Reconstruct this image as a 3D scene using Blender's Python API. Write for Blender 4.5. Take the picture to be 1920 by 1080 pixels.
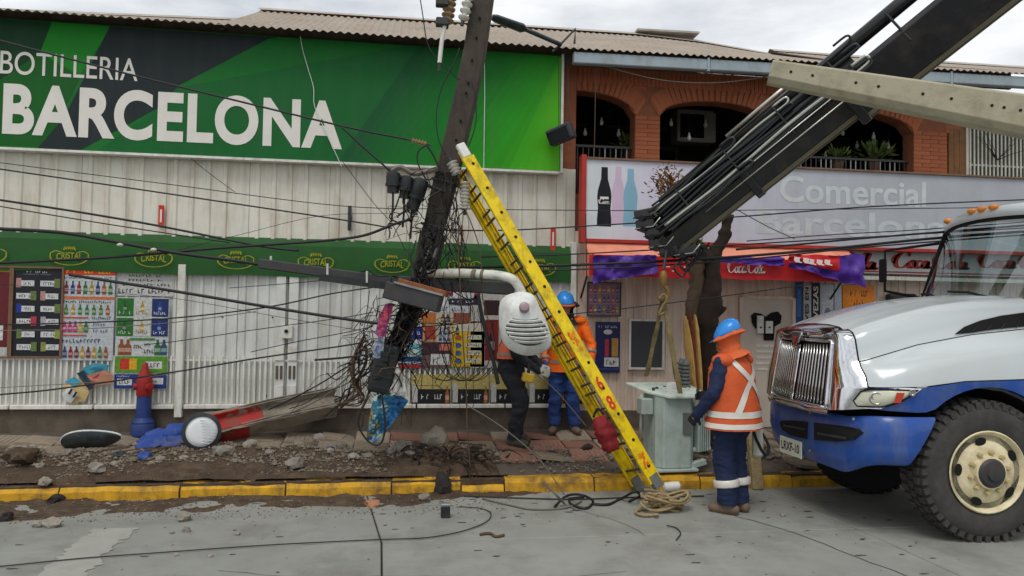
import bpy, bmesh, math, random
from mathutils import Vector, Matrix
from math import sin, cos, pi, radians

for o in list(bpy.data.objects):
    bpy.data.objects.remove(o, do_unlink=True)
sc = bpy.context.scene
col = sc.collection
random.seed(7)

# ------------------------------------------------------------------ camera
YAW, PITCH, ROLL, FPX, CAMH = radians(8.4), radians(1.84), radians(0.9), 1400.0, 1.8
_fw = Vector((sin(YAW) * cos(PITCH), cos(YAW) * cos(PITCH), sin(PITCH)))
_r0 = Vector((cos(YAW), -sin(YAW), 0))
_u0 = _r0.cross(_fw)
RV = cos(ROLL) * _r0 + sin(ROLL) * _u0
UV = -sin(ROLL) * _r0 + cos(ROLL) * _u0
cam = bpy.data.cameras.new('camera')
cam.sensor_width = 36.0
cam.lens = 36.0 * FPX / 1920.0
cam.clip_start = 0.05
cam.clip_end = 2000
camo = bpy.data.objects.new('camera', cam)
M = Matrix.Identity(4)
for i in range(3):
    M[i][0], M[i][1], M[i][2] = RV[i], UV[i], -_fw[i]
M[2][3] = CAMH
camo.matrix_world = M
col.objects.link(camo)
sc.camera = camo

# ------------------------------------------------------------------ sky, sun, exposure
SUN_EL, SUN_AZ = radians(60), radians(205)
world = bpy.data.worlds.new('World')
sc.world = world
world.use_nodes = True
wn, wl = world.node_tree.nodes, world.node_tree.links
wn.clear()
w_out = wn.new('ShaderNodeOutputWorld')
w_bg = wn.new('ShaderNodeBackground')
w_sky = wn.new('ShaderNodeTexSky')
w_sky.sky_type = 'NISHITA'
w_sky.sun_disc = False
w_sky.sun_elevation = SUN_EL
w_sky.sun_rotation = SUN_AZ
w_tc = wn.new('ShaderNodeTexCoord')
w_map = wn.new('ShaderNodeMapping')
w_map.inputs['Scale'].default_value = (1.0, 1.0, 3.2)
w_n1 = wn.new('ShaderNodeTexNoise')
w_n1.inputs['Scale'].default_value = 3.4
w_n1.inputs['Detail'].default_value = 7
w_n1.inputs['Roughness'].default_value = 0.55
w_rmp = wn.new('ShaderNodeValToRGB')
w_rmp.color_ramp.elements[0].position = 0.36
w_rmp.color_ramp.elements[0].color = (4.9, 5.3, 5.8, 1)
w_rmp.color_ramp.elements[1].position = 0.62
w_rmp.color_ramp.elements[1].color = (9.0, 9.1, 9.2, 1)
w_mix = wn.new('ShaderNodeMixRGB')
w_mix.inputs[0].default_value = 0.93          # a closed cloud deck, a little blue left in it
w_bg.inputs['Strength'].default_value = 0.1
wl.new(w_tc.outputs['Generated'], w_map.inputs['Vector'])
wl.new(w_map.outputs['Vector'], w_n1.inputs['Vector'])
wl.new(w_n1.outputs['Fac'], w_rmp.inputs['Fac'])
wl.new(w_sky.outputs['Color'], w_mix.inputs[1])
wl.new(w_rmp.outputs['Color'], w_mix.inputs[2])
wl.new(w_mix.outputs['Color'], w_bg.inputs['Color'])
wl.new(w_bg.outputs['Background'], w_out.inputs['Surface'])
sun = bpy.data.lights.new('sun', 'SUN')
sun.energy = 1.2
sun.angle = radians(26)
sun.color = (1.0, 0.97, 0.92)
suno = bpy.data.objects.new('sun', sun)
_sd = Vector((sin(SUN_AZ) * cos(SUN_EL), cos(SUN_AZ) * cos(SUN_EL), sin(SUN_EL)))
suno.rotation_euler = _sd.to_track_quat('Z', 'Y').to_euler()
suno.location = (0, -5, 12)
col.objects.link(suno)
sc.view_settings.view_transform = 'Standard'
sc.view_settings.look = 'None'
sc.view_settings.gamma = 1.0
sc.view_settings.use_curve_mapping = False
sc.view_settings.exposure = 0.2

# ------------------------------------------------------------------ where a picture point lies in the street
def ray(px, py):
    return _fw + ((px - 960) / FPX) * RV + ((540 - py) / FPX) * UV
def atY(px, py, Y):
    d = ray(px, py); t = Y / d.y
    return Vector((d.x * t, Y, CAMH + d.z * t))
def atZ(px, py, z):
    d = ray(px, py); t = (z - CAMH) / d.z
    return Vector((d.x * t, d.y * t, z))
def atD(px, py, D):
    d = ray(px, py)
    return Vector((d.x * D, d.y * D, CAMH + d.z * D))
YF = 9.4            # the shop fronts
YK = 7.42           # road edge of the kerb
def pave_z(y):
    return 0.15 + 0.20 * max(0.0, min(1.0, (y - YK - 0.16) / (YF - YK - 0.16)))

# ------------------------------------------------------------------ mesh helpers
def frame(d):
    d = Vector(d).normalized()
    a = Vector((0, 0, 1)) if abs(d.z) < 0.9 else Vector((1, 0, 0))
    x = a.cross(d).normalized()
    return x, d.cross(x).normalized(), d
class MB:
    def __init__(s):
        s.v, s.f, s.m, s.c = [], [], [], []
    def add(s, vs, fs, mi=0, c=None):
        b = len(s.v)
        s.v += [Vector(v) for v in vs]
        for f in fs:
            s.f.append([b + i for i in f]); s.m.append(mi); s.c.append(c)
        return s
    def box(s, c, size, rot=None, mi=0, cl=None):
        c = Vector(c); h = [k / 2 for k in size]
        vs = [Vector((x * h[0], y * h[1], z * h[2])) for x in (-1, 1) for y in (-1, 1) for z in (-1, 1)]
        if rot is not None:
            vs = [rot @ v for v in vs]
        return s.add([c + v for v in vs], [(0, 1, 3, 2), (4, 6, 7, 5), (0, 4, 5, 1), (2, 3, 7, 6), (0, 2, 6, 4), (1, 5, 7, 3)], mi, cl)
    def bar(s, a, b, w, h, up=None, mi=0, w2=None, h2=None):
        a, b = Vector(a), Vector(b); d = (b - a).normalized()
        up = Vector(up) if up is not None else (Vector((0, 0, 1)) if abs(d.z) < 0.95 else Vector((0, 1, 0)))
        x = d.cross(up).normalized(); y = x.cross(d).normalized()
        w2 = w if w2 is None else w2; h2 = h if h2 is None else h2
        vs = []
        for p, ww, hh in ((a, w, h), (b, w2, h2)):
            vs += [p - x * ww / 2 - y * hh / 2, p + x * ww / 2 - y * hh / 2, p + x * ww / 2 + y * hh / 2, p - x * ww / 2 + y * hh / 2]
        return s.add(vs, [(3, 2, 1, 0), (4, 5, 6, 7), (0, 1, 5, 4), (1, 2, 6, 5), (2, 3, 7, 6), (3, 0, 4, 7)], mi)
    def loft(s, rings, closed=True, cap0=True, cap1=True, mi=0, c=None):
        n = len(rings[0]); vs = [p for r in rings for p in r]; fs = []
        for i in range(len(rings) - 1):
            for j in range(n if closed else n - 1):
                k = (j + 1) % n
                fs.append((i * n + j, i * n + k, (i + 1) * n + k, (i + 1) * n + j))
        if closed and cap0: fs.append(tuple(reversed(range(n))))
        if closed and cap1: fs.append(tuple((len(rings) - 1) * n + j for j in range(n)))
        return s.add(vs, fs, mi, c)
    def tube(s, pts, r, n=6, mi=0, flat=1.0, caps=True):
        pts = [Vector(p) for p in pts]; rings = []; x = None
        for i, p in enumerate(pts):
            d = (pts[min(i + 1, len(pts) - 1)] - pts[max(i - 1, 0)])
            if d.length < 1e-7: d = Vector((0, 0, 1))
            d.normalize()
            if x is None: x, y, _ = frame(d)
            else:
                x = (x - d * x.dot(d))
                if x.length < 1e-5: x, y, _ = frame(d)
                x.normalize()
            y = d.cross(x)
            rr = r[i] if isinstance(r, (list, tuple)) else r
            rings.append([p + rr * (cos(2 * pi * k / n) * x + flat * sin(2 * pi * k / n) * y) for k in range(n)])
        return s.loft(rings, True, caps, caps, mi)
    def lathe(s, prof, o, d=(0, 0, 1), n=16, mi=0, x=None):
        fx, fy, fd = frame(d); o = Vector(o)
        rings = [[o + fd * h + r * (cos(2 * pi * k / n) * fx + sin(2 * pi * k / n) * fy) for k in range(n)] for r, h in prof]
        return s.loft(rings, True, True, True, mi)
    def prism(s, poly, ext, mi=0, c=None):
        poly = [Vector(p) for p in poly]; ext = Vector(ext); n = len(poly)
        return s.add(poly + [p + ext for p in poly], [tuple(range(n)), tuple(reversed(range(n, 2 * n)))] + [(j, j + n, (j + 1) % n + n, (j + 1) % n) for j in range(n)], mi, c)
    def quad(s, a, b, c_, d, mi=0, c=None):
        return s.add([a, b, c_, d], [(0, 1, 2, 3)], mi, c)
    def ball(s, c, r, n=8, m=6, mi=0, sq=(1, 1, 1)):
        c = Vector(c); rings = []
        for i in range(m + 1):
            t = pi * i / m; t = max(0.02, min(pi - 0.02, t))
            rings.append([c + Vector((r * sin(t) * cos(2 * pi * k / n) * sq[0], r * sin(t) * sin(2 * pi * k / n) * sq[1], -r * cos(t) * sq[2])) for k in range(n)])
        return s.loft(rings, True, True, True, mi)
    def grid(s, rows, mi=0, c=None):
        return s.loft(rows, False, mi=mi, c=c)
    def mesh(s, name, mats, smooth=False, off=Vector((0, 0, 0))):
        me = bpy.data.meshes.new(name)
        me.from_pydata([v - off for v in s.v], [], s.f)
        for m in (mats if isinstance(mats, (list, tuple)) else [mats]):
            me.materials.append(m)
        me.polygons.foreach_set('material_index', s.m)
        if any(c is not None for c in s.c):
            at = me.color_attributes.new('Col', 'FLOAT_COLOR', 'CORNER')
            k = 0
            for p in me.polygons:
                cc = s.c[p.index] or (0.5, 0.5, 0.5)
                for _ in p.loop_indices:
                    at.data[k].color = (cc[0], cc[1], cc[2], 1); k += 1
        bm = bmesh.new(); bm.from_mesh(me)
        bmesh.ops.recalc_face_normals(bm, faces=bm.faces)
        bm.to_mesh(me); bm.free()
        if smooth:
            me.polygons.foreach_set('use_smooth', [True] * len(me.polygons))
            if smooth is not True:
                me.set_sharp_from_angle(angle=radians(smooth))
        me.update()
        return me
ROOTOFF = {}
def link(name, me, parent=None, loc=None):
    o = bpy.data.objects.new(name, me)
    col.objects.link(o)
    if parent is not None: o.parent = parent
    if loc is not None: o.location = loc
    return o
def tag(o, label=None, cat=None, group=None, kind=None):
    if label: o['label'] = label
    if cat: o['category'] = cat
    if group: o['group'] = group
    if kind: o['kind'] = kind
    return o
def thing(name, label, cat, loc, group=None, rz=0.0):
    o = bpy.data.objects.new(name, None); col.objects.link(o)
    o.empty_display_size = 0.1
    o.location = Vector(loc); o.rotation_euler = (0, 0, rz)
    ROOTOFF[o.name] = Vector((0, 0, 0)) if rz else Vector(loc)
    return tag(o, label, cat, group)
def part(name, mb, m, parent, smooth=False, bev=0.0, seg=1):
    off = ROOTOFF.get(parent.name, Vector((0, 0, 0)))
    o = link(name, mb.mesh(name, m, smooth, off), parent)
    ROOTOFF[o.name] = off
    if bev: bevel(o, bev, seg)
    return o
def solo(name, mb, m, label, cat, group=None, smooth=False, bev=0.0, kind=None, seg=1):
    lo = Vector((min(v.x for v in mb.v), min(v.y for v in mb.v), min(v.z for v in mb.v)))
    hi = Vector((max(v.x for v in mb.v), max(v.y for v in mb.v), max(v.z for v in mb.v)))
    off = Vector(((lo.x + hi.x) / 2, (lo.y + hi.y) / 2, lo.z))
    o = link(name, mb.mesh(name, m, smooth, off), None, off)
    if bev: bevel(o, bev, seg)
    ROOTOFF[o.name] = off
    return tag(o, label, cat, group, kind)
def struct(name, mb, m, parent=None, smooth=False, bev=0.0):
    o = link(name, mb.mesh(name, m, smooth), parent)
    ROOTOFF[o.name] = Vector((0, 0, 0))
    if bev: bevel(o, bev, 1)
    if parent is None: o['kind'] = 'structure'
    return o
def bevel(o, w, seg=1):
    b = o.modifiers.new('bevel', 'BEVEL'); b.width = w; b.segments = seg
    b.limit_method = 'ANGLE'; b.angle_limit = radians(35); b.harden_normals = False
def catmull(pts, n=8):
    pts = [Vector(p) for p in pts]; out = []
    for i in range(len(pts) - 1):
        p0, p1, p2, p3 = pts[max(i - 1, 0)], pts[i], pts[i + 1], pts[min(i + 2, len(pts) - 1)]
        for k in range(n):
            t = k / n
            out.append(0.5 * ((2 * p1) + (p2 - p0) * t + (2 * p0 - 5 * p1 + 4 * p2 - p3) * t * t + (3 * p1 - p0 - 3 * p2 + p3) * t ** 3))
    out.append(pts[-1]); return out

# ------------------------------------------------------------------ materials
def L(r, g, b, k=1.0):
    f = lambda c: ((c / 255) / 12.92 if c / 255 <= 0.04045 else ((c / 255 + 0.055) / 1.055) ** 2.4) * k
    return (min(1, f(r)), min(1, f(g)), min(1, f(b)))
MATS = {}
def mat(name, c, rough=0.6, metal=0.0, var=0.14, scale=6.0, bump=0.0, bscale=80.0, rnd=0.0, dirt=None, streak=None, spec=0.4, coat=0.0, attr=False, trans=0.0, tint=None):
    m = bpy.data.materials.new(name); m.use_nodes = True; MATS[name] = m
    n, l = m.node_tree.nodes, m.node_tree.links
    bs = n['Principled BSDF']
    bs.inputs['Roughness'].default_value = rough
    bs.inputs['Metallic'].default_value = metal
    bs.inputs['Specular IOR Level'].default_value = spec
    if coat: bs.inputs['Coat Weight'].default_value = coat; bs.inputs['Coat Roughness'].default_value = 0.08
    if trans: bs.inputs['Transmission Weight'].default_value = trans
    tc = n.new('ShaderNodeTexCoord')
    def noise(sc_, det=5, vec=None, ro=0.6):
        q = n.new('ShaderNodeTexNoise'); q.inputs['Scale'].default_value = sc_; q.inputs['Detail'].default_value = det
        q.inputs['Roughness'].default_value = ro
        l.new(vec or tc.outputs['Object'], q.inputs['Vector']); return q
    def mixc(fac, a, b, blend='MIX'):
        q = n.new('ShaderNodeMixRGB'); q.blend_type = blend
        for s_, v in ((0, fac), (1, a), (2, b)):
            if isinstance(v, (int, float)): q.inputs[s_].default_value = v
            elif isinstance(v, tuple): q.inputs[s_].default_value = (*v, 1) if len(v) == 3 else v
            else: l.new(v, q.inputs[s_])
        return q.outputs[0]
    def ramp(v, a, b):
        q = n.new('ShaderNodeMapRange'); q.inputs[1].default_value = a; q.inputs[2].default_value = b
        l.new(v, q.inputs[0]); return q.outputs[0]
    if attr:
        at = n.new('ShaderNodeAttribute'); at.attribute_name = 'Col'; base = at.outputs['Color']
    else:
        base = None
    nz = noise(scale)
    if base is None:
        lo = tuple(max(0, k * (1 - var)) for k in c); hi = tuple(min(1, k * (1 + var)) for k in (tint or c))
        base = mixc(ramp(nz.outputs['Fac'], 0.3, 0.7), lo, hi)
    elif var:
        v = mixc(ramp(nz.outputs['Fac'], 0.3, 0.7), (1 - var,) * 3, (1.0,) * 3)
        base = mixc(1.0, base, v, 'MULTIPLY')
    if rnd:
        oi = n.new('ShaderNodeObjectInfo'); hs = n.new('ShaderNodeHueSaturation')
        mr = n.new('ShaderNodeMapRange'); mr.inputs[3].default_value = 1 - rnd; mr.inputs[4].default_value = 1 + rnd
        l.new(oi.outputs['Random'], mr.inputs[0]); l.new(mr.outputs[0], hs.inputs['Value']); l.new(base, hs.inputs['Color']); base = hs.outputs['Color']
    if streak:                                   # (colour, amount, scale across, scale down)
        mp = n.new('ShaderNodeMapping'); mp.inputs['Scale'].default_value = (streak[2], streak[2], streak[3])
        l.new(tc.outputs['Object'], mp.inputs['Vector'])
        q = noise(1.0, 6, mp.outputs['Vector'], 0.65)
        f = n.new('ShaderNodeMath'); f.operation = 'MULTIPLY'; f.inputs[1].default_value = streak[1]
        l.new(ramp(q.outputs['Fac'], 0.48, 0.78), f.inputs[0]); base = mixc(f.outputs[0], base, streak[0])
    if dirt:                                     # (colour, amount, scale)
        q = noise(dirt[2], 8, None, 0.7)
        f = n.new('ShaderNodeMath'); f.operation = 'MULTIPLY'; f.inputs[1].default_value = dirt[1]
        l.new(ramp(q.outputs['Fac'], 0.47, 0.72), f.inputs[0]); base = mixc(f.outputs[0], base, dirt[0])
    l.new(base, bs.inputs['Base Color'])
    rr = n.new('ShaderNodeMapRange'); rr.inputs[3].default_value = max(0.02, rough - 0.1); rr.inputs[4].default_value = min(1, rough + 0.1)
    l.new(nz.outputs['Fac'], rr.inputs[0]); l.new(rr.outputs[0], bs.inputs['Roughness'])
    if bump:
        bn = noise(bscale, 6); bp = n.new('ShaderNodeBump'); bp.inputs['Strength'].default_value = bump; bp.inputs['Distance'].default_value = 0.01
        l.new(bn.outputs['Fac'], bp.inputs['Height']); l.new(bp.outputs['Normal'], bs.inputs['Normal'])
    return m
GRIME = (0.07, 0.055, 0.04)
mat('cream_sheet', L(224, 220, 206), 0.5, var=0.05, scale=1.2, streak=(L(150, 125, 90), 0.65, 7, 0.7), dirt=(L(165, 145, 115), 0.35, 2.2), rnd=0.025)
mat('white_sheet', L(218, 219, 214), 0.5, var=0.05, scale=1.5, streak=(L(140, 132, 112), 0.6, 6, 0.8), dirt=(L(160, 152, 135), 0.4, 2.0), rnd=0.02)
mat('white_paint', L(228, 227, 218), 0.5, var=0.06, dirt=(L(140, 125, 100), 0.5, 6), streak=(L(130, 105, 70), 0.5, 14, 2))
mat('beige_sheet', L(228, 207, 190), 0.55, var=0.06, scale=2, streak=(L(140, 115, 95), 0.6, 7, 0.8), dirt=(L(170, 150, 135), 0.35, 2.0), rnd=0.02)
mat('plinth', L(98, 88, 76), 0.9, var=0.25, scale=5, bump=0.4, bscale=30, dirt=(L(60, 50, 40), 0.7, 3))
mat('roof_tan', L(160, 149, 135), 0.85, var=0.1, scale=1.3, streak=(L(130, 108, 88), 0.55, 2.5, 0.6), dirt=(L(150, 128, 106), 0.5, 3.5), bump=0.25, bscale=40)
mat('roof_ridge', L(176, 168, 158), 0.8, var=0.15, scale=4, dirt=(L(120, 110, 98), 0.5, 5))
mat('gutter', L(158, 172, 178), 0.5, 0.1, var=0.08, dirt=(L(110, 110, 100), 0.4, 3), streak=(L(90, 80, 70), 0.4, 6, 4))
mat('brick', L(160, 92, 60), 0.85, var=0.12, scale=14, bump=0.3, bscale=60, rnd=0.09, dirt=(L(150, 82, 54), 0.5, 7))
mat('mortar', L(134, 82, 56), 0.95, var=0.15, scale=9, bump=0.4)
mat('wood_brown', L(122, 82, 40), 0.6, var=0.25, scale=8, streak=(L(80, 48, 22), 0.7, 22, 1.2))
mat('emblem_red', L(140, 62, 46), 0.4, var=0.1)
mat('crumb', L(104, 86, 68), 0.95, var=0.4, scale=9, bump=0.5)
mat('cab_lining', L(206, 210, 210), 0.8, var=0.1)
mat('interior', L(52, 42, 36), 0.9, var=0.3, scale=2)
mat('interior_green', L(92, 96, 82), 0.9, var=0.15, scale=2)
mat('glass_dark', L(28, 32, 34), 0.08, var=0.1, spec=0.6)
mat('kerb_yellow', L(208, 156, 28), 0.7, var=0.14, scale=5, bump=0.5, bscale=45, dirt=(L(84, 66, 46), 0.95, 4.2), streak=(L(74, 60, 44), 0.8, 7, 2))
mat('road', L(142, 143, 136), 0.72, var=0.12, scale=0.8, bump=0.25, bscale=90, dirt=(L(108, 106, 98), 0.8, 1.3), rnd=0.04, streak=(L(126, 124, 116), 0.6, 3.5, 3.5))
mat('joint', L(70, 66, 60), 0.95, var=0.2)
mat('pave', L(152, 138, 120), 0.9, var=0.16, scale=3, bump=0.5, bscale=50, dirt=(L(90, 76, 62), 0.7, 2.5), rnd=0.1)
mat('pave_red', L(146, 106, 90), 0.9, var=0.16, scale=3, bump=0.5, bscale=50, dirt=(L(96, 78, 64), 0.75, 2.8), rnd=0.1)
mat('pave_base', L(88, 79, 71), 0.95, var=0.2, scale=2.5, bump=0.5, bscale=30)
mat('soil', L(76, 60, 46), 0.97, var=0.35, scale=5, bump=0.9, bscale=40, dirt=(L(46, 35, 26), 0.8, 9), streak=(L(112, 96, 78), 0.7, 7, 7))
mat('stone', L(140, 133, 122), 0.92, var=0.18, scale=9, bump=0.5, bscale=60, rnd=0.22, dirt=(L(92, 76, 60), 0.6, 12))
mat('rubble', L(126, 116, 102), 0.95, var=0.4, scale=11, bump=0.5, bscale=90, dirt=(L(78, 60, 44), 0.7, 5))
mat('brick_chunk', L(168, 118, 88), 0.92, var=0.2, scale=9, bump=0.5, rnd=0.15)
mat('asphalt_chunk', L(46, 42, 40), 0.95, var=0.2, bump=0.5)
mat('pole_dark', L(70, 62, 54), 0.85, var=0.2, scale=3, bump=0.35, bscale=60, streak=(L(32, 27, 23), 0.8, 9, 0.9), dirt=(L(100, 90, 78), 0.3, 8))
mat('concrete', L(172, 166, 142), 0.88, var=0.1, scale=3, bump=0.35, bscale=70, dirt=(L(110, 104, 84), 0.55, 5), streak=(L(120, 112, 90), 0.4, 3, 3))
mat('concrete_old', L(142, 134, 120), 0.92, var=0.18, scale=5, bump=0.6, bscale=50, dirt=(L(88, 74, 58), 0.7, 6))
mat('hole', (0.006, 0.006, 0.006), 0.95, var=0)
mat('cable', L(30, 30, 31), 0.55, var=0.2, spec=0.4)
mat('cable_grey', L(112, 104, 92), 0.6, var=0.2)
mat('cable_brown', L(84, 68, 52), 0.8, var=0.3, scale=20)
mat('black_plastic', L(34, 36, 38), 0.45, var=0.2, dirt=(L(80, 72, 62), 0.4, 9))
mat('steel', L(150, 152, 150), 0.45, 0.6, var=0.15, dirt=(L(95, 75, 55), 0.5, 9))
mat('steel_dark', L(62, 64, 66), 0.55, 0.3, var=0.2, dirt=(L(90, 62, 42), 0.5, 8))
mat('latch', L(120, 92, 60), 0.6, 0.4, var=0.3, scale=14)
mat('rust', L(140, 84, 52), 0.9, var=0.35, scale=14, bump=0.4, dirt=(L(78, 52, 38), 0.8, 10))
mat('porcelain', L(206, 202, 192), 0.25, var=0.08, dirt=(L(110, 100, 85), 0.5, 9))
mat('porcelain_brown', L(150, 124, 92), 0.3, var=0.2)
mat('lamp_white', L(222, 224, 220), 0.42, var=0.05, scale=3, dirt=(L(150, 144, 130), 0.6, 7), streak=(L(140, 135, 125), 0.35, 9, 2))
mat('lamp_slot', L(70, 68, 60), 0.8, var=0.3, scale=6)
mat('photocell', L(150, 128, 132), 0.35, var=0.12)
mat('pipe_white', L(214, 212, 200), 0.5, var=0.08, dirt=(L(110, 98, 80), 0.6, 10))
mat('ladder_yellow', L(240, 208, 14), 0.42, var=0.06, scale=3, dirt=(L(116, 94, 34), 0.8, 7), streak=(L(168, 138, 24), 0.7, 8, 2), spec=0.4, bump=0.2, bscale=40)
mat('rung', L(96, 86, 66), 0.55, 0.3, var=0.25, dirt=(L(50, 42, 34), 0.7, 12))
mat('red_paint', L(206, 52, 24), 0.6, var=0.1)
mat('orange_paint', L(226, 110, 24), 0.6, var=0.12, dirt=(L(236, 200, 20), 0.5, 14))
mat('rope_tan', L(158, 138, 100), 0.9, var=0.3, scale=30, bump=0.5, bscale=200, dirt=(L(70, 56, 40), 0.6, 14))
mat('strap', L(124, 110, 72), 0.8, var=0.25, scale=12, dirt=(L(78, 66, 40), 0.6, 8))
mat('strap_green', L(96, 98, 74), 0.8, var=0.25, scale=12)
mat('brass', L(140, 108, 58), 0.6, 0.4, var=0.2, dirt=(L(90, 60, 25), 0.5, 10))
mat('trafo', L(176, 191, 184), 0.5, var=0.06, scale=3, dirt=(L(120, 124, 110), 0.45, 5), streak=(L(120, 118, 100), 0.45, 8, 1.6))
mat('trafo_lid', L(200, 212, 200), 0.5, var=0.08, scale=5, dirt=(L(110, 110, 96), 0.6, 6))
mat('plate_grey', L(116, 120, 116), 0.4, 0.3, var=0.12, scale=20)
mat('bark', L(50, 39, 30), 0.95, var=0.4, scale=14, bump=0.9, bscale=35, dirt=(L(34, 27, 22), 0.8, 7))
mat('wood_fresh', L(196, 160, 94), 0.8, var=0.12, scale=6, streak=(L(180, 118, 48), 0.75, 30, 1.0), bump=0.5, bscale=60)
mat('wood_red', L(120, 54, 26), 0.85, var=0.25, scale=8, streak=(L(70, 26, 14), 0.7, 30, 1.0))
mat('leaf_dry', L(126, 90, 48), 0.8, var=0.3, scale=20, rnd=0.2)
mat('leaf_green', L(86, 104, 50), 0.7, var=0.3, scale=20, rnd=0.2)
mat('hydrant_red', L(160, 36, 32), 0.55, var=0.12, dirt=(L(110, 30, 24), 0.5, 6))
mat('hydrant_blue', L(34, 60, 122), 0.55, var=0.14, dirt=(L(60, 62, 78), 0.5, 7))
mat('chip_red', L(176, 44, 42), 0.75, var=0.18, bump=0.4, dirt=(L(116, 92, 76), 0.85, 4.5))
mat('chip_blue', L(34, 70, 150), 0.75, var=0.18, bump=0.4, dirt=(L(104, 102, 100), 0.85, 5))
mat('lens_white', L(240, 243, 242), 0.35, var=0.03)
mat('lens_white_fin', L(215, 218, 218), 0.4, var=0.03)
mat('tank_dark', L(44, 52, 56), 0.35, var=0.2, dirt=(L(100, 92, 80), 0.5, 7))
mat('bag_red', L(120, 20, 26), 0.75, var=0.25, scale=8, bump=0.4, bscale=40)
mat('print', (0.5, 0.5, 0.5), 0.5, var=0.45, scale=34, attr=True, bump=0.15, bscale=9)
mat('print_worn', (0.5, 0.5, 0.5), 0.65, var=0.22, scale=7, attr=True)
mat('frame_brown', L(120, 88, 66), 0.6, var=0.2)
mat('awning_green', L(28, 84, 26), 0.7, var=0.12, scale=2, dirt=(L(24, 62, 24), 0.6, 3))
mat('emblem_yellow', L(150, 148, 28), 0.6, var=0.2, scale=8)
mat('awning_salmon', L(232, 150, 122), 0.75, var=0.1, scale=3, dirt=(L(180, 96, 76), 0.5, 2.5))
mat('awning_red', L(206, 32, 36), 0.6, var=0.1, scale=3, dirt=(L(160, 30, 34), 0.5, 3))
mat('purple', L(78, 40, 146), 0.5, var=0.1, scale=3)
mat('white_letter', L(224, 220, 210), 0.6, var=0.05)
mat('script_white', L(244, 226, 220), 0.6, var=0.05)
mat('frame_red', L(176, 50, 40), 0.6, var=0.12, dirt=(L(110, 40, 32), 0.5, 4))
mat('sign_panel', (0.5, 0.5, 0.5), 0.55, var=0.14, scale=2.5, attr=True, bump=0.4, bscale=2.2, streak=((0.12, 0.14, 0.11), 0.1, 6, 0.9), spec=0.25)
mat('faded_letter', L(200, 206, 205), 0.65, var=0.12, scale=5)
mat('faded_letter2', L(194, 199, 201), 0.65, var=0.12, scale=5)
mat('speaker_box', L(62, 62, 66), 0.6, var=0.2)
mat('bulb', L(200, 196, 184), 0.2, var=0.05)
mat('ac_white', L(150, 150, 138), 0.5, var=0.1)
mat('skin', L(160, 110, 84), 0.55, var=0.1)
mat('vest_orange', L(208, 90, 44), 0.8, var=0.16, scale=6, bump=0.9, bscale=16, dirt=(L(168, 72, 38), 0.7, 6))
mat('hivis_orange', L(255, 112, 12), 0.7, var=0.07, scale=6, bump=0.4, bscale=25, dirt=(L(225, 84, 20), 0.5, 6))
mat('vest_pink', L(230, 110, 78), 0.7, var=0.1)
mat('reflective', L(216, 210, 200), 0.35, 0.1, var=0.08, scale=10)
mat('reflective_dim', L(170, 130, 110), 0.4, 0.1, var=0.1, scale=10)
mat('cloth_orange', L(214, 104, 56), 0.88, var=0.2, scale=9, bump=1.0, bscale=18, dirt=(L(150, 66, 38), 0.7, 9))
mat('navy', L(26, 38, 70), 0.85, var=0.2, scale=6, bump=0.5, bscale=22, dirt=(L(26, 36, 60), 0.5, 5))
mat('jeans', L(36, 62, 118), 0.85, var=0.2, scale=6, bump=0.5, bscale=22)
mat('black_cloth', L(36, 38, 44), 0.88, var=0.25, scale=7, bump=0.5, bscale=22)
mat('helmet_blue', L(42, 140, 224), 0.3, var=0.05, coat=0.3)
mat('boot', L(112, 92, 78), 0.8, var=0.2, scale=9)
mat('boot_dark', L(70, 72, 60), 0.85, var=0.25, scale=9)
mat('glove_grey', L(186, 186, 174), 0.8, var=0.15)
mat('glove_blue', L(50, 84, 170), 0.8, var=0.15)
mat('tool_yellow', L(206, 170, 50), 0.5, var=0.2)
mat('truck_white', L(198, 204, 205), 0.22, var=0.02, scale=2, coat=0.5, dirt=(L(190, 186, 172), 0.3, 1.6))
mat('truck_blue', L(26, 74, 156), 0.32, var=0.07, scale=2, coat=0.3, dirt=(L(84, 96, 116), 0.6, 3.5), streak=(L(110, 118, 130), 0.5, 7, 1.6))
mat('chrome', L(225, 226, 228), 0.1, 1.0, var=0.03, dirt=(L(120, 110, 95), 0.3, 5))
mat('chrome_dull', L(190, 188, 184), 0.22, 1.0, var=0.08, dirt=(L(110, 100, 86), 0.5, 7))
mat('rubber', L(62, 60, 58), 0.85, var=0.14, scale=5, bump=0.3, bscale=60, dirt=(L(96, 90, 82), 0.45, 5))
mat('rubber_dark', L(30, 29, 28), 0.9, var=0.2)
mat('rim', L(226, 214, 176), 0.45, var=0.05, scale=4, dirt=(L(150, 124, 78), 0.6, 6), streak=(L(140, 110, 66), 0.5, 5, 5))
mat('nut', L(190, 176, 130), 0.5, 0.2, var=0.15)
mat('headlamp', L(206, 206, 182), 0.12, var=0.1, scale=6, coat=0.6)
mat('lamp_amber', L(236, 140, 28), 0.25, var=0.08, coat=0.4)
mat('lamp_red', L(190, 60, 40), 0.25, var=0.08, coat=0.4)
mat('under', L(22, 21, 20), 0.9, var=0.3)
mat('boom_black', L(18, 19, 22), 0.3, var=0.15, scale=2.5, coat=0.25, dirt=(L(84, 76, 60), 0.35, 4))
mat('boom_beige', L(104, 98, 80), 0.5, var=0.12, dirt=(L(92, 84, 66), 0.6, 4))
mat('hose', L(40, 42, 44), 0.35, var=0.15)
mat('hyd_pipe', L(196, 196, 186), 0.25, 0.6, var=0.1)
mat('plate_white', L(222, 222, 206), 0.5, var=0.06)
mat('ink', L(34, 34, 36), 0.6, var=0.05)
mat('dark_panel', L(70, 72, 76), 0.45, var=0.1, scale=3)
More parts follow.
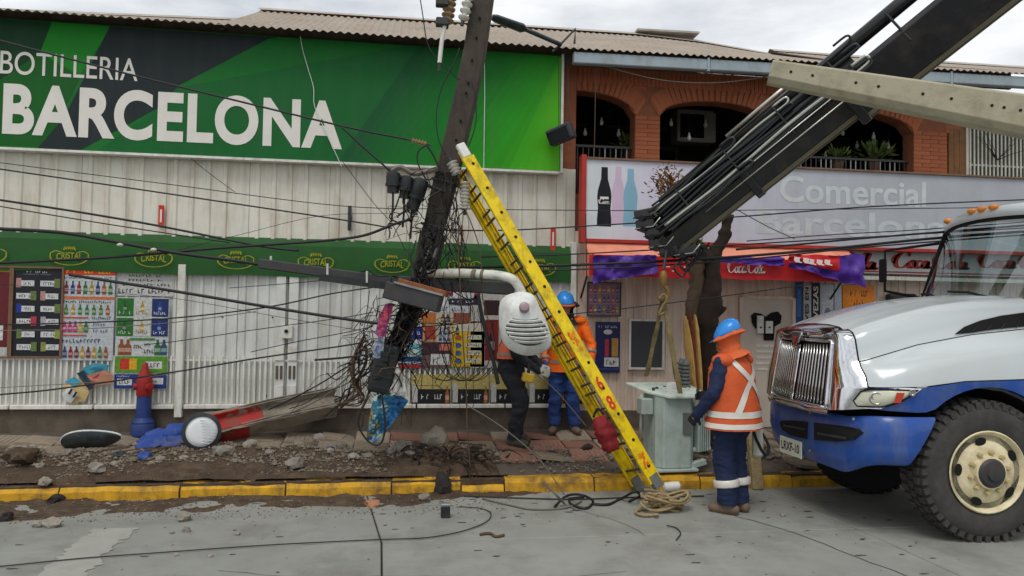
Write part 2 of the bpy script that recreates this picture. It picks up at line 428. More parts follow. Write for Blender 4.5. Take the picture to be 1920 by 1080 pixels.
mat('door_white', L(208, 196, 182), 0.55, var=0.05, dirt=(L(160, 140, 120), 0.4, 3))
mat('rail_white', L(206, 204, 190), 0.55, var=0.1, dirt=(L(140, 130, 110), 0.5, 8))
mat('string_white', L(206, 216, 200), 0.7, var=0.1)
mat('paint_road', L(152, 151, 143), 0.8, var=0.1, scale=6, dirt=(L(156, 156, 148), 1.0, 9), streak=(L(156, 156, 148), 1.0, 5, 5))
mat('plastic_white', L(224, 222, 212), 0.5, var=0.08, dirt=(L(170, 160, 140), 0.4, 9))
g = bpy.data.materials.new('glass'); g.use_nodes = True; MATS['glass'] = g
_n, _l = g.node_tree.nodes, g.node_tree.links
_n.remove(_n['Principled BSDF'])
_tr = _n.new('ShaderNodeBsdfTransparent'); _tr.inputs['Color'].default_value = (0.78, 0.88, 0.87, 1)
_gl = _n.new('ShaderNodeBsdfGlossy'); _gl.inputs['Roughness'].default_value = 0.03
_fr = _n.new('ShaderNodeFresnel'); _fr.inputs['IOR'].default_value = 2.3
_mx = _n.new('ShaderNodeMixShader')
_l.new(_fr.outputs[0], _mx.inputs[0]); _l.new(_tr.outputs[0], _mx.inputs[1]); _l.new(_gl.outputs[0], _mx.inputs[2])
_l.new(_mx.outputs[0], _n['Material Output'].inputs['Surface'])
def m_(n): return MATS[n]

# ================================================================== ROAD, KERB, PAVEMENT
from mathutils import noise as mnoise
def nz(x, y, s=1.0, o=0.0):
    return mnoise.fractal(Vector((x * s + o, y * s - o, o * 0.37)), 0.9, 2.1, 5)
def atP(px, py):
    z = 0.2
    for _ in range(12):
        p = atZ(px, py, z); z = pave_z(p.y)
    return atZ(px, py, z)
b = MB()
b.quad((-90, -60, -0.03), (90, -60, -0.03), (90, YK + 0.1, -0.03), (-90, YK + 0.1, -0.03))
road = struct('road', b, m_('joint'))
def skew(y): return 0.0 + (6.99 - y) * 0.12 * max(0, min(1, (y - 2) / 4))
ys = [-6.0, -2.4, 1.2, 4.0, 5.93, YK]
xs = [-16.1 + 4.0 * k for k in range(9)]
for j in range(len(ys) - 1):
    for i in range(len(xs) - 1):
        sh = [0.9, 0.2, 1.1, 0, 0][j]
        y0, y1 = ys[j] + 0.006, ys[j + 1] - 0.006
        q = [(xs[i] + 0.007 - 0.14 + sh, y0), (xs[i + 1] - 0.007 - 0.14 + sh, y0), (xs[i + 1] - 0.007 - 0.14 + sh, y1), (xs[i] + 0.007 - 0.14 + sh, y1)]
        b = MB()
        b.prism([(x + (skew(y) if j >= 3 else 0), y, 0.0) for x, y in q], (0, 0, -0.028))
        struct('road_slab', b, m_('road'), road, bev=0.006)
# hairline cracks in the slabs
def crack(pts, w=.006):
    b = MB(); q = catmull([Vector((x, y, .0035)) for x, y in pts], 5); rows = [[], []]
    for i, p in enumerate(q):
        d = (q[min(i + 1, len(q) - 1)] - q[max(i - 1, 0)]).normalized(); o = Vector((-d.y, d.x, 0)) * w * (.5 + .5 * abs(nz(i * .7, 3))); j = Vector((nz(i * 1.3, 1), nz(i * 1.3, 9), 0)) * .02
        rows[0].append(p + o + j); rows[1].append(p - o + j)
    b.grid(rows); struct('crack', b, m_('joint'), road)
crack([(3.0, 6.4), (3.27, 5.85), (3.4, 5.3), (3.53, 4.81), (3.7, 4.0)], .008)
crack([(-1.2, 5.4), (-.6, 5.2), (.2, 5.15), (.9, 5.0), (1.6, 5.1)], .004)
crack([(1.5, 6.9), (1.9, 6.3), (2.0, 5.9)], .004)
# far ground on both sides so the street runs on
b = MB()
b.quad((-200, YF + 6, 0.3), (200, YF + 6, 0.3), (200, 400, 0.3), (-200, 400, 0.3))
struct('ground', b, m_('pave_base'))
# faded painted stripe
b = MB()
L_, R_ = [], []            # what is left of a painted stripe
for k in range(90):
    y = 3.2 + k * .037; cx = -2.2 - .03 * (y - 5); L_.append((cx - .16 + .06 * nz(k, 2, .9), y, .004)); R_.append((cx + .16 + .06 * nz(k, 5, .9), y, .004))
b.grid([L_, R_])
struct('road_marking', b, m_('paint_road'), road)

kerb = bpy.data.objects.new('kerb', None); col.objects.link(kerb); kerb['kind'] = 'structure'
ROOTOFF[kerb.name] = Vector((0, 0, 0))
b = MB(); b.box((1.0, YK + 0.09, 0.045), (18.4, 0.12, 0.17)); struct('kerb_bed', b, m_('soil'), kerb)
kx = [-8.1, -7.1, -6.1, -5.1, -4.08, -3.07, -2.02, -1.06, -0.06, 0.62, 1.05, 1.97, 3.1, 4.12, 5.1, 6.1, 7.1, 8.1, 9.1, 10.1]
for i in range(len(kx) - 1):
    b = MB(); x0, x1 = kx[i] + 0.008, kx[i + 1] - 0.008
    dz = random.uniform(-0.008, 0.008); dy = random.uniform(-0.01, 0.01)
    if kx[i] == 0.62: dz, dy = -0.05, -0.03
    prof = [(YK + dy, -0.03), (YK + dy + 0.006, 0.085 + dz), (YK + dy + 0.035, 0.128 + dz), (YK + dy + 0.16, 0.135 + dz), (YK + dy + 0.16, -0.03)]
    n = max(2, int((x1 - x0) / 0.12)); rings = []
    for k in range(n + 1):
        x = x0 + (x1 - x0) * k / n
        rings.append([(x, y + 0.009 * nz(x, y + z, 5.0), z + (0.012 * nz(x, y, 6.0) if z > 0 else 0)) for y, z in prof])
    b.loft(rings)
    struct('kerb_stone', b, m_('kerb_yellow'), kerb)

b = MB()
rows = []
for j in range(13):
    y = YK + 0.155 + (YF + 0.9 - YK - 0.155) * j / 12
    rows.append([(-9 + 0.5 * k, y, pave_z(y) - 0.022) for k in range(42)])
b.grid(rows)
pavement = struct('pavement', b, m_('pave_base'))
tile_me = {}
for nm in ('pave', 'pave_red'):
    b = MB(); b.box((0, 0, 0), (0.388, 0.388, 0.03))
    for k in range(7):          # raised tread bars of the pavement tile
        b.box((-0.165 + 0.055 * k, 0, 0.016), (0.03, 0.36, 0.006))
    tile_me[nm] = b.mesh('tile', m_(nm))
slope = math.atan2(0.20, YF - YK - 0.16)
for i in range(-14, 23):
    for j in range(5):
        x = i * 0.4 + 0.1; y = YK + 0.16 + 0.2 + 0.4 * j
        if y > YF - 0.1: continue
        lost = (x < 1.1 and y < 8.5 and nz(x, y, 0.9) + (8.35 - y) * 0.9 > 0.05) or (1.1 <= x < 4.2 and y < 8.25 + 0.3 * nz(x, 1, .9))
        if lost and random.random() < 0.92: continue
        red = (-0.1 < x < 3.2 and y > 8.0 and random.random() < 0.5)
        o = link('tile', tile_me['pave_red' if red else 'pave'], pavement)
        o.location = (x, y, pave_z(y) - 0.012 + random.uniform(-0.002, 0.003))
        tl = 0.05 if (x < 2.4 and y < 9) else 0.012
        o.rotation_euler = (slope + random.uniform(-tl, tl), random.uniform(-tl, tl), random.uniform(-tl, tl) * 0.8 + (pi / 2 if (i + j) % 2 else 0))

# loose soil over the broken pavement and in the gutter
def field(name, x0, x1, y0, y1, nx, ny, hf, m, label):
    b = MB(); rows = []
    for j in range(ny + 1):
        y = y0 + (y1 - y0) * j / ny
        rows.append([(x0 + (x1 - x0) * i / nx, y, hf(x0 + (x1 - x0) * i / nx, y)) for i in range(nx + 1)])
    b.grid(rows)
    o = link(name, b.mesh(name, m, True)); o['kind'] = 'stuff'; o['label'] = label
    return o
def soil_h(x, y):
    base = pave_z(y)
    e = min((x + 9) / 0.5, (1.05 - x) / 0.5, (y - YK - 0.10) / 0.12, (8.62 + 0.35 * nz(x, 0, 0.8) - y) / 0.35, 1) if y > YK + .16 or x < -9 else (.5 + nz(x, y, 1.1)) * .25
    h = 0.035 + 0.05 * nz(x, y, 1.3) + 0.03 * nz(x, y, 4.2) + 0.012 * nz(x, y, 13)
    h += 0.13 * math.exp(-(((x - 0.5) / 0.42) ** 2 + ((y - 7.95) / 0.3) ** 2))
    h += 0.05 * math.exp(-(((x + 0.9) / 0.8) ** 2 + ((y - 8.35) / 0.3) ** 2))
    h += 0.03 * math.exp(-(((x + 2.8) / 0.9) ** 2 + ((y - 8.3) / 0.3) ** 2))
    return base + (h * min(1, e * 1.5) if e > 0 else -0.06) - (0.05 if e < 0.05 else 0)
field('soil', -9, 1.1, YK + 0.1, 9.0, 260, 48, soil_h, m_('soil'), 'brown soil and crushed rubble spilled over the broken pavement')
def gut_h(x, y):
    edge = 6.95 + 0.25 * nz(x, 3.0, 0.7) - 0.25 * max(0, min(1, (-1.0 - x) / 2.2)) + 0.2 * max(0, min(1, (x + 0.2) / 1.2))
    e = (y - edge) / 0.3
    if x > 1.0: e -= (x - 1.0) * 1.5
    return (0.012 + 0.022 * nz(x, y, 2.6) + 0.008 * nz(x, y, 9)) * min(1.4, e * 1.2) - 0.004 if e > 0 else -0.02
field('gutter_soil', -9, 1.9, 6.2, YK + 0.003, 260, 34, gut_h, m_('soil'), 'thin brown mud washed along the gutter below the yellow kerb')

def rock(r, n=0, flat=0.7):
    vs = []; fs = []
    bm = bmesh.new(); bmesh.ops.create_icosphere(bm, subdivisions=1 if n == 0 else 2, radius=1.0)
    sd = random.uniform(0, 100)
    for v in bm.verts:
        k = 1 + 0.55 * mnoise.noise(v.co * 1.3 + Vector((sd, 0, 0))) + 0.2 * mnoise.noise(v.co * 3.1 + Vector((sd, 5, 0)))
        vs.append(Vector((v.co.x * k, v.co.y * k * 0.8, v.co.z * k * flat)) * r)
    fs = [[v.index for v in f.verts] for f in bm.faces]
    bm.free()
    return vs, fs
b = MB()
protos = []
for k in range(10):
    vs = [Vector((random.uniform(.5, 1) * s, 0, 0)) if a == 0 else (Vector((0, random.uniform(.5, 1) * s, 0)) if a == 1 else Vector((0, 0, random.uniform(.4, .8) * s))) for a in range(3) for s in (1, -1)]
    protos.append((vs, [(0, 2, 4), (2, 1, 4), (1, 3, 4), (3, 0, 4), (2, 0, 5), (1, 2, 5), (3, 1, 5), (0, 3, 5)]))
def scatter(b, x, y, z, r):
    vs, fs = random.choice(protos); a = random.uniform(0, 6.28); ca, sa = cos(a), sin(a)
    b.add([Vector((x + r * (v.x * ca - v.y * sa), y + r * (v.x * sa + v.y * ca), z + r * v.z)) for v in vs], fs)
k = 0
while k < 9000:
    x = random.uniform(-6.2, 1.2) if random.random() < .86 else random.uniform(1.0, 4.4); y = random.uniform(YK + 0.17, 9.0)
    d = 0.35 + 0.9 * nz(x, y, 0.8, 5) + (0.5 if y > 7.95 else -0.15) - (1.2 if y > 8.55 + .2 * nz(x, 2, .9) else 0)
    if random.random() > d: continue
    k += 1
    r = 0.005 + 0.024 * random.random() ** 3
    if y > 7.95: r *= 1.35
    scatter(b, x, y, max(soil_h(x, y) if x < 1.05 else 0, pave_z(y)) + r * 0.25, r)
crumbs = MB()
k = 0
while k < 7000:
    x = random.uniform(-6, 1.0); y = random.uniform(YK + .05, 8.6) if random.random() < .7 else random.uniform(6.7, YK)
    k += 1; r = .003 + .011 * random.random() ** 2.5
    scatter(crumbs, x, y, (max(soil_h(x, y), pave_z(y)) if y > YK + .12 else (.135 if y > YK else max(0, gut_h(x, y)))) + r * .3, r)
o = link('soil_crumbs', crumbs.mesh('soil_crumbs', m_('crumb'))); o['kind'] = 'stuff'; o['label'] = 'small brown soil crumbs along the kerb and gutter'
o = link('rubble', b.mesh('rubble', m_('rubble'))); o['kind'] = 'stuff'; o['label'] = 'grey crushed concrete rubble strewn over the soil'
b = MB()
for k in range(900):
    x = random.gauss(-1.4, 2.2); y = YK - abs(random.gauss(0, 0.42)) - 0.02
    if random.random() < 0.14: x, y = random.uniform(-4, 6), random.uniform(4.2, 7.3)
    r = 0.004 + 0.012 * random.random() ** 3
    scatter(b, x, y, r * 0.3 + max(0, gut_h(x, y) if y > 6.2 and x < 1.9 else 0), r)
o = link('road_grit', b.mesh('road_grit', m_('rubble'))); o['kind'] = 'stuff'; o['label'] = 'small grit and crumbs of soil scattered on the road'
# dark stains and crumbs on the slabs
b = MB()
for k in range(150):
    x, y = random.uniform(-3.2, 4.5), 7.2 - 2.9 * random.random() ** 1.5; r = random.uniform(0.004, 0.018)
    n = 9; sx = random.uniform(1, 4)
    b.add([(x + r * sx * cos(2 * pi * q / n) * random.uniform(.6, 1.2), y + r * sin(2 * pi * q / n) * random.uniform(.5, 1.1), 0.003) for q in range(n)], [tuple(range(n))])
o = link('mud_spots', b.mesh('mud_spots', m_('joint'))); o['kind'] = 'stuff'; o['label'] = 'dark flat mud spots on the concrete road'

# single chunks one can pick out
def chunk(px, py, w, on, m, label, group, flat=0.6, name='concrete_chunk'):
    p = atZ(px, py, 0.0) if on == 'road' else atP(px, py)
    s = (ray(px, py) * 1.0).length
    dist = (p - Vector((0, 0, CAMH))).length
    r = w / 2 / FPX * dist
    vs, fs = rock(r, 1, flat)
    z = 0.0 if on == 'road' else max(pave_z(p.y), soil_h(p.x, p.y) if p.x < 1.05 else 0)
    if on == 'road' and p.y > 6.2 and p.x < 1.9: z = max(0, gut_h(p.x, p.y))
    b = MB(); a = random.uniform(0, 6.28)
    b.add([p * 1.0 + Vector((v.x * cos(a) - v.y * sin(a), v.x * sin(a) + v.y * cos(a), v.z + r * flat * 0.55)) + Vector((0, 0, z - p.z)) for v in vs], fs)
    solo(name, b, m_(m), label, 'debris', group)
GR = 'concrete chunks lying on the road'
GP = 'concrete chunks lying in the rubble on the pavement'
for px, py, w in [(345, 976, 26), (70, 988, 18), (350, 997, 16), (445, 1003, 12), (795, 938, 26), (322, 1000, 10), (395, 1044, 10), (330, 1042, 9), (1468, 968, 12)]:
    chunk(px, py, w, 'road', 'stone', 'small grey concrete chunk lying on the road near the kerb', GR)
chunk(97, 987, 30, 'road', 'stone', 'biggest pale concrete chunk on the road, left of the faded stripe', None)
chunk(12, 975, 26, 'road', 'asphalt_chunk', 'dark lump of asphalt on the road at the left edge', None, name='asphalt_lump')
chunk(698, 948, 32, 'road', 'brick_chunk', 'flat reddish brick fragment on the road at the slab joint', None, 0.45, name='brick_fragment')
chunk(105, 944, 26, 'road', 'asphalt_chunk', 'dark clod of soil against the yellow kerb at left', None, name='soil_clod')
for px, py, w in [(180, 893, 30), (85, 908, 22), (215, 880, 16), (75, 880, 15), (552, 882, 36), (130, 862, 14), (300, 868, 20), (620, 858, 16), (662, 872, 22), (420, 862, 34), (690, 865, 22), (468, 850, 26), (560, 842, 24), (600, 826, 26), (505, 858, 18), (640, 838, 20), (735, 860, 26), (770, 872, 22), (60, 850, 16), (345, 868, 18)]:
    chunk(px, py, w, 'pave', 'stone', 'grey concrete chunk lying in the rubble behind the yellow kerb', GP)
chunk(272, 866, 26, 'pave', 'chip_blue', 'small bright blue painted concrete chip in the rubble', None, name='painted_chip')
chunk(225, 866, 22, 'pave', 'tank_dark', 'dark blue grey lump in the rubble below the black lamp shell', None, name='rubble_lump')
chunk(620, 852, 16, 'pave', 'hydrant_blue', 'small dark blue chip in the rubble under the broken pole', None, name='painted_chip')
chunk(755, 858, 40, 'pave', 'stone', 'large pale boulder of concrete beside the torn hanging poster', None, 0.7)
chunk(815, 850, 62, 'pave', 'concrete_old', 'big rounded concrete block heaved up behind the kerb', None, 0.75, name='concrete_block')
chunk(880, 853, 40, 'pave', 'asphalt_chunk', 'dark flat lump lying right of the heaved concrete block', None, 0.35, name='asphalt_lump')
chunk(1100, 843, 26, 'pave', 'asphalt_chunk', 'black lump on the pavement left of the red bag', None, 0.5, name='asphalt_lump')
chunk(40, 872, 60, 'pave', 'soil', 'brown mound of earth at the left edge of the pavement', None, 0.45, name='earth_mound')

# ================================================================== LETTERING AND PRINT HELPERS
def text_mb(body, p0, p1, z0, z1, y, depth=0.004, offset=0.0, shear=0.0, spacing=1.0, mb=None, mi=0, fit=True, tf=None):
    cu = bpy.data.curves.new('t', 'FONT'); cu.body = body; cu.size = 1.0; cu.offset = offset; cu.shear = shear
    cu.space_character = spacing; cu.resolution_u = 8
    ob = bpy.data.objects.new('t', cu); col.objects.link(ob)
    dg = bpy.context.evaluated_depsgraph_get(); dg.update()
    me = ob.evaluated_get(dg).to_mesh()
    vs = [v.co.copy() for v in me.vertices]; fs = [list(p.vertices) for p in me.polygons]
    ob.evaluated_get(dg).to_mesh_clear()
    bpy.data.objects.remove(ob, do_unlink=True); bpy.data.curves.remove(cu)
    xa, xb = min(v.x for v in vs), max(v.x for v in vs); ya, yb = min(v.y for v in vs), max(v.y for v in vs)
    mb = mb or MB()
    tf = tf or (lambda u, v: Vector((p0 + (p1 - p0) * u, y, z0 + (z1 - z0) * v)))
    mb.add([tf((v.x - xa) / (xb - xa), (v.y - ya) / (yb - ya)) for v in vs], fs, mi)
    return mb
def ribbon(mb, pts, w, tf, n=7, mi=0, c=None):
    pts = catmull([Vector((p[0], p[1], 0)) for p in pts], n); L_, R_ = [], []
    N = len(pts)
    for i, p in enumerate(pts):
        d = pts[min(i + 1, N - 1)] - pts[max(i - 1, 0)]
        if d.length < 1e-6: d = Vector((1, 0, 0))
        d.normalize(); q = Vector((-d.y, d.x, 0))
        ww = w * (0.45 + 0.55 * sin(pi * i / (N - 1)) ** 0.6) * (0.75 + 0.45 * abs(d.y)) / 2
        L_.append(tf(p.x + q.x * ww, p.y + q.y * ww)); R_.append(tf(p.x - q.x * ww, p.y - q.y * ww))
    mb.grid([L_, R_], mi, c)
SCRIPT = {
    'C': (1.0, [[(1.0, .72), (.98, .92), (.72, 1.0), (.36, .86), (.12, .48), (.2, .14), (.5, .02), (.8, .12), (1.0, .34)], [(.36, .86), (.1, .75), (-.04, .5), (.02, .28)]]),
    'o': (.52, [[(.3, .5), (.08, .34), (.1, .06), (.32, .04), (.44, .26), (.32, .5), (.4, .46), (.56, .42)]]),
    'c': (.5, [[(.42, .42), (.24, .5), (.06, .3), (.14, .04), (.34, .06), (.52, .24)]]),
    'a': (.62, [[(.42, .44), (.2, .48), (.06, .26), (.14, .02), (.32, .12), (.44, .44)], [(.44, .46), (.4, .2), (.48, .02), (.66, .16)]]),
    '-': (.22, [[(.02, .3), (.2, .33)]]),
    'l': (.34, [[(.06, .1), (.3, .6), (.36, .94), (.22, .96), (.12, .5), (.14, .08), (.26, .02), (.38, .16)]]),
}
def script_word(mb, word, tf, w=0.16, mi=0, c=None, sl=0.18):
    x = 0.0; W = sum(SCRIPT[k][0] for k in word)
    for k in word:
        adv, st = SCRIPT[k]
        for s in st:
            ribbon(mb, [((x + px_ + sl * py_) / (W + 0.2), py_) for px_, py_ in s], w / (W + 0.2), lambda u, v: tf(u, v), mi=mi, c=c)
        x += adv
def flat(mb, X0, X1, Z1, Z0, Y, items, seed=0):
    """printed matter: (x, y) run 0..1 from the top left of the sheet"""
    rng = random.Random(seed)
    fx = lambda u: X0 + (X1 - X0) * u
    fz = lambda v: Z1 + (Z0 - Z1) * v
    for i, it in enumerate(items):
        y = Y - 0.0012 - 0.00025 * i
        k = it[0]
        if k == 'r':
            _, a, b_, c_, d, cl = it
            mb.quad((fx(a), y, fz(b_)), (fx(c_), y, fz(b_)), (fx(c_), y, fz(d)), (fx(a), y, fz(d)), c=cl)
        elif k == 'p':
            mb.add([(fx(u), y, fz(v)) for u, v in it[1]], [tuple(range(len(it[1])))], c=it[2])
        elif k == 'e':
            _, cx, cy, rx, ry, cl = it
            mb.add([(fx(cx + rx * cos(2 * pi * q / 14)), y, fz(cy + ry * sin(2 * pi * q / 14))) for q in range(14)], [tuple(range(14))], c=cl)
        elif k == 'b':
            _, cx, y0, y1, w, cl = it
            h = y1 - y0
            pr = [(.5, 1), (.5, .42), (.2, .26), (.2, 0)]
            mb.add([(fx(cx - w * a), y, fz(y0 + h * q)) for a, q in pr] + [(fx(cx + w * a), y, fz(y0 + h * q)) for a, q in reversed(pr)], [tuple(range(8))], c=cl)
            mb.quad((fx(cx - w * .45), y - .0001, fz(y0 + h * .55)), (fx(cx + w * .45), y - .0001, fz(y0 + h * .55)), (fx(cx + w * .45), y - .0001, fz(y0 + h * .8)), (fx(cx - w * .45), y - .0001, fz(y0 + h * .8)), c=tuple(min(1, q * 1.2 + .25) for q in cl))
        elif k == 'g':      # a row of small print, too small to read
            _, a, b_, c_, d, cl, nch = it
            u = a; st = (c_ - a) / nch
            while u < c_ - st * 0.5:
                if rng.random() > 0.12:
                    w = st * rng.uniform(.55, .85); t = rng.choice((0, 0, .15, .3))
                    mb.quad((fx(u), y, fz(b_ + (d - b_) * t)), (fx(u + w * .35), y, fz(b_ + (d - b_) * t)), (fx(u + w * .35), y, fz(d)), (fx(u), y, fz(d)), c=cl)
                    q = rng.choice((0.0, .4, .8))
                    mb.quad((fx(u + w * .35), y, fz(b_ + (d - b_) * q)), (fx(u + w), y, fz(b_ + (d - b_) * q)), (fx(u + w), y, fz(b_ + (d - b_) * (q + .22))), (fx(u + w * .35), y, fz(b_ + (d - b_) * (q + .22))), c=cl)
                u += st
def poster(name, label, tl, br, base, items, Y=YF - 0.075, th=0.008, cat='poster', fr=None, group=None, seed=1, m='print'):
    a, d = atY(tl[0], tl[1], Y), atY(br[0], br[1], Y)
    X0, X1, Z1, Z0 = a.x, d.x, a.z, d.z
    t = thing(name, label, cat, ((X0 + X1) / 2, Y, Z0), group)
    mb = MB(); mb.box(((X0 + X1) / 2, Y + th / 2, (Z0 + Z1) / 2), (X1 - X0, th, Z1 - Z0), cl=base)
    part('sheet', mb, m_(m), t)
    mb = MB(); flat(mb, X0, X1, Z1, Z0, Y, items, seed); part('print', mb, m_(m), t)
    if fr:
        mb = MB(); w = fr[1]
        for x in (X0 - w / 2, X1 + w / 2): mb.box((x, Y - 0.004, (Z0 + Z1) / 2), (w, 0.03, Z1 - Z0 + 2 * w))
        for z in (Z0 - w / 2, Z1 + w / 2): mb.box(((X0 + X1) / 2, Y - 0.006, z), (X1 - X0, 0.03, w))
        part('frame', mb, m_(fr[0]), t)
    return t

# ================================================================== LEFT SHOP
XL, XS = -6.6, 2.2           # its left end (out of view) and its right end
shop = thing('shop_building', 'long low shop with cream sheet cladding under a corrugated tan roof', 'building', (-2.0, YF, 0.33))
b = MB(); b.box(((XL + XS) / 2, YF + 1.95, 2.7), (XS - XL, 3.84, 4.76)); part('wall', b, m_('mortar'), shop)
def sheet(x0, x1, z0, z1, Y, pitch=0.19, rib=0.034, dep=0.02):
    mb = MB(); rows = [[], []]; x = x0
    pts = [(x0, 0)]
    while x + pitch <= x1 + 1e-6:
        pts += [(x + pitch * .5 - rib, 0), (x + pitch * .5 - rib * .55, dep), (x + pitch * .5 + rib * .55, dep), (x + pitch * .5 + rib, 0)]
        x += pitch
    pts.append((x1, 0))
    mb.grid([[(px_, Y - d_, z0) for px_, d_ in pts], [(px_, Y - d_, z1) for px_, d_ in pts]])
    return mb
x = XL
while x < XS - 0.05:
    x1 = min(x + 0.95, XS)
    part('cladding_panel', sheet(x, x1 - 0.004, 2.3, 3.66, YF + random.uniform(-.004, .004)), m_('cream_sheet'), shop); x = x1
Xp, Xg0, Xg1 = atY(342, 640, YF).x, atY(517, 640, YF).x, atY(560, 640, YF).x
Xq = atY(1090, 640, YF).x
lx = [XL, -5.6, -4.6, -3.55, Xp, -1.95, (Xg0 + Xg1) / 2, -0.5, 0.45, 1.4, XS]
for i in range(len(lx) - 1):
    part('wall_panel', sheet(lx[i] + 0.003, lx[i + 1] - 0.003, 0.62, 2.34, YF - 0.01 + random.uniform(-.003, .003), 0.135, 0.03, 0.022), m_('white_sheet'), shop)
bar_mb = MB(); bar_mb.box((0, 0, 0), (0.02, 0.018, 0.56)); bar_me = bar_mb.mesh('bar', m_('white_paint'))
off = ROOTOFF[shop.name]
x = -5.6
while x < XS - 0.02:
    if not (Xg0 - 0.02 < x < Xg1 + 0.02 or abs(x - Xp) < 0.06):
        o = link('bar', bar_me, shop); o.location = Vector((x, YF - 0.052, 0.94 + random.uniform(-.006, .006))) - off
    x += 0.0635
b = MB(); b.box(((XL + XS) / 2, YF - 0.047, 1.17), (XS - XL, 0.012, 0.022)); part('bar_rail', b, m_('white_paint'), shop)
for x0, x1 in [(XL, -4.42), (-4.4, -3.52), (-3.5, Xp - 0.05), (Xp + 0.06, -1.5), (-1.48, 0.2), (0.22, 1.3), (1.32, XS)]:
    b = MB(); b.box(((x0 + x1) / 2, YF - 0.05, 0.622), (x1 - x0, 0.1, 0.05)); part('sill', b, m_('white_paint'), shop, bev=0.006)
b = MB(); b.box(((XL + XS) / 2, YF + 0.02, 0.44), (XS - XL, 0.12, 0.30)); part('plinth', b, m_('plinth'), shop)
for X_, w, z0, z1, d_ in [(Xp, 0.085, 0.5, 2.3, .11), (XS - 0.03, 0.07, 0.4, 2.7, .1)]:
    b = MB(); b.box((X_, YF - 0.055, (z0 + z1) / 2), (w, d_, z1 - z0)); part('post', b, m_('white_paint'), shop, bev=0.006)
for k, X_ in enumerate((Xg0 + 0.06, Xg1 - 0.06)):
    b = MB(); b.box((X_, YF - 0.05, 1.44), (0.11, 0.05, 1.58)); part('gate_stile', b, m_('white_sheet'), shop, bev=0.004)
    for zz in (0.77, 1.26):
        b = MB(); b.box((X_, YF - 0.083, zz), (0.1, 0.014, 0.2 if zz < 1 else .17)); part('gate_plate', b, m_('white_paint'), shop)
    for dx in (-0.025, 0.025):
        b = MB(); b.box((X_ + dx, YF - 0.08, 1.03), (0.028, 0.012, 0.16)); part('hinge', b, m_('plinth'), shop)
p = atY(541, 622, YF); b = MB(); b.box((p.x, YF - 0.095, p.z), (0.13, 0.05, 0.16)); lk = part('lock_box', b, m_('white_paint'), shop, bev=0.008)
b = MB(); b.lathe([(0.022, 0), (0.022, 0.012)], (p.x - 0.01, YF - 0.12, p.z + 0.01), (0, -1, 0), 12); part('keyhole', b, m_('hole'), lk)
for (px_, py_) in ((500, 742), (418, 594), (512, 595), (530, 632)):
    p = atY(px_, py_, YF); b = MB(); b.lathe([(0.012, 0), (0.012, 0.01)], (p.x, YF - 0.03, p.z), (0, -1, 0), 10); part('bolt', b, m_('steel_dark'), shop)
# corrugated roof
def interp(pl, x):
    for a, c in zip(pl, pl[1:]):
        if x <= c[0] or c is pl[-1]:
            return a[1] + (c[1] - a[1]) * (x - a[0]) / (c[0] - a[0])
def roof(x0, x1, eave, ridge, YE=8.98, YR=11.6, pitch=0.098, amp=0.013):
    """eave / ridge: lists of (x, z)"""
    n = int((x1 - x0) / pitch * 6); mb = MB(); rows = []
    for j in range(7):
        t = j / 6; row = []
        for i in range(n + 1):
            x = x0 + (x1 - x0) * i / n
            ze, zr = interp(eave, x), interp(ridge, x)
            row.append((x, YE + (YR - YE) * t, ze + (zr - ze) * t + amp * cos(2 * pi * x / pitch) + (0.03 * (t - t * t) * -1)))
        rows.append(row)
    mb.grid(rows); return mb
def pl(pts, Y):
    q = [atY(a, c, Y) for a, c in pts]; return [(v.x, v.z) for v in q]
ZE = 5.09
eave = [(-20, ZE), (2.05, ZE + 0.0), (12, ZE + 0.12)]
YR = 11.6
rg1 = pl([(-300, 10), (0, 22), (487, 41)], YR)
rg2 = pl([(487, 20), (1190, 66), (1306, 80)], YR)
rg3 = pl([(1306, 80), (1440, 104)], YR)
rg4 = pl([(1443, 97), (1560, 106), (1900, 128), (2100, 138)], YR)
xs1 = rg2[0][0]
roof_o = part('roof', roof(XL - 0.6, xs1, eave, rg1), m_('roof_tan'), shop, True)
part('roof', roof(xs1 - 0.001, 2.08, eave, rg2), m_('roof_tan'), shop, True)
def ridge_cap(rg, mb=None, w=0.16, xa=-99, xb=99):
    mb = mb or MB()
    xs_ = sorted({max(xa, min(xb, q[0])) for q in rg} | ({xa, xb} if xa > -90 else set()))
    for a, c in zip(xs_, xs_[1:]):
        za, zc = interp(rg, a), interp(rg, c)
        mb.add([(a, YR - w, za - 0.04), (c, YR - w, zc - 0.04), (c, YR, zc + 0.05), (a, YR, za + 0.05), (c, YR + w, zc - 0.04), (a, YR + w, za - 0.04)], [(0, 1, 2, 3), (3, 2, 4, 5)])
    return mb
part('ridge_cap', ridge_cap(rg1), m_('roof_ridge'), roof_o)
part('ridge_cap', ridge_cap(rg2, None, .16, rg2[0][0], 2.08), m_('roof_ridge'), roof_o)
b = MB(); z0, z1 = interp(rg1, xs1), interp(rg2, xs1); zz = interp(eave, xs1)
b.prism([(xs1, 9.2, zz + .02), (xs1, YR, z0), (xs1, YR, z1), (xs1, 9.3, zz + .05)], (0.03, 0, 0)); part('roof_flashing', b, m_('roof_ridge'), roof_o)
b = MB(); b.box(((XL + 2.05) / 2, 9.4, 5.115), (2.05 - XL, 0.03, 0.27)); part('eave_board', b, m_('plinth'), shop)

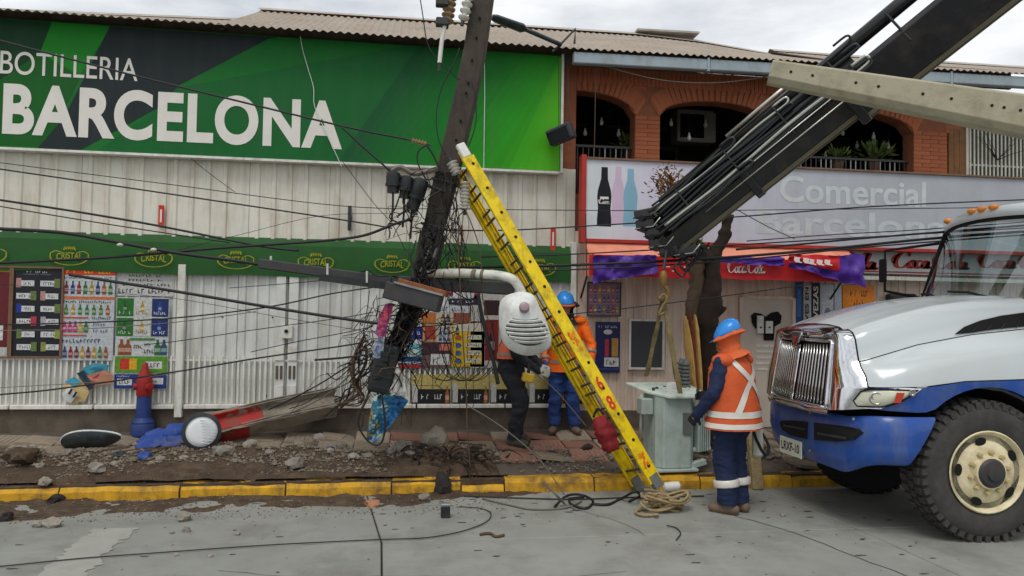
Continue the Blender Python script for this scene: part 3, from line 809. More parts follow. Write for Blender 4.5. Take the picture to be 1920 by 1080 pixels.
# big green sign
YS = 9.26
sg = thing('shop_sign', 'wide green BOTILLERIA BARCELONA sign with white letters above the cream cladding', 'sign', (-2.0, YS, 3.6))
sx1 = atY(1052, 200, YS).x; sz0 = (atY(0, 281, YS).z + atY(1048, 318, YS).z) / 2; sz1 = 5.085
sx0 = -6.4
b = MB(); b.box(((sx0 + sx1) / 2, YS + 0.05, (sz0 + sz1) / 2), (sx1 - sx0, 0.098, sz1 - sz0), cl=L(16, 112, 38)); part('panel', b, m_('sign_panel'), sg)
def onsign(pts): return [atY(px_, py_, YS) for px_, py_ in pts]
b = MB()
def poly(pts, c, y):
    b.add([Vector((min(max(p.x, sx0 + .01), sx1 - .01), YS - y, min(max(p.z, sz0 + .01), sz1 - .01))) for p in onsign(pts)], [tuple(range(len(pts)))], c=c)
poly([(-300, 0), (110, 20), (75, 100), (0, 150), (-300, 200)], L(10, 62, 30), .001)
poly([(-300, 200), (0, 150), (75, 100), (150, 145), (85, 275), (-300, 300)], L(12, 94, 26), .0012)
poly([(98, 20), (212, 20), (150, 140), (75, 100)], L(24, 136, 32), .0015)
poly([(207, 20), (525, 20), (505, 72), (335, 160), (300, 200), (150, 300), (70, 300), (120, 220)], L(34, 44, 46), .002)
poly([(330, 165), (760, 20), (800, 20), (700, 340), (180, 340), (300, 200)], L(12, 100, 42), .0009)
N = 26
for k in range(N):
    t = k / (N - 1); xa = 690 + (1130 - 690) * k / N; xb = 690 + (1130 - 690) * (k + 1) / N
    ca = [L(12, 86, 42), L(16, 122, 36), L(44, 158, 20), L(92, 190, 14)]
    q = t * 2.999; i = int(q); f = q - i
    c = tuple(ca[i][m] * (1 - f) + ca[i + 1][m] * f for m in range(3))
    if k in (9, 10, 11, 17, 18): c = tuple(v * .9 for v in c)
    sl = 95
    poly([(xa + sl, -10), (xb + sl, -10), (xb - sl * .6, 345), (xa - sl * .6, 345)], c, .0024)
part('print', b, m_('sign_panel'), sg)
b = MB()
b.box((sx1 + 0.012, YS + 0.04, (sz0 + sz1) / 2), (0.03, 0.13, sz1 - sz0 + 0.03)); b.box(((sx0 + sx1) / 2, YS + 0.04, sz0 - 0.012), (sx1 - sx0, 0.13, 0.028))
part('frame', b, m_('white_paint'), sg)
def on_px(x0, x1, yb, yt, Y):    # corner pixels -> a tidy upright box
    a, c = atY(x0, yb[0], Y), atY(x1, yb[1], Y); d, e = atY(x0, yt[0], Y), atY(x1, yt[1], Y)
    return a.x, c.x, (a.z + c.z) / 2, (d.z + e.z) / 2
x0, x1, z0, z1 = on_px(4, 641, (250, 283), (155, 190), YS)
part('lettering', text_mb('BARCELONA', x0, x1, z0, z1, YS - 0.006, offset=0.036, spacing=1.08), m_('white_letter'), sg)
x0, x1, z0, z1 = on_px(0, 258, (138, 153), (97, 108), YS)
part('lettering', text_mb('BOTILLERIA', x0, x1, z0, z1, YS - 0.006, offset=0.004, spacing=1.0), m_('white_letter'), sg)
for pts, r in (([(908, 75), (909, 180), (908, 240), (907, 318)], 0.006),):
    b = MB(); b.tube([atY(a, c, YS - 0.02) for a, c in pts], r, 5); part('conduit', b, m_('string_white'), sg)
b = MB(); b.tube(catmull([atY(a, c, YS - 0.03) for a, c in [(563, 68), (568, 95), (578, 130), (588, 165), (590, 200), (612, 250), (635, 300), (640, 312)]], 4), 0.005, 5)
solo('hanging_string', b, m_('string_white'), 'thin white string hanging across the green sign right of the letters', 'string')

# green beer awning strip
YA = 9.31
aw = thing('awning', 'narrow green CRISTAL awning strip above the white shop front', 'awning', (-2.0, YA, 2.2))
ax1 = atY(1082, 500, YA).x
za1, za0 = 2.565, 2.19
rows = []
for j in range(6):
    t = j / 5; row = []
    for i in range(121):
        x = -6.3 + (ax1 + 6.3) * i / 120
        row.append((x, YA + 0.02 * nz(x, t, 1.2) * t + (0.03 * (1 - t) ** 2), za1 + (za0 - za1) * t + 0.02 * nz(x, 3, .9) * t))
    rows.append(row)
b = MB(); b.grid(rows); part('valance', b, m_('awning_green'), aw, True)
rows = [[(x_, YF - 0.012, za1 + 0.09), (x_, YA + 0.03, za1)] for x_ in (-6.3, -2, ax1)]
b = MB(); b.grid(rows); part('awning_top', b, m_('awning_green'), aw)
for px_ in (-25, 130, 288, 442, 592, 735, 872, 1012):
    a = atY(px_, 470 + px_ * .032, YA - 0.03); b = MB(); Y_ = YA - 0.028
    tf = lambda u, v: Vector((a.x + u * 0.41, Y_, 2.355 + v * 0.23))
    text_mb('CRISTAL', 0, 0, 0, 0, 0, offset=0.02, mb=b, tf=lambda u, v: tf((u - .5) * .68, (v - .5) * .34 + .08 * (1 - (2 * u - 1) ** 2)))
    ribbon(b, [(-.5, .18), (-.48, -.1), (-.3, -.32), (0, -.4), (.3, -.32), (.48, -.1), (.5, .18)], .045, tf)
    ribbon(b, [(-.5, .18), (-.36, .3), (-.2, .22)], .045, tf); ribbon(b, [(.5, .18), (.36, .3), (.2, .22)], .045, tf)
    for q in (-.1, 0, .1): ribbon(b, [(q - .05, .34), (q, .52), (q + .05, .34)], .05, tf)
    part('emblem', b, m_('emblem_yellow'), aw)

# small red wall signs and dark bracket on the cladding
for px_, py_, h, lb in ((303, 405, 40, 'leftmost slim red sign screwed to the cream cladding'), (1037, 448, 42, 'slim red sign on the cream cladding beside the ladder'), (866, 442, 40, 'faded slim brown sign on the cream cladding right of the leaning pole')):
    a = atY(px_, py_ - h / 2, YF - 0.03); c = atY(px_, py_ + h / 2, YF - 0.03)
    t = thing('wall_sign', lb, 'sign', c, 'slim signs on the cladding')
    wd = 0.06 if px_ != 866 else 0.025
    b = MB(); b.box((a.x, YF - 0.035, (a.z + c.z) / 2), (wd, 0.012, a.z - c.z)); part('plate', b, m_('red_paint' if px_ != 866 else 'rust'), t)
    b = MB()
    b.box((a.x, YF - 0.043, (a.z + c.z) / 2), (wd * .35, 0.003, (a.z - c.z) * .6)); part('print', b, m_('white_letter' if px_ != 866 else 'rust'), t)
p = atY(656, 410, YF); b = MB(); b.box((p.x, YF - 0.05, p.z), (0.04, 0.05, 0.3)); b.tube([p + Vector((0, -.07, .12)), p + Vector((.03, -.1, 0)), p + Vector((0, -.07, -.13))], .008, 5)
solo('wall_bracket', b, m_('steel_dark'), 'dark metal bracket on the cream cladding left of the leaning pole', 'bracket')

# ------------------------------------------------------------------ posters of the left shop
rp = random.Random(3)
BT = [L(120, 40, 30), L(30, 60, 120), L(150, 30, 40), L(40, 120, 60), L(190, 150, 60), L(30, 50, 110), L(160, 90, 30), L(70, 120, 40)]
W_ = L(225, 226, 224); K_ = L(28, 30, 36)
items = [('g', .28, .03, .7, .05, W_, 12), ('g', .22, .06, .78, .075, L(150, 150, 160), 18)]
for r in range(6):
    for c in range(2):
        y0 = .12 + r * .145; x0 = .08 + c * .48 + r * .012
        s = (r + c) % 2
        items += [('r', x0 + (.1 if not s else 0), y0 + .02, x0 + (.36 if not s else .3), y0 + .085, W_), ('g', x0 + (.15 if not s else .06), y0 + .035, x0 + .3, y0 + .07, K_, 5),
                  ('r', x0 + (0 if not s else .28), y0 - .005, x0 + (.1 if not s else .4), y0 + .1, rp.choice([L(150, 160, 70), L(200, 150, 140), L(30, 60, 160), L(190, 60, 80), L(110, 130, 70), L(190, 180, 190), L(170, 140, 90)]))]
poster('price_board', 'black price board with two columns of white price tags', (24, 502), (112, 668), L(26, 30, 40), items, fr=('frame_brown', .022), cat='poster', th=.02)
items = [('r', 0, 0, 1, .085, L(214, 70, 20)), ('g', .08, .015, .95, .065, L(240, 190, 40), 13), ('g', .05, .1, .95, .125, K_, 24)]
for i in range(8): items.append(('b', .09 + i * .118, .15, .29, .075, BT[i]))
items += [('r', 0, .315, 1, .345, L(226, 120, 60)), ('g', .05, .36, .95, .385, K_, 22)]
for i in range(7): items.append(('b', .1 + i * .13, .4, .51, .07, rp.choice(BT)))
items += [('r', 0, .535, .52, .55, L(220, 90, 60)), ('g', .55, .53, .95, .56, K_, 10)]
for i in range(5): items.append(('b', .08 + i * .1, .58, .7, .08, rp.choice([L(60, 120, 60), L(200, 60, 120), L(90, 130, 90), L(190, 170, 60)])))
items += [('g', .62, .6, .9, .63, L(60, 70, 150), 6), ('g', .62, .67, .9, .7, L(60, 70, 150), 6), ('r', 0, .725, .5, .74, L(210, 80, 60)), ('g', .05, .77, .78, .81, L(50, 60, 120), 11)]
for i in range(8): items.append(('b', .1 + i * .11, .85, .97, .075, rp.choice(BT)))
poster('offer_poster', 'pale offer poster with an orange heading and rows of bottles', (117, 500), (211, 676), L(206, 212, 214), items)
items = [('g', .08, .03, .92, .12, K_, 15), ('g', .22, .2, .8, .29, K_, 10), ('g', .22, .37, .78, .46, K_, 9), ('g', .12, .54, .95, .63, K_, 14), ('g', .05, .74, .3, .9, K_, 4), ('g', .38, .74, .5, .9, K_, 2), ('g', .56, .74, .95, .9, K_, 7)]
poster('painted_notice', 'black hand painted lettering on the white wall above the green and blue poster', (218, 503), (326, 556), L(214, 214, 208), items, Y=YF - 0.04, th=.004, cat='notice')
items = []
for r in range(2):
    for c, cl in enumerate((L(40, 120, 36), L(214, 214, 206), L(30, 52, 112))):
        items += [('r', .01 + c * .33, .01 + r * .215, .325 + c * .33, .21 + r * .215, cl), ('b', .16 + c * .33, .04 + r * .215, .16 + r * .215, .07, [L(26, 90, 30), L(190, 160, 70), L(40, 80, 160)][c]), ('g', .05 + c * .33, .15 + r * .215, .28 + c * .33, .185 + r * .215, W_ if c != 1 else L(120, 50, 60), 6)]
items += [('r', .27, .445, .75, .47, L(70, 140, 60)), ('b', .12, .46, .63, .13, L(150, 84, 40)), ('b', .24, .46, .63, .13, L(150, 84, 40)), ('b', .8, .46, .63, .12, L(50, 110, 60)), ('b', .92, .46, .63, .12, L(40, 90, 110)), ('g', .35, .52, .52, .56, K_, 4), ('g', .55, .5, .72, .53, K_, 4), ('g', .55, .57, .74, .61, K_, 4),
          ('r', .01, .645, .99, .825, L(96, 160, 40)), ('r', .1, .67, .38, .79, L(214, 60, 40)), ('r', .28, .67, .42, .79, L(230, 180, 30)), ('r', .58, .7, .9, .78, W_), ('g', .62, .715, .86, .765, K_, 4),
          ('r', .01, .84, .99, .995, L(28, 58, 140)), ('r', .06, .89, .34, .96, W_), ('g', .1, .905, .3, .945, K_, 4), ('r', .62, .88, .93, .95, W_), ('g', .66, .895, .9, .935, K_, 4), ('g', .05, .855, .3, .87, W_, 8)]
poster('offer_poster', 'tall green and blue offer poster behind the red hydrant', (219, 557), (313, 729), L(214, 218, 216), items)
poster('red_poster', 'dark red poster cut off by the left picture edge', (-70, 500), (18, 668), L(110, 26, 36), [('r', 0, 0, 1, .05, L(210, 150, 40)), ('r', .2, .65, .85, .82, W_), ('g', .3, .7, .75, .78, K_, 5), ('r', 0, .9, 1, 1, L(200, 206, 200))], fr=('frame_brown', .02))
# posters to the right of the leaning pole
items = [('r', 0, 0, 1, .35, L(30, 40, 130)), ('r', .05, .15, .4, .6, L(90, 160, 220)), ('g', .45, .1, .95, .18, W_, 7), ('r', .5, .3, .98, .42, L(230, 232, 236)), ('r', 0, .42, 1, .72, L(90, 190, 205)), ('r', .1, .5, .9, .72, L(190, 230, 230)), ('r', 0, .72, 1, .85, L(30, 70, 130)), ('r', 0, .85, 1, .9, L(200, 214, 220)), ('r', 0, .92, 1, 1, L(206, 40, 44))]
poster('ice_poster', 'blue and turquoise poster with a red foot strip right of the leaning pole', (745, 613), (790, 690), L(60, 120, 180), items)
items = [('r', 0, 0, .5, .4, L(206, 160, 110)), ('r', .1, .05, .45, .35, L(170, 60, 50)), ('r', .5, 0, 1, .4, L(210, 206, 200)), ('b', .62, .05, .38, .1, L(40, 70, 60)), ('b', .76, .05, .38, .1, L(60, 90, 160)), ('b', .9, .05, .38, .1, L(130, 60, 60)), ('r', 0, .42, 1, .7, L(70, 40, 50)), ('r', .6, .45, .95, .6, L(220, 130, 110)), ('r', .3, .68, .95, .93, W_), ('g', .38, .75, .88, .88, L(60, 60, 80), 7)]
poster('meat_poster', 'dark red and white poster between the turquoise and the yellow poster', (791, 608), (846, 690), L(120, 90, 90), items)
items = [('r', .05, .03, .95, .22, L(222, 216, 196)), ('b', .16, .08, .3, .1, L(60, 60, 40))]
for r in range(4):
    items += [('r', .42, .3 + r * .17, .9, .4 + r * .17, L(226, 222, 190)), ('g', .48, .32 + r * .17, .86, .37 + r * .17, rp.choice([L(150, 50, 60), L(50, 70, 130)]), 6), ('e', .2, .36 + r * .17, .09, .06, rp.choice([L(60, 110, 170), L(190, 90, 40), L(140, 60, 50)]))]
poster('yellow_poster', 'bright yellow offer poster behind the hanging street lamp', (848, 602), (908, 688), L(232, 190, 26), items)
items = [('r', 0, 0, 1, .4, L(212, 214, 218)), ('g', .06, .1, .94, .32, L(50, 60, 110), 14), ('r', 0, .42, .3, 1, L(206, 120, 50)), ('r', .32, .45, .65, 1, L(212, 200, 170)), ('b', .45, .5, .95, .1, L(120, 90, 50)), ('b', .55, .5, .95, .1, L(60, 50, 60)), ('r', .67, .42, 1, 1, L(150, 80, 60))]
poster('banner_poster', 'pale blue lettered banner poster above the yellow poster', (790, 572), (880, 606), L(190, 180, 160), items)
items = [('r', 0, 0, 1, .3, L(220, 60, 90)), ('r', .12, .1, .8, .5, W_), ('r', 0, .55, 1, 1, L(40, 40, 60)), ('g', .1, .7, .9, .85, W_, 9)]
poster('pink_poster', 'pink and black poster under the fallen crossarm', (842, 545), (900, 572), L(200, 196, 200), items)
poster('menu_poster', 'white and dark red menu poster left of the street lamp head', (884, 548), (935, 690), L(206, 202, 194), [('r', .45, .1, 1, .3, L(60, 30, 34)), ('r', .5, .36, .98, .9, L(140, 40, 38)), ('b', .75, .4, .85, .2, L(60, 24, 26)), ('g', .05, .05, .4, .1, K_, 5), ('r', .05, .8, .4, .95, L(226, 190, 60))])
for k, (x0, x1) in enumerate(((772, 846), (848, 918), (920, 990), (992, 1062), (1064, 1100))):
    poster('strip_poster', ('yellow and black strip poster at the foot of the white wall, ' + ('leftmost', 'second from left', 'middle one', 'second from right', 'rightmost')[k]), (x0, 702), (x1 - 2, 757), L(205, 186, 110), [('r', 0, .5, 1, 1, L(24, 24, 28)), ('g', .25, .68, .8, .84, W_, 8), ('r', .02, .3, .16, .95, L(206, 206, 200)), ('b', .92, .4, .98, .1, L(180, 110, 50))], group='strip posters along the sill')
# torn poster hanging from the wall
b = MB(); Yp = YF - 0.1
def crumple(mb, outline, Y, c, amp=.03, sd=1.0):
    q = [atY(a, d, Y) for a, d in outline]; cx = sum((v for v in q), Vector()) / len(q)
    f = lambda v: Vector((v.x, v.y + amp * nz(v.x * 4, v.z * 4, 1, sd), v.z))
    n = len(q); vs = [f(cx)]
    for ring in (.5, 1.0): vs += [f(cx + (v - cx) * ring) for v in q]
    fs = [(0, 1 + i, 1 + (i + 1) % n) for i in range(n)] + [(1 + i, 1 + n + i, 1 + n + (i + 1) % n, 1 + (i + 1) % n) for i in range(n)]
    mb.add(vs, fs, c=c)
crumple(b, [(118, 722), (135, 708), (160, 712), (168, 735), (160, 752), (140, 756), (120, 748)], Yp, L(214, 186, 130))
crumple(b, [(116, 738), (132, 722), (146, 742), (132, 756), (121, 752)], Yp - .02, W_)
crumple(b, [(120, 716), (140, 706), (152, 716), (140, 724)], Yp - .015, L(60, 160, 190))
crumple(b, [(155, 690), (178, 680), (204, 684), (200, 700), (176, 710), (160, 708)], Yp - .01, L(70, 160, 180), .04, 3)
crumple(b, [(160, 704), (196, 694), (214, 704), (208, 720), (180, 722), (166, 716)], Yp - .025, L(190, 130, 100), .04, 4)
crumple(b, [(144, 700), (158, 694), (176, 726), (168, 732)], Yp - .03, L(40, 60, 80), .03, 5)
crumple(b, [(168, 712), (186, 700), (192, 716), (176, 724)], Yp - .034, L(170, 60, 80), .03, 6)
for k, (a_, c_) in enumerate((((128, 736), (136, 734)), ((134, 742), (146, 740)))):
    q0, q1 = atY(a_[0], a_[1] - 6, Yp - .05), atY(c_[0], c_[1] + 4, Yp - .05); b.box(((q0.x + q1.x) / 2, Yp - .05, (q0.z + q1.z) / 2), (.022, .003, .07), Matrix.Rotation(.5, 3, 'Y'), cl=K_)
solo('torn_poster', b, m_('print_worn'), 'torn colourful round poster hanging low on the white bars at left', 'poster')

# ================================================================== BRICK UPPER FLOOR AND RIGHT SHOP
YB = 9.5; XE = 10.2
brk = thing('brick_building', 'brick upper floor with arched openings above the pale shop sign', 'building', (5.5, YB, 0.35))
def bx(px_, py_=260): return atY(px_, py_, YB).x
ops = [(1.55, bx(1190), 4.43, 4.72), (bx(1237), bx(1438), 4.45, 4.68), (bx(1486), bx(1712), 4.40, 4.67)]   # x0, x1, spring, apex
pier = [(bx(1190), bx(1237)), (bx(1438), bx(1486)), (bx(1712), bx(1775))]
ZT = 5.06; b = MB()
def arch_z(x, o):
    t = (x - o[0]) / (o[1] - o[0]) * 2 - 1; return o[2] + (o[3] - o[2]) * math.sqrt(max(0, 1 - t * t)) ** 1.0 if abs(t) < 1 else o[2]
for o in ops:
    n = 16
    for k in range(n):
        xa, xb = o[0] + (o[1] - o[0]) * k / n, o[0] + (o[1] - o[0]) * (k + 1) / n
        b.prism([(xa, YB, arch_z(xa, o)), (xb, YB, arch_z(xb, o)), (xb, YB, ZT), (xa, YB, ZT)], (0, .22, 0))
for p0, p1 in pier:
    b.box(((p0 + p1) / 2, YB + .11, (3.0 + ZT) / 2), (p1 - p0, .22, ZT - 3.0))
part('wall', b, m_('mortar'), brk)
bm_ = MB(); bm_.box((0, 0, 0), (0.23, 0.04, 0.052)); brick_me = bm_.mesh('brick', m_('brick'))
av = MB(); av.box((0, 0, 0), (0.24, 0.04, 0.054)); arch_me = av.mesh('brick', m_('brick'))
bh = MB(); bh.box((0, 0, 0), (0.112, 0.04, 0.052)); half_me = bh.mesh('brick', m_('brick'))
off = ROOTOFF[brk.name]
def brick(x, z, ang=0, me=brick_me, dy=0, sx=1.0):
    o = link('brick', me, brk); o.scale = (sx, 1, 1); o.location = Vector((x, YB + 0.008 + dy + random.uniform(-.003, .003), z)) - off; o.rotation_euler = (0, ang, 0)
for i, (p0, p1) in enumerate(pier):
    sp = 4.45; w = p1 - p0; r = 0; z = 3.56
    while z < sp - .02:
        nf = max(1, int(round(w / .24))); u_ = w / nf
        if r % 2 == 0: seg = [(p0 + u_ * (k + .5), u_) for k in range(nf)]
        else: seg = [(p0 + u_ * .25, u_ * .5)] + [(p0 + u_ * (k + 1), u_) for k in range(nf - 1)] + [(p1 - u_ * .25, u_ * .5)]
        for cx_, l_ in seg: brick(cx_, z, 0, brick_me, 0, (l_ - .008) / .23)
        z += .0565; r += 1
    while z < ZT - .24:      # courses between the two arches, set back behind the fan of bricks
        x = p0 - .2 + (.11 if r % 2 else 0)
        while x < p1 + .2:
            if all(not (q[0] - .02 < x + dx_ < q[1] + .02 and arch_z(x + dx_, q) > z - .05) for q in ops for dx_ in (-.115, 0, .115)): brick(x, z, 0, brick_me, .014)
            x += .238
        z += .0565; r += 1
for o in ops:
    n = 30
    for k in range(n):
        t = pi * (k + .5) / n; x = (o[0] + o[1]) / 2 - cos(t) * (o[1] - o[0]) / 2
        if x < 1.95: continue
        zc = arch_z(x, o); dx = (x - (o[0] + o[1]) / 2) / (o[1] - o[0]) * 2
        a = dx * 0.55; L2 = .124
        brick(x + sin(a) * L2, zc + cos(a) * L2 + .004, a + pi / 2, arch_me, -.004 * (k % 2))
x = 2.0
while x < pier[2][1] - .03:
    brick(x + .034, ZT - .115, pi / 2); x += .0585
b = MB(); b.box((pier[2][1] + .2, YB + .06, 4.0), (.34, .08, 2.1)); part('wood_panel', b, m_('wood_brown'), brk)
for k in range(4):
    b = MB(); b.box((pier[2][1] + .075 + .085 * k, YB + .012, 4.2), (.08, .018, 1.6)); part('plank', b, m_('wood_brown'), brk)
# rooms behind the arches
b = MB()
b.box((6.0, 12.3, 4.3), (8.6, .1, 1.8)); b.box((6.0, 10.9, 3.35), (8.6, 2.8, .1)); b.box((6.0, 10.98, 5.03), (8.6, 2.5, .06)); b.box((1.75, 10.9, 4.3), (.1, 2.8, 1.8)); b.box((10.2, 10.9, 4.3), (.1, 2.8, 1.8))
part('room', b, m_('interior'), brk)
for k in range(9):
    b = MB(); b.box((2.3 + k * .8, 10.9, 4.93), (.09, 2.6, .1)); part('ceiling_beam', b, m_('interior'), brk)
for X_, w in ((4.15, 1.0), (6.4, 1.2)):
    b = MB(); b.box((X_, 12.22, 4.2), (w, .06, .95)); wn_ = part('window', b, m_('interior_green'), brk)
    b = MB(); b.box((X_, 12.17, 4.2), (w - .14, .04, .8)); part('pane', b, m_('glass_dark'), wn_)
# lower walls of the right shop
x = XS + 0.0
while x < XE:
    x1 = min(x + .97, XE); part('wall_panel', sheet(x + .002, x1 - .002, .5, 2.86, YF + .0 + random.uniform(-.003, .003), .108, .022, .016), m_('beige_sheet'), brk); x = x1
b = MB(); b.box(((XS + XE) / 2, YF + .05, 0.42), (XE - XS, .16, .26)); part('plinth', b, m_('plinth'), brk)
b = MB(); b.box(((XS + XE) / 2, YF + 1.6, 1.9), (XE - XS, 3.1, 2.9)); part('core', b, m_('mortar'), brk)
# roof and gutter
eave_x = 2.08
roof_b = part('roof', roof(2.081, rg2[-1][0], eave, rg2), m_('roof_tan'), brk, True)
part('roof', roof(rg2[-1][0], rg3[-1][0], eave, rg3), m_('roof_tan'), brk, True)
part('roof', roof(rg3[-1][0], 12.4, eave, rg4), m_('roof_tan'), brk, True)
part('ridge_cap', ridge_cap(rg2, None, .16, 2.081, rg2[-1][0]), m_('roof_ridge'), roof_b)
part('ridge_cap', ridge_cap(rg3), m_('roof_ridge'), roof_b); part('ridge_cap', ridge_cap(rg4), m_('roof_ridge'), roof_b)
a = atY(1190, 66, YR); c = atY(1305, 72, YR); b = MB(); b.bar((a.x, YR, a.z + .045), (c.x, YR, c.z + .045), .3, .03); part('roof_vent', b, m_('roof_ridge'), roof_b)
gx = [2.06, 3.85, 5.6, 7.3, bx(1888)]
for i in range(4):
    zc = ZE - .1 + (gx[i] - 2.05) * .012
    b = MB(); b.bar((gx[i] + .004, 9.06, zc), (gx[i + 1] - .004, 9.06, ZE - .1 + (gx[i + 1] - 2.05) * .012), .1, .145); part('gutter', b, m_('gutter'), brk, bev=.012)
    b = MB(); b.box(((gx[i] + gx[i + 1]) / 2, 9.44, 5.16 + (gx[i] - 2.05) * .012), (gx[i + 1] - gx[i], .04, .26)); part('eave_board', b, m_('plinth'), brk)
    b = MB(); b.box((gx[i + 1] - .02, 9.06, zc + .02), (.03, .12, .17)); part('gutter_bracket', b, m_('gutter'), brk)

# things on the balcony
BULBS = ((1128, 228, 10.2), (1160, 250, 10.1), (1097, 248, 10.3), (1258, 230, 10.2), (1292, 257, 9.95), (1323, 233, 10.3), (1548, 292, 10.0), (1580, 248, 10.2), (1638, 255, 10.0), (1666, 275, 9.95), (1703, 243, 10.3), (1607, 272, 10.4))
for k, (px_, py_, Yb) in enumerate(BULBS):
    p = atY(px_, py_, Yb)
    arch = 'left' if px_ < 1190 else ('middle' if px_ < 1440 else 'right')
    order = sorted(q[0] for q in BULBS if (q[0] < 1190) == (px_ < 1190) and (q[0] < 1440) == (px_ < 1440)); rank = ('leftmost', 'second', 'third', 'fourth', 'fifth', 'sixth')[order.index(px_)]
    t = thing('hanging_bulb', 'small pale bulb in the %s brick arch, %s%s' % (arch, rank, '' if rank == 'leftmost' else ' from the left'), 'light bulb', p, 'bulbs in the %s arch' % arch)
    b = MB(); b.lathe([(.004, -.055), (.022, -.045), (.03, -.02), (.024, .012), (.013, .03), (.013, .06)], p, n=10); part('bulb', b, m_('bulb'), t, True)
    b = MB(); b.tube([p + Vector((0, 0, .06)), (p.x, p.y, 5.0)], .003, 4); part('cord', b, m_('cable'), t)
p = atY(1300, 240, 10.9)
t = thing('air_conditioner', 'boxy pale air conditioner on the wall inside the middle arch', 'air conditioner', p)
b = MB(); b.box(p, (.62, .3, .5)); part('casing', b, m_('ac_white'), t, bev=.02)
b = MB(); b.box(p + Vector((-.08, -.155, -.01)), (.38, .012, .36)); part('grille', b, m_('glass_dark'), t)
def leaf(mb, p, d, l, w):
    d = Vector(d).normalized(); sd = d.cross(Vector((random.uniform(-1, 1), random.uniform(-1, 1), 1))).normalized()
    mb.add([p, p + d * l * .5 + sd * w, p + d * l, p + d * l * .5 - sd * w], [(0, 1, 2, 3)])
def plant(px_, py_, Yb, r, n, lab):
    p = atY(px_, py_, Yb); t = thing('potted_plant', lab, 'plant', p)
    b = MB(); b.lathe([(.07, -.14), (.09, 0), (.1, .02)], p, n=10); part('pot', b, m_('frame_brown'), t)
    b = MB()
    for k in range(n):
        a = random.uniform(0, 6.28); e = random.uniform(.2, 1.4); d = Vector((cos(a) * cos(e), sin(a) * cos(e), sin(e)))
        leaf(b, p + d * r * random.uniform(.1, .8), d + Vector((0, 0, random.uniform(-.6, .3))), r * random.uniform(.3, .6), .02)
    part('leaves', b, m_('leaf_green'), t)
plant(1182, 288, 9.95, .28, 120, 'leafy green plant beside the left brick pier')
plant(1640, 305, 9.9, .32, 140, 'leafy plant at the foot of the right arch')
plant(1570, 306, 9.9, .26, 110, 'small leafy plant in the right arch close to the boom')
for x0, x1, lab in ((2.08, pier[0][0], 'dark balcony railing in the left brick arch'), (ops[2][0], ops[2][1], 'dark balcony railing in the right brick arch')):
    t = thing('balcony_railing', lab, 'railing', ((x0 + x1) / 2, 9.62, 3.45))
    b = MB(); b.box(((x0 + x1) / 2, 9.62, 4.02), (x1 - x0, .04, .03)); part('hand_rail', b, m_('steel_dark'), t)
    x = x0 + .04
    while x < x1:
        b = MB(); b.box((x, 9.62, 3.72), (.014, .014, .57)); part('baluster', b, m_('steel' if random.random() < .5 else 'steel_dark'), t); x += .075
# white grille at the far right
x0, x1 = bx(1812), XE
t = thing('window_grille', 'white barred grille at the right end of the brick floor', 'grille', ((x0 + x1) / 2, YB, 3.6))
b = MB(); b.box(((x0 + x1) / 2, YB + .12, 4.3), (x1 - x0, .02, 1.5)); part('backing', b, m_('interior_green'), t)
b = MB()
for z in (3.62, 4.0, 4.62): b.box(((x0 + x1) / 2, YB + .02, z), (x1 - x0, .02, .025))
b.box((x0 + .02, YB + .018, 4.2), (.04, .03, 1.5)); part('rails', b, m_('rail_white'), t)
x = x0 + .06
while x < x1:
    b = MB(); b.box((x, YB - .002, 4.2), (.022, .012, 1.45)); part('bar', b, m_('rail_white'), t); x += .062
p = atY(1870, 300, 9.42); b = MB()
for k in range(9):
    q = p.copy(); pts = [q.copy()]; d = Vector((random.uniform(-.8, .8), -.1, random.uniform(.2, 1)))
    for s in range(6): q += d.normalized() * .08; d += Vector((random.uniform(-.3, .3), 0, random.uniform(-.2, .3))); pts.append(q.copy())
    b.tube(pts, [.007 - .0009 * i for i in range(len(pts))], 4)
solo('bare_shrub', b, m_('bark'), 'bare twiggy shrub in front of the white grille at right', 'shrub')
# dark floodlight box hung beside the green sign
p = atY(1052, 252, 9.05)
t = thing('floodlight', 'dark box floodlight hung at the right end of the green sign', 'floodlight', p)
R = Matrix.Rotation(radians(-22), 3, 'Y') @ Matrix.Rotation(radians(-28), 3, 'Z')
b = MB(); b.box(p, (.32, .2, .2), R); part('housing', b, m_('speaker_box'), t, bev=.015)
b = MB(); b.box(p + R @ Vector((-.02, -.104, -.01)), (.27, .008, .15), R); part('glass', b, m_('glass_dark'), t)
for dx in (-.02, .1):
    b = MB(); b.tube([p + Vector((dx, .05, .1)), (p.x + dx, p.y + .1, ZE - .1)], .006, 5); part('hanger', b, m_('steel_dark'), t)
for pts, lab in (([(1295 / 3 + 640, 365 / 3), (1290 / 3 + 640, 660 / 3)], None), ([(1117, 116), (1116, 200), (1114, 300)], 'thin rusty wire hanging down in front of the left arch')):
    if lab:
        b = MB(); b.tube([atY(a, c, 9.15) for a, c in pts], .006, 5); solo('drop_wire', b, m_('cable_brown'), lab, 'wire')
b = MB(); b.tube(catmull([atY(a, c, 9.1) for a, c in [(1120, 120), (1180, 137), (1240, 150), (1300, 155), (1360, 154), (1430, 145), (1470, 136)]], 4), .007, 5)
solo('slack_wire', b, m_('cable_grey'), 'pale slack wire sagging under the grey gutter', 'wire')

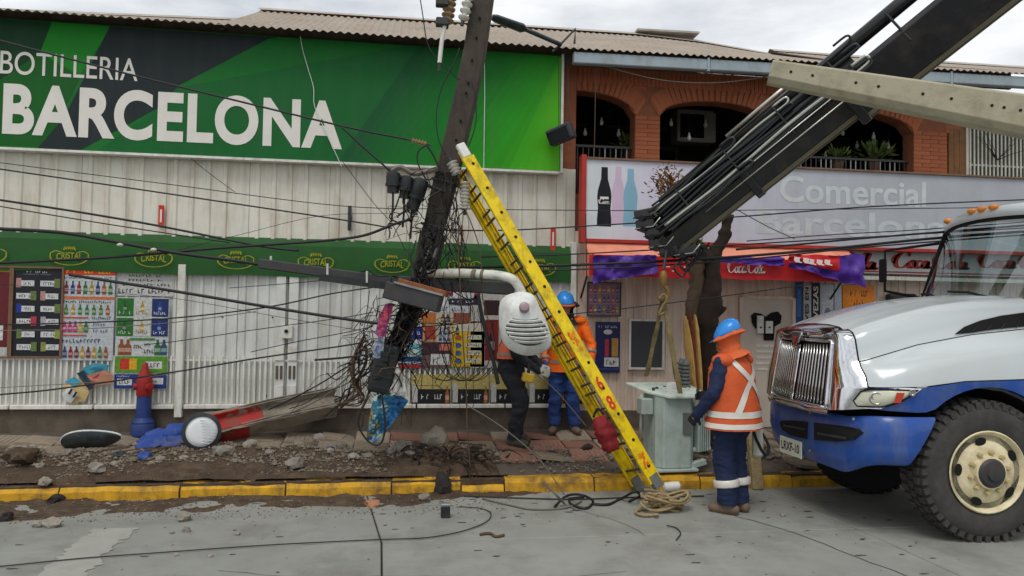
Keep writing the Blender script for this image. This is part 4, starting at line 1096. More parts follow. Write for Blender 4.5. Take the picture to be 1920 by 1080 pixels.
# pale second sign
Y2 = 9.02
s2 = thing('shop_sign', 'faded lilac and white Comercial Barcelona sign with bottles and a red frame', 'sign', (5.5, Y2, 2.75))
x0 = atY(1098, 370, Y2).x; x1 = 9.9; z0 = (atY(1093, 440, Y2).z + atY(1600, 470, Y2).z) / 2; z1 = (atY(1095, 304, Y2).z + atY(1800, 325, Y2).z) / 2
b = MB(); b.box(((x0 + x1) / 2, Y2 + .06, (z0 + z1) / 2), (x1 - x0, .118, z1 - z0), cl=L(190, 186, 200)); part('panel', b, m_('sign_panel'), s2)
b = MB()
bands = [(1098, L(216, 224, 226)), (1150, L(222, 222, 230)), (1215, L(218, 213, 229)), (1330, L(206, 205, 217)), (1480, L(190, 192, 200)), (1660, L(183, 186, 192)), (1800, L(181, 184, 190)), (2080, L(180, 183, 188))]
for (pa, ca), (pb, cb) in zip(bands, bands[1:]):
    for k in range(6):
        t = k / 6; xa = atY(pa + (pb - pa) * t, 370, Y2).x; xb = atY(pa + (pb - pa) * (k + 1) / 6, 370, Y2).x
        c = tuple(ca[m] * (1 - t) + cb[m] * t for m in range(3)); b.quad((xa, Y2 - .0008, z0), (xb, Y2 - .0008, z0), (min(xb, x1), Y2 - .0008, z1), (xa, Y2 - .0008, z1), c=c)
def bottle(px0, px1, pyt, pyb, c, y):
    a, d = atY(px0, pyb, Y2), atY(px1, pyt, Y2); cx = (a.x + d.x) / 2; w = d.x - a.x; h = d.z - a.z
    pr = [(.5, 0), (.5, .12), (.44, .3), (.5, .5), (.46, .6), (.24, .8), (.22, 1)]
    b.add([(cx - w * u, Y2 - y, a.z + h * v) for u, v in pr] + [(cx + w * u, Y2 - y, a.z + h * v) for u, v in reversed(pr)], [tuple(range(14))], c=c)
    return cx, w, a.z, h
bottle(1146, 1172, 313, 420, L(214, 190, 212), .0016)
bottle(1168, 1196, 317, 424, L(140, 186, 206), .002)
cx, w, zb, h = bottle(1119, 1147, 314, 424, L(22, 24, 28), .0024)
b.quad((cx - w * .3, Y2 - .003, zb + h * .46), (cx + w * .3, Y2 - .003, zb + h * .46), (cx + w * .3, Y2 - .003, zb + h * .5), (cx - w * .3, Y2 - .003, zb + h * .5), c=W_)
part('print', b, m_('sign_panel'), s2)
b = MB(); script_word(b, 'Coca', lambda u, v: Vector((cx + (u - .5) * w * .8, Y2 - .004, zb + h * (.38 + .0 + .09 * v))), .3)
part('lettering', b, m_('white_letter'), s2)
q = on_px(1462, 1736, (384, 384), (336, 334), Y2); part('lettering', text_mb('Comercial', q[0], q[1], q[2], q[3], Y2 - .004, offset=.018), m_('faded_letter'), s2)
q = on_px(1418, 1775, (442, 446), (394, 400), Y2); part('lettering', text_mb('Barcelona', q[0], q[1], q[2], q[3], Y2 - .004, offset=.018), m_('faded_letter2'), s2)
b = MB(); b.box((x0 - .03, Y2 + .04, (z0 + z1) / 2), (.06, .15, z1 - z0 + .1)); b.box(((x0 + x1) / 2, Y2 + .04, z0 - .02), (x1 - x0, .15, .04)); part('frame', b, m_('frame_red'), s2)
b = MB(); b.box(((x0 + x1) / 2, Y2 + .05, z1 + .012), (x1 - x0, .16, .022)); part('top_trim', b, m_('frame_brown'), s2)
sz2 = z0 - .035

# red awning with banners
YV = 8.78
aw2 = thing('awning', 'salmon topped red Coca-Cola awning over the beige shop front', 'awning', (4.3, YV, 2.3))
xa = atY(1105, 470, YV).x; xb = atY(1610, 500, YV).x
zf1 = atY(1400, 485, YV).z; zf0 = atY(1400, 524, YV).z
rows = []
for j in range(7):
    t = j / 6
    rows.append([(xa + (xb - xa) * i / 60, Y2 + (YV - Y2) * t, sz2 - .01 + (zf1 - sz2) * t - .05 * sin(pi * t) * (.6 + .4 * nz(i * .2, 1))) for i in range(61)])
b = MB(); b.grid(rows); part('awning_top', b, m_('awning_salmon'), aw2, True)
rows = [[(xa + (xb - xa) * i / 90, YV - .004 + .02 * t_ * nz(i * .15, 2), zf1 + (zf0 - zf1) * t_ + .015 * t_ * nz(i * .1, 5)) for i in range(91)] for t_ in (0, .25, .5, .75, 1)]
b = MB(); b.grid(rows); part('valance', b, m_('awning_red'), aw2, True)
for xx in (xa, xb):
    b = MB(); b.add([(xx, Y2, sz2 - .01), (xx, YV, zf1), (xx, YV, zf0), (xx, Y2, zf0)], [(0, 1, 2, 3)]); part('awning_side', b, m_('awning_salmon'), aw2)
q = on_px(1362, 1434, (512, 513), (486, 487), YV)
b = MB(); script_word(b, 'Coca-Cola', lambda u, v: Vector((q[0] + (q[1] - q[0]) * u, YV - .03, q[2] + (q[3] - q[2]) * v)), .17); part('lettering', b, m_('script_white'), aw2)
b = MB()
for k in range(7): b.box((atY(1218 + k * 11, 512, YV).x, YV - .03, atY(1240, 500 + (k % 3) * 8, YV).z), (.05, .004, .012))
part('small_print', b, m_('script_white'), aw2)
for xx in (xa + .05, xb - .05):
    b = MB(); b.tube([(xx, YV + .02, zf1), (xx, YF - .02, 2.0)], .014, 6); part('strut', b, m_('steel_dark'), aw2)
def banner(px0, px1, pyt, pyb, Y, m, lab, sag=.05, sd=0, extra=None):
    t = thing('banner', lab, 'banner', atY((px0 + px1) / 2, pyb[0], Y)); rows = []
    nj, ni = 9, 30
    for j in range(nj):
        v = j / (nj - 1); row = []
        for i in range(ni):
            u = i / (ni - 1)
            px_ = px0 + (px1 - px0) * u; py_ = (pyt[0] + (pyt[1] - pyt[0]) * u) * (1 - v) + (pyb[0] + (pyb[1] - pyb[0]) * u) * v
            p = atY(px_, py_, Y - .05)
            p.y += sag * nz(u * 5 + sd, v * 3 + u * 2, 1, sd); p.z += .02 * nz(u * 4, v * 2, 1, sd + 3)
            row.append(p)
        rows.append(row)
    b = MB(); b.grid(rows); part('cloth', b, m_(m), t, True)
    if extra: extra(t, rows)
    return t
def red_logo(t, rows):
    b = MB(); sub = [[rows[j][i] + Vector((0, -.012, 0)) for i in range(0, 20)] for j in range(0, 6)]
    b.grid(sub); part('red_field', b, m_('awning_red'), t, True)
    b = MB()
    for k in range(5):
        p = rows[2][2 + k * 3] + Vector((0, -.05, -.03)); b.box(p, (.075, .004, .05), Matrix.Rotation(.12, 3, 'Y'))
        b.box(p + Vector((.02, -.002, -.035)), (.09, .004, .014), Matrix.Rotation(.12, 3, 'Y'))
    part('lettering', b, m_('script_white'), t)
banner(1112, 1232, (480, 478), (530, 512), YV - .03, 'purple', 'purple cloth banner draped over the left end of the red awning', .09, 2)
banner(1320, 1470, (480, 482), (491, 498), YV - .03, 'purple', 'rolled purple cloth strip lying along the top of the red awning', .06, 5)
banner(1478, 1622, (478, 478), (500, 540), YV - .05, 'purple', 'purple banner with a red lettered field at the right end of the red awning', .09, 8, red_logo)
# white and red script sign further right
Y3 = 9.2
t = thing('script_sign', 'pale sign band with red Coca-Cola script right of the purple banner', 'sign', atY(1700, 510, Y3))
q = on_px(1560, 1990, (512, 520), (470, 470), Y3)
b = MB(); b.box(((q[0] + q[1]) / 2, Y3 + .03, (q[2] + q[3]) / 2), (q[1] - q[0], .058, q[3] - q[2])); part('panel', b, m_('faded_letter'), t)
for pa, pb in ((1510, 1650), (1674, 1820), (1835, 1980)):
    w = on_px(pa, pb, (503, 506), (473, 474), Y3); w = (max(w[0], q[0] + .01), w[1], w[2], w[3])
    b = MB(); script_word(b, 'Coca-Cola' if pa > 1600 else 'Cola', lambda u, v: Vector((w[0] + (w[1] - w[0]) * u, Y3 - .004, w[2] + (w[3] - w[2]) * v)), .3); part('lettering', b, m_('frame_red'), t)
b = MB(); b.box(((q[0] + q[1]) / 2, Y3 - .003, q[2] + .025), (q[1] - q[0], .004, .018)); part('stripe', b, m_('frame_red'), t)
b = MB(); b.box(((q[0] + q[1]) / 2, Y3 + .02, q[2] - .06), (q[1] - q[0], .05, .05)); part('lower_rail', b, m_('white_paint'), t)

# shop front details
items = []
for r in range(3):
    for c in range(7):
        items.append(('b', .08 + c * .14, .06 + r * .31, .3 + r * .31, .09, rp.choice([L(60, 110, 170), L(180, 60, 60), L(200, 160, 80), L(190, 100, 120), L(120, 80, 130)])))
    items.append(('r', 0, .31 + r * .31, 1, .335 + r * .31, L(190, 150, 160)))
poster('bottle_poster', 'pinkish poster with rows of bottles beside the worker in the orange jacket', (1103, 530), (1162, 592), L(150, 130, 146), items, fr=('steel_dark', .012))
items = [('g', .12, .07, .88, .12, W_, 14), ('e', .5, .2, .18, .05, W_), ('r', .38, .34, .54, .68, L(200, 60, 90)), ('r', .56, .34, .66, .68, L(60, 40, 50)), ('r', .66, .32, .92, .68, L(206, 160, 80)), ('r', .36, .7, .95, .88, W_), ('g', .45, .735, .85, .84, K_, 3), ('r', 0, .92, 1, .93, L(90, 120, 190))]
poster('price_poster', 'dark blue poster with cans and a white price box', (1117, 603), (1162, 699), L(28, 40, 98), items)
items = [('r', .08, .05, .92, .12, L(60, 90, 160))]
t = thing('shutter_window', 'dark grey panel in a pale frame on the beige wall', 'window', atY(1212, 693, YF - .05))
a, c = atY(1181, 600, YF - .05), atY(1243, 691, YF - .05)
b = MB(); b.box(((a.x + c.x) / 2, YF - .03, (a.z + c.z) / 2), (c.x - a.x, .03, a.z - c.z)); part('pane', b, m_('dark_panel'), t)
b = MB()
for x in (a.x, c.x): b.box((x, YF - .04, (a.z + c.z) / 2), (.028, .06, a.z - c.z + .03))
for z in (a.z, c.z): b.box(((a.x + c.x) / 2, YF - .042, z), (c.x - a.x, .06, .026))
part('frame', b, m_('white_paint'), t)
t = thing('shop_door', 'pale metal door with a black shield shaped lock plate behind the nearest worker', 'door', atY(1435, 740, YF - .05))
a, c = atY(1392, 560, YF - .05), atY(1484, 800, YF - .05)
b = MB(); b.box(((a.x + c.x) / 2, YF - .035, (a.z + c.z) / 2), (c.x - a.x, .03, a.z - c.z)); part('door_leaf', b, m_('door_white'), t)
b = MB()
for x in (a.x - .02, c.x + .02): b.box((x, YF - .045, (a.z + c.z) / 2), (.045, .06, a.z - c.z + .04))
b.box(((a.x + c.x) / 2, YF - .047, a.z + .02), (c.x - a.x, .06, .045)); part('frame', b, m_('beige_sheet'), t)
def pz(pts, y): return [atY(u, v, YF - .055) + Vector((0, -y, 0)) for u, v in pts]
b = MB(); b.prism(pz([(1408, 592), (1414, 586), (1426, 588), (1436, 594), (1446, 586), (1458, 584), (1465, 592), (1463, 606), (1452, 612), (1450, 638), (1432, 638), (1430, 614), (1416, 616), (1410, 606)], 0), (0, -.012, 0)); part('lock_plate', b, m_('hole'), t)
for pts in ([(1418, 592), (1430, 592), (1430, 625), (1418, 625)], [(1434, 602), (1447, 602), (1447, 625), (1434, 625)]):
    b = MB(); b.prism(pz(pts, .014), (0, -.02, 0)); k_ = part('lock_box', b, m_('white_paint'), t)
    cx_ = sum(p[0] for p in pts) / 4; b = MB(); b.lathe([(.012, 0), (.012, .008)], pz([(cx_, 614)], .034)[0], (0, -1, 0), 10); part('keyhole', b, m_('hole'), k_)
for k in range(5):
    b = MB(); b.box(((a.x + c.x) / 2 + .05, YF - .053, atY(1440, 648 + k * 11, YF).z), (.42, .006, .03)); part('louvre', b, m_('white_paint'), t)
b = MB(); b.box(atY(1452, 685, YF - .08), (.06, .05, .03)); part('handle', b, m_('hole'), t)
p = atY(1335, 632, YF - .04); t = thing('switch_box', 'small pale switch box on the beige wall left of the nearest worker', 'switch box', p)
b = MB(); b.box(p, (.1, .05, .13)); part('box', b, m_('door_white'), t, bev=.008)
b = MB(); b.box(p + Vector((0, -.028, .01)), (.03, .01, .04)); part('switch', b, m_('red_paint'), t)
# boards at the right of the door
poster('blue_board', 'narrow blue board right of the pale door', (1492, 528), (1504, 660), L(40, 84, 150), [('r', .2, .1, .8, .5, L(70, 120, 190))])
def vtext(px0, px1, py0, py1, base, ink, lab, body):
    t = poster('vertical_board', lab, (px0, py0), (px1, py1), base, [], seed=4)
    a, c = atY(px0, py0, YF - .08), atY(px1, py1, YF - .08); b = MB()
    text_mb(body, 0, 0, 0, 0, 0, offset=.02, mb=b, tf=lambda u, v: Vector((c.x - (c.x - a.x) * (.2 + .6 * v), YF - .08, c.z + (a.z - c.z) * (.06 + .88 * u)))); part('lettering', b, m_(ink), t)
vtext(1507, 1521, 532, 640, L(206, 206, 206), 'ink', 'narrow white board with dark sideways lettering', 'JUEVES EN')
vtext(1522, 1537, 530, 640, L(32, 36, 52), 'white_letter', 'narrow black board with white sideways lettering', 'CERVEZAS')
items = [('r', .1, .15, .6, .95, L(222, 226, 230)), ('e', .35, .6, .2, .2, L(130, 150, 170)), ('r', .62, .0, .66, .9, L(90, 100, 120)), ('p', [(.55, .85), (.8, .75), (.95, .95), (.6, .98)], L(40, 70, 170))]
poster('white_poster', 'white and pale blue poster under the purple banner', (1538, 534), (1578, 640), L(200, 210, 220), items)
poster('orange_poster', 'bright orange poster with black lettering above the truck hood', (1580, 534), (1640, 640), L(240, 140, 26), [('g', .24, .1, .85, .2, K_, 9), ('g', .35, .26, .68, .42, K_, 4), ('r', .68, .5, .76, .64, K_), ('r', .36, .5, .4, .6, L(180, 80, 20)), ('r', .4, .68, 1, .8, L(230, 90, 40))])
a = atY(1690, 585, YF - .12); t = thing('equipment_box', 'black ribbed box on the wall behind the truck windscreen', 'box', a)
b = MB(); b.box(a, (.4, .16, .5)); part('casing', b, m_('black_plastic'), t, bev=.03)
for k in range(5):
    b = MB(); b.box(a + Vector((0, -.085, .18 - k * .08)), (.34, .014, .02)); part('rib', b, m_('black_plastic'), t)

# ================================================================== LEANING POLE AND WHAT HANGS ON IT
rflat = Vector((cos(YAW), -sin(YAW), 0)); fflat = Vector((sin(YAW), cos(YAW), 0)); upz = Vector((0, 0, 1))
def PD(pts, D):
    return [atD(p[0], p[1], p[2] if len(p) > 2 else D) for p in pts]
DP = 7.9
axis = [atD(918, -90, DP), atD(905, 0, DP), atD(891, 95, DP), atD(872, 190, DP), atD(849, 287, DP), atD(828, 370, DP), atD(810, 445, DP)]
pole = thing('utility_pole', 'dark snapped concrete utility pole leaning across the green sign', 'utility pole', axis[-1])
def shaft(ax, ws, ds):
    rings = []
    for i, p in enumerate(ax):
        d = (ax[min(i + 1, len(ax) - 1)] - ax[max(i - 1, 0)]).normalized(); x = (rflat - d * rflat.dot(d)).normalized(); y = d.cross(x)
        w, q = ws[i] / 2, ds[i] / 2; c = .02
        rings.append([p + x * u + y * v for u, v in ((-w + c, -q), (w - c, -q), (w, -q + c), (w, q - c), (w - c, q), (-w + c, q), (-w, q - c), (-w, -q + c))])
    return rings
b = MB(); b.loft(shaft(axis, [.225, .228, .232, .236, .24, .235, .21], [.2, .2, .2, .21, .21, .2, .16])); part('shaft', b, m_('pole_dark'), pole)
for px_, py_ in ((899, 33), (885, 112), (878, 155), (874, 174), (864, 226), (855, 262), (893, 70)):
    p = atD(px_, py_, DP - .125); b = MB(); b.lathe([(.013, 0), (.013, .06)], p + fflat * .0, fflat, 10)
    part('bolt_hole', b, m_('hole'), pole)
low = [atD(812, 438, DP), atD(795, 520, DP - .02), atD(768, 590, DP - .05), atD(742, 650, DP - .1), atD(722, 700, DP - .12)]
b = MB(); b.loft(shaft(low, [.26, .24, .2, .17, .12], [.2, .18, .16, .14, .1])); part('broken_shaft', b, m_('pole_dark'), pole)
for k in range(5):
    a = atD(812 + k * 5 - 8, 455 + 3 * k, DP - .13); c = atD(790 + k * 9 - 14, 515, DP - .15); b = MB(); b.bar(a, c, .03, .02); part('rebar_strip', b, m_('steel' if k % 2 else 'black_plastic'), pole)
for px_, py_ in ((839, 325), (835, 342), (815, 425)):
    p = atD(px_, py_, DP); d = (axis[3] - axis[4]).normalized(); x = (rflat - d * rflat.dot(d)).normalized(); y = d.cross(x); b = MB()
    q = [p + x * u + y * v for u, v in ((-.13, -.12), (.13, -.12), (.13, .12), (-.13, .12), (-.13, -.12))]
    b.tube(q, .012, 5); part('band_clamp', b, m_('steel_dark'), pole)

def insulator(name, a, c, r, n, m, label, cat='insulator', group=None):
    a, c = Vector(a), Vector(c); d = c - a; prof = [(.25 * r, 0)]
    for k in range(n):
        h0, h1 = d.length * (k + .1) / n, d.length * (k + .9) / n
        prof += [(.5 * r, h0), (r, h0 + (h1 - h0) * .35), (r * .95, h0 + (h1 - h0) * .6), (.5 * r, h1)]
    prof.append((.25 * r, d.length)); b = MB(); b.lathe(prof, a, d, 14)
    t = thing(name, label, cat, c, group); part('sheds', b, m_(m), t, 40)
    b = MB(); b.tube([a - d.normalized() * .05, a + d * .05], r * .3, 8); b.tube([c - d * .05, c + d.normalized() * .05], r * .3, 8); part('fitting', b, m_('steel_dark'), t)
    return t
insulator('spool_insulator', atD(872, 340, 7.66), atD(872, 394, 7.66), .056, 8, 'porcelain', 'white ribbed insulator hanging upright between pole and ladder')
insulator('spool_insulator', atD(846, 303, 7.7), atD(858, 328, 7.68), .06, 4, 'porcelain', 'white ribbed insulator clamped on the leaning pole above the upright one')
insulator('strain_insulator', atD(772, 263, 7.7), atD(800, 270, 7.72), .028, 5, 'porcelain_brown', 'slim grey strain insulator at the end of the top cable')
insulator('fuse_cutout', atD(848, -30, 7.8), atD(838, 45, 7.75), .07, 7, 'porcelain_brown', 'ribbed brown fuse insulator at the top of the pole')
insulator('fuse_cutout', atD(880, -10, 7.75), atD(868, 40, 7.72), .06, 4, 'porcelain', 'pale insulator tucked behind the top of the leaning pole')
t = thing('fuse_tube', 'slim grey fuse tube dangling left of the pole top', 'fuse', atD(824, 130, 7.7))
b = MB(); b.tube(PD([(834, 45), (828, 80), (824, 118)], 7.7), .022, 8); part('tube', b, m_('plastic_white'), t, 50)
b = MB(); b.tube(PD([(824, 116), (823, 134)], 7.7), .018, 6); part('tip', b, m_('steel_dark'), t)
for py_ in (42, 5):
    b = MB(); b.box(atD(829, py_, 7.7), (.13, .1, .08)); part('clamp', b, m_('steel_dark'), t, bev=.01)
# splice closures
for k, (a, c, r, lb) in enumerate((((738, 322), (737, 362), .075, 'leftmost black splice can hanging on the cables left of the pole'), ((764, 330), (758, 372), .07, 'middle black splice can hanging left of the pole'), ((792, 335), (772, 394), .08, 'longest black splice can, tilted against the pole'))):
    t = thing('splice_closure', lb, 'splice box', atD(*c, 7.72), 'black splice cans'); p, q = atD(*a, 7.72), atD(*c, 7.72); b = MB()
    b.lathe([(r * .5, 0), (r * .9, .015), (r, .05), (r, (q - p).length * .6), (r * .85, (q - p).length * .65), (r * .8, (q - p).length)], p, q - p, 12); part('can', b, m_('black_plastic'), t, 40)
    b = MB(); b.lathe([(r * 1.1, 0), (r * 1.1, .03)], p + (q - p) * .55, q - p, 12); part('ring', b, m_('black_plastic'), t, 40)
    b = MB(); b.tube([q, q + Vector((.0, 0, -.14)), q + Vector((-.01, 0, -.3))], .012, 5); part('tail', b, m_('cable'), t)
b = MB(); b.tube(catmull(PD([(735, 320), (752, 314), (775, 326), (800, 322), (822, 316)], 7.75), 5), .028, 6); solo('cable_stub', b, m_('cable_grey'), 'thick grey cable arm carrying the black splice cans', 'cable')
b = MB(); b.tube(catmull(PD([(745, 330), (778, 338), (812, 352), (835, 360)], 7.74), 5), .02, 6); solo('cable_stub', b, m_('cable'), 'short black cable from the splice cans to the pole', 'cable')
# fallen crossarm, rusty bracket
t = thing('crossarm', 'long dark steel crossarm hanging slanted across the green awning', 'crossarm', atD(720, 515, 7.7))
b = MB(); b.bar(atD(486, 494, 7.6), atD(735, 528, 7.7), .09, .1); b.bar(atD(735, 528, 7.7), atD(965, 542, 7.75), .1, .13, w2=.1, h2=.13); part('beam', b, m_('steel_dark'), t, bev=.01)
b = MB(); b.bar(atD(600, 520, 7.62), atD(728, 537, 7.66), .08, .07); part('beam', b, m_('black_plastic'), t)
for px_, py_ in ((508, 494), (614, 508), (688, 522)):
    b = MB(); b.tube([atD(px_, py_ - 14, 7.6), atD(px_, py_ + 8, 7.6)], .012, 6); part('pin', b, m_('porcelain'), t)
t = thing('transformer_bracket', 'dark steel bracket box with a rusty top clamped on the broken pole', 'bracket', atD(775, 575, 7.5))
ax_ = (atD(835, 562, 7.45) - atD(728, 533, 7.5)).normalized(); R = Matrix((ax_, fflat, ax_.cross(fflat))).transposed().to_3x3()
c = atD(776, 557, 7.5); b = MB(); b.box(c, (.56, .4, .17), R); part('box', b, m_('steel_dark'), t, bev=.01)
b = MB(); b.box(c + R @ Vector((.07, .02, .115)), (.5, .34, .06), R); part('rusty_plate', b, m_('rust'), t, bev=.006)
b = MB(); b.bar(c + R @ Vector((-.2, -.21, .095)), c + R @ Vector((.3, -.21, .095)), .02, .02); part('edge_strip', b, m_('steel'), t)
t = thing('cable_box', 'black cable enclosure hanging at the lower end of the broken pole', 'enclosure', atD(718, 742, 7.5))
c = atD(720, 690, 7.55); R = Matrix.Rotation(radians(12), 3, fflat)
b = MB(); b.box(c, (.24, .2, .5), R); part('casing', b, m_('black_plastic'), t, bev=.03, seg=2)
for k in range(4):
    b = MB(); b.box(c + R @ Vector((0, -.105, -.18 + k * .11)), (.2, .02, .03), R); part('rib', b, m_('black_plastic'), t)
b = MB(); rr = random.Random(21)
for k in range(7):
    q = [(690 + rr.gauss(0, 8), 640 + rr.gauss(0, 10)), (668 + rr.gauss(0, 9), 676 + rr.gauss(0, 8)), (660 + rr.gauss(0, 10), 715 + rr.gauss(0, 8)), (672 + rr.gauss(0, 10), 748 + rr.gauss(0, 8)), (640 + rr.gauss(0, 14), 762 + rr.gauss(0, 8))]
    b.tube(catmull(PD([(u, v, 7.62 + rr.gauss(0, .06)) for u, v in q], 7.6), 4), rr.choice((.008, .012, .016)), 5)
solo('cable_bundle', b, m_('cable_brown'), 'brown bundle of torn cables left of the black enclosure', 'cable bundle', smooth=True)

# street lamp on its arm
DL = 7.35
t = thing('street_lamp', 'white street lamp head with louvres hanging face out on a bent pipe arm', 'street lamp', atD(985, 665, DL))
oc = [(950, 553), (976, 547), (1000, 553), (1013, 578), (1026, 606), (1034, 636), (1030, 652), (1015, 662), (990, 667), (965, 661), (945, 645), (937, 618), (935, 590), (938, 566)]
ctr = atD(985, 606, DL)
oc2 = [(v.x, v.y) for v in catmull([(a, c, 0) for a, c in oc + [oc[0]]], 4)][:-1]
op = [atD(a, c, DL) - ctr for a, c in oc2]
nv = -ray(985, 606).normalized()
def dome(r): return .15 * (1 - r ** 2.6)
b = MB(); rings = [[ctr + p * .7 - nv * .1 for p in op], [ctr + p * .97 - nv * .06 for p in op]]
for r in (1.0, .97, .9, .8, .65, .45, .25, .06): rings.append([ctr + p * r + nv * dome(r) for p in op])
b.loft(rings); part('head', b, m_('lamp_white'), t, True)
def domept(px_, py_, lift):
    p = atD(px_, py_, DL) - ctr; u, v = p.dot(rflat), p.z; a = math.atan2(v, u); best = 1
    for i in range(len(op)):
        p0, p1 = op[i], op[(i + 1) % len(op)]; a0 = math.atan2(p0.z, p0.dot(rflat)); a1 = math.atan2(p1.z, p1.dot(rflat)); da = (a - a1 + pi) % (2 * pi) - pi; db = (a0 - a + pi) % (2 * pi) - pi
        if da * db >= 0 and abs(da) < .6 and abs(db) < .6: best = (p0.length + p1.length) / 2; break
    r = min(.99, p.length / best); return ctr + p + nv * (dome(r) + lift)
rows_l = [(604, 958, 1014), (611, 950, 1021), (619, 948, 1026), (627, 950, 1028), (635, 955, 1028), (642, 964, 1024)]
b = MB()
b.grid([[domept(x0 + (x1 - x0) * i / 10, y + 5 * (2 * i / 10 - 1) ** 2 * -.6, .004) for i in range(11)] for y, x0, x1 in [(600, 962, 1008)] + rows_l + [(648, 976, 1012)]]); part('vent_recess', b, m_('lamp_slot'), t, True)
for y, x0, x1 in rows_l:
    b = MB(); up_ = [domept(x0 + (x1 - x0) * i / 10, y - 1.6 - 3 * (2 * i / 10 - 1) ** 2, .02) for i in range(11)]; dn = [domept(x0 + (x1 - x0) * i / 10, y + 1.8 - 3 * (2 * i / 10 - 1) ** 2, .008) for i in range(11)]
    b.grid([up_, dn]); b.grid([up_, [domept(x0 + (x1 - x0) * i / 10, y - 3.2 - 3 * (2 * i / 10 - 1) ** 2, .005) for i in range(11)]]); part('louvre', b, m_('lamp_white'), t, True)
p = domept(983, 580, -.02); b = MB(); b.lathe([(.05, 0), (.05, .07), (.044, .085), (.02, .09)], p, nv + Vector((0, 0, .35)), 16); part('photocell', b, m_('photocell'), t, 40)
b = MB(); b.tube(catmull(PD([(800, 514, 7.7), (850, 512, 7.62), (905, 514, 7.5), (945, 518, 7.42), (966, 528, 7.4), (980, 552, 7.42)], 7.5), 5), .048, 10); part('arm', b, m_('pipe_white'), t, True)
for px_ in (888, 905, 922):
    b = MB(); b.tube([atD(px_ - 2, 514, 7.5), atD(px_ + 3, 515, 7.49)], .053, 10); part('tape', b, m_('cable_grey'), t, True)

# black roof lamp on a bracket
t = thing('roof_lamp', 'long black lamp on a thin arm fixed at the edge of the tan roof', 'lamp', atY(1075, 96, 9.0))
b = MB(); q0, q1 = atY(922, 32, 8.7), atY(985, 55, 8.75); b.tube([q0, q0 + (q1 - q0) * .12, q0 + (q1 - q0) * .9, q1], [.05, .075, .085, .05], 10, flat=.6); part('head', b, m_('tank_dark'), t, 40)
b = MB(); b.tube([q1, atY(1052, 84, 8.95)], .028, 8); part('arm', b, m_('tank_dark'), t, True)
b = MB(); b.tube([atY(1036, 97, 9.0), atY(1052, 82, 9.0), atY(1079, 54, 9.0), atY(1077, 82, 9.02)], .016, 6); part('bracket', b, m_('steel_dark'), t)

# ================================================================== LADDER
nb, nt = atD(1236, 912, 7.28), atD(872, 284, 7.6)        # near rail
fb, ft = atD(1182, 904, 7.6), atD(842, 288, 7.95)       # far rail
lad = thing('extension_ladder', 'tall yellow extension ladder with red 68 leaning on the broken pole', 'ladder', nb)
ax = (nt - nb).normalized(); vd = ray(1060, 600).normalized(); vp_ = (vd - ax * vd.dot(ax)).normalized(); dr_ = ax.cross(vp_)
if dr_.x < 0: dr_ = -dr_
wv = (vp_ * .86 - dr_ * .5).normalized(); dv = ax.cross(wv).normalized()
if dv.x < 0: dv = -dv
Lr = (nt - nb).length
wid = .38
def rail(o, a, c, side, m='ladder_yellow', d=.14, th=.03):
    b = MB(); x0, y0 = d / 2, th
    pr = [(-x0, 0), (x0, 0), (x0, y0), (x0 - .012, y0), (x0 - .012, .01), (-x0 + .012, .01), (-x0 + .012, y0), (-x0, y0)]
    b.loft([[o + ax * h + dv * u + wv * (v * side) for u, v in pr] for h in (a, c)]); return b
o2 = nb + dv * -.015 + wv * .036
part('base_rail', rail(nb, .06, Lr * .985, 1), m_('ladder_yellow'), lad)
part('base_rail', rail(nb + wv * wid, .06, Lr * .985, -1, d=.135), m_('ladder_yellow'), lad)
part('fly_rail', rail(o2, .45, Lr * 1.01, 1, d=.06), m_('ladder_yellow'), lad)
part('fly_rail', rail(o2 + wv * (wid - .07), .45, Lr * 1.01, -1, d=.06), m_('ladder_yellow'), lad)
k = .22
while k < Lr * .97:
    b = MB(); b.tube([nb + ax * k - dv * .03 + wv * .01, nb + ax * k - dv * .03 + wv * (wid - .01)], .013, 8); part('rung', b, m_('rung'), lad)
    b = MB(); b.lathe([(.017, 0), (.015, .006)], nb + ax * k + dv * .012, -wv, 10); part('rung_end', b, m_('rubber_dark'), lad)
    if k > .5:
        b = MB(); b.tube([o2 + ax * (k + .1) + wv * .01, o2 + ax * (k + .1) + wv * (wid - .09)], .012, 8); part('rung', b, m_('rung'), lad)
    k += .29
for o_, s in ((nb, 1), (nb + wv * wid, -1)):
    b = MB(); b.box(o_ + ax * .06 + wv * .015 * s, (.1, .06, .14), Matrix((dv, wv, ax)).transposed()); b.box(Vector((o_.x + .03, o_.y, .02)) + wv * .015 * s, (.16, .07, .04)); part('foot', b, m_('steel'), lad)
b = MB(); b.box(nt + ax * .02 + wv * .02, (.1, .05, .16), Matrix((dv, wv, ax)).transposed()); part('top_cap', b, m_('plastic_white'), lad, bev=.01)
for h in (.62, 1.32, 2.15, 2.8):
    b = MB(); b.box(o2 + ax * h + wv * .02, (.035, .05, .06), Matrix((dv, wv, ax)).transposed()); part('rung_lock', b, m_('latch'), lad)
b = MB(); b.tube([o2 + ax * .5 + wv * .14, o2 + ax * 2.6 + wv * .15], .008, 5); part('pull_rope', b, m_('rope_tan'), lad)
def on_rail(h, w_, hh, body, m):
    b = MB(); o_ = nb - wv * .004
    text_mb(body, 0, 0, 0, 0, 0, offset=.03, mb=b, tf=lambda u, v: o_ + dv * ((u - .5) * w_ + .0) + ax * (h + (v - .5) * hh)); part('numeral', b, m_(m), lad)
hp = lambda px_, py_: (atD(px_, py_, 7.35) - nb).dot(ax)
on_rail(hp(1125, 718), .062, .15, '6', 'red_paint'); on_rail(hp(1147, 754), .066, .15, '8', 'red_paint')
b = MB(); rr = random.Random(5)
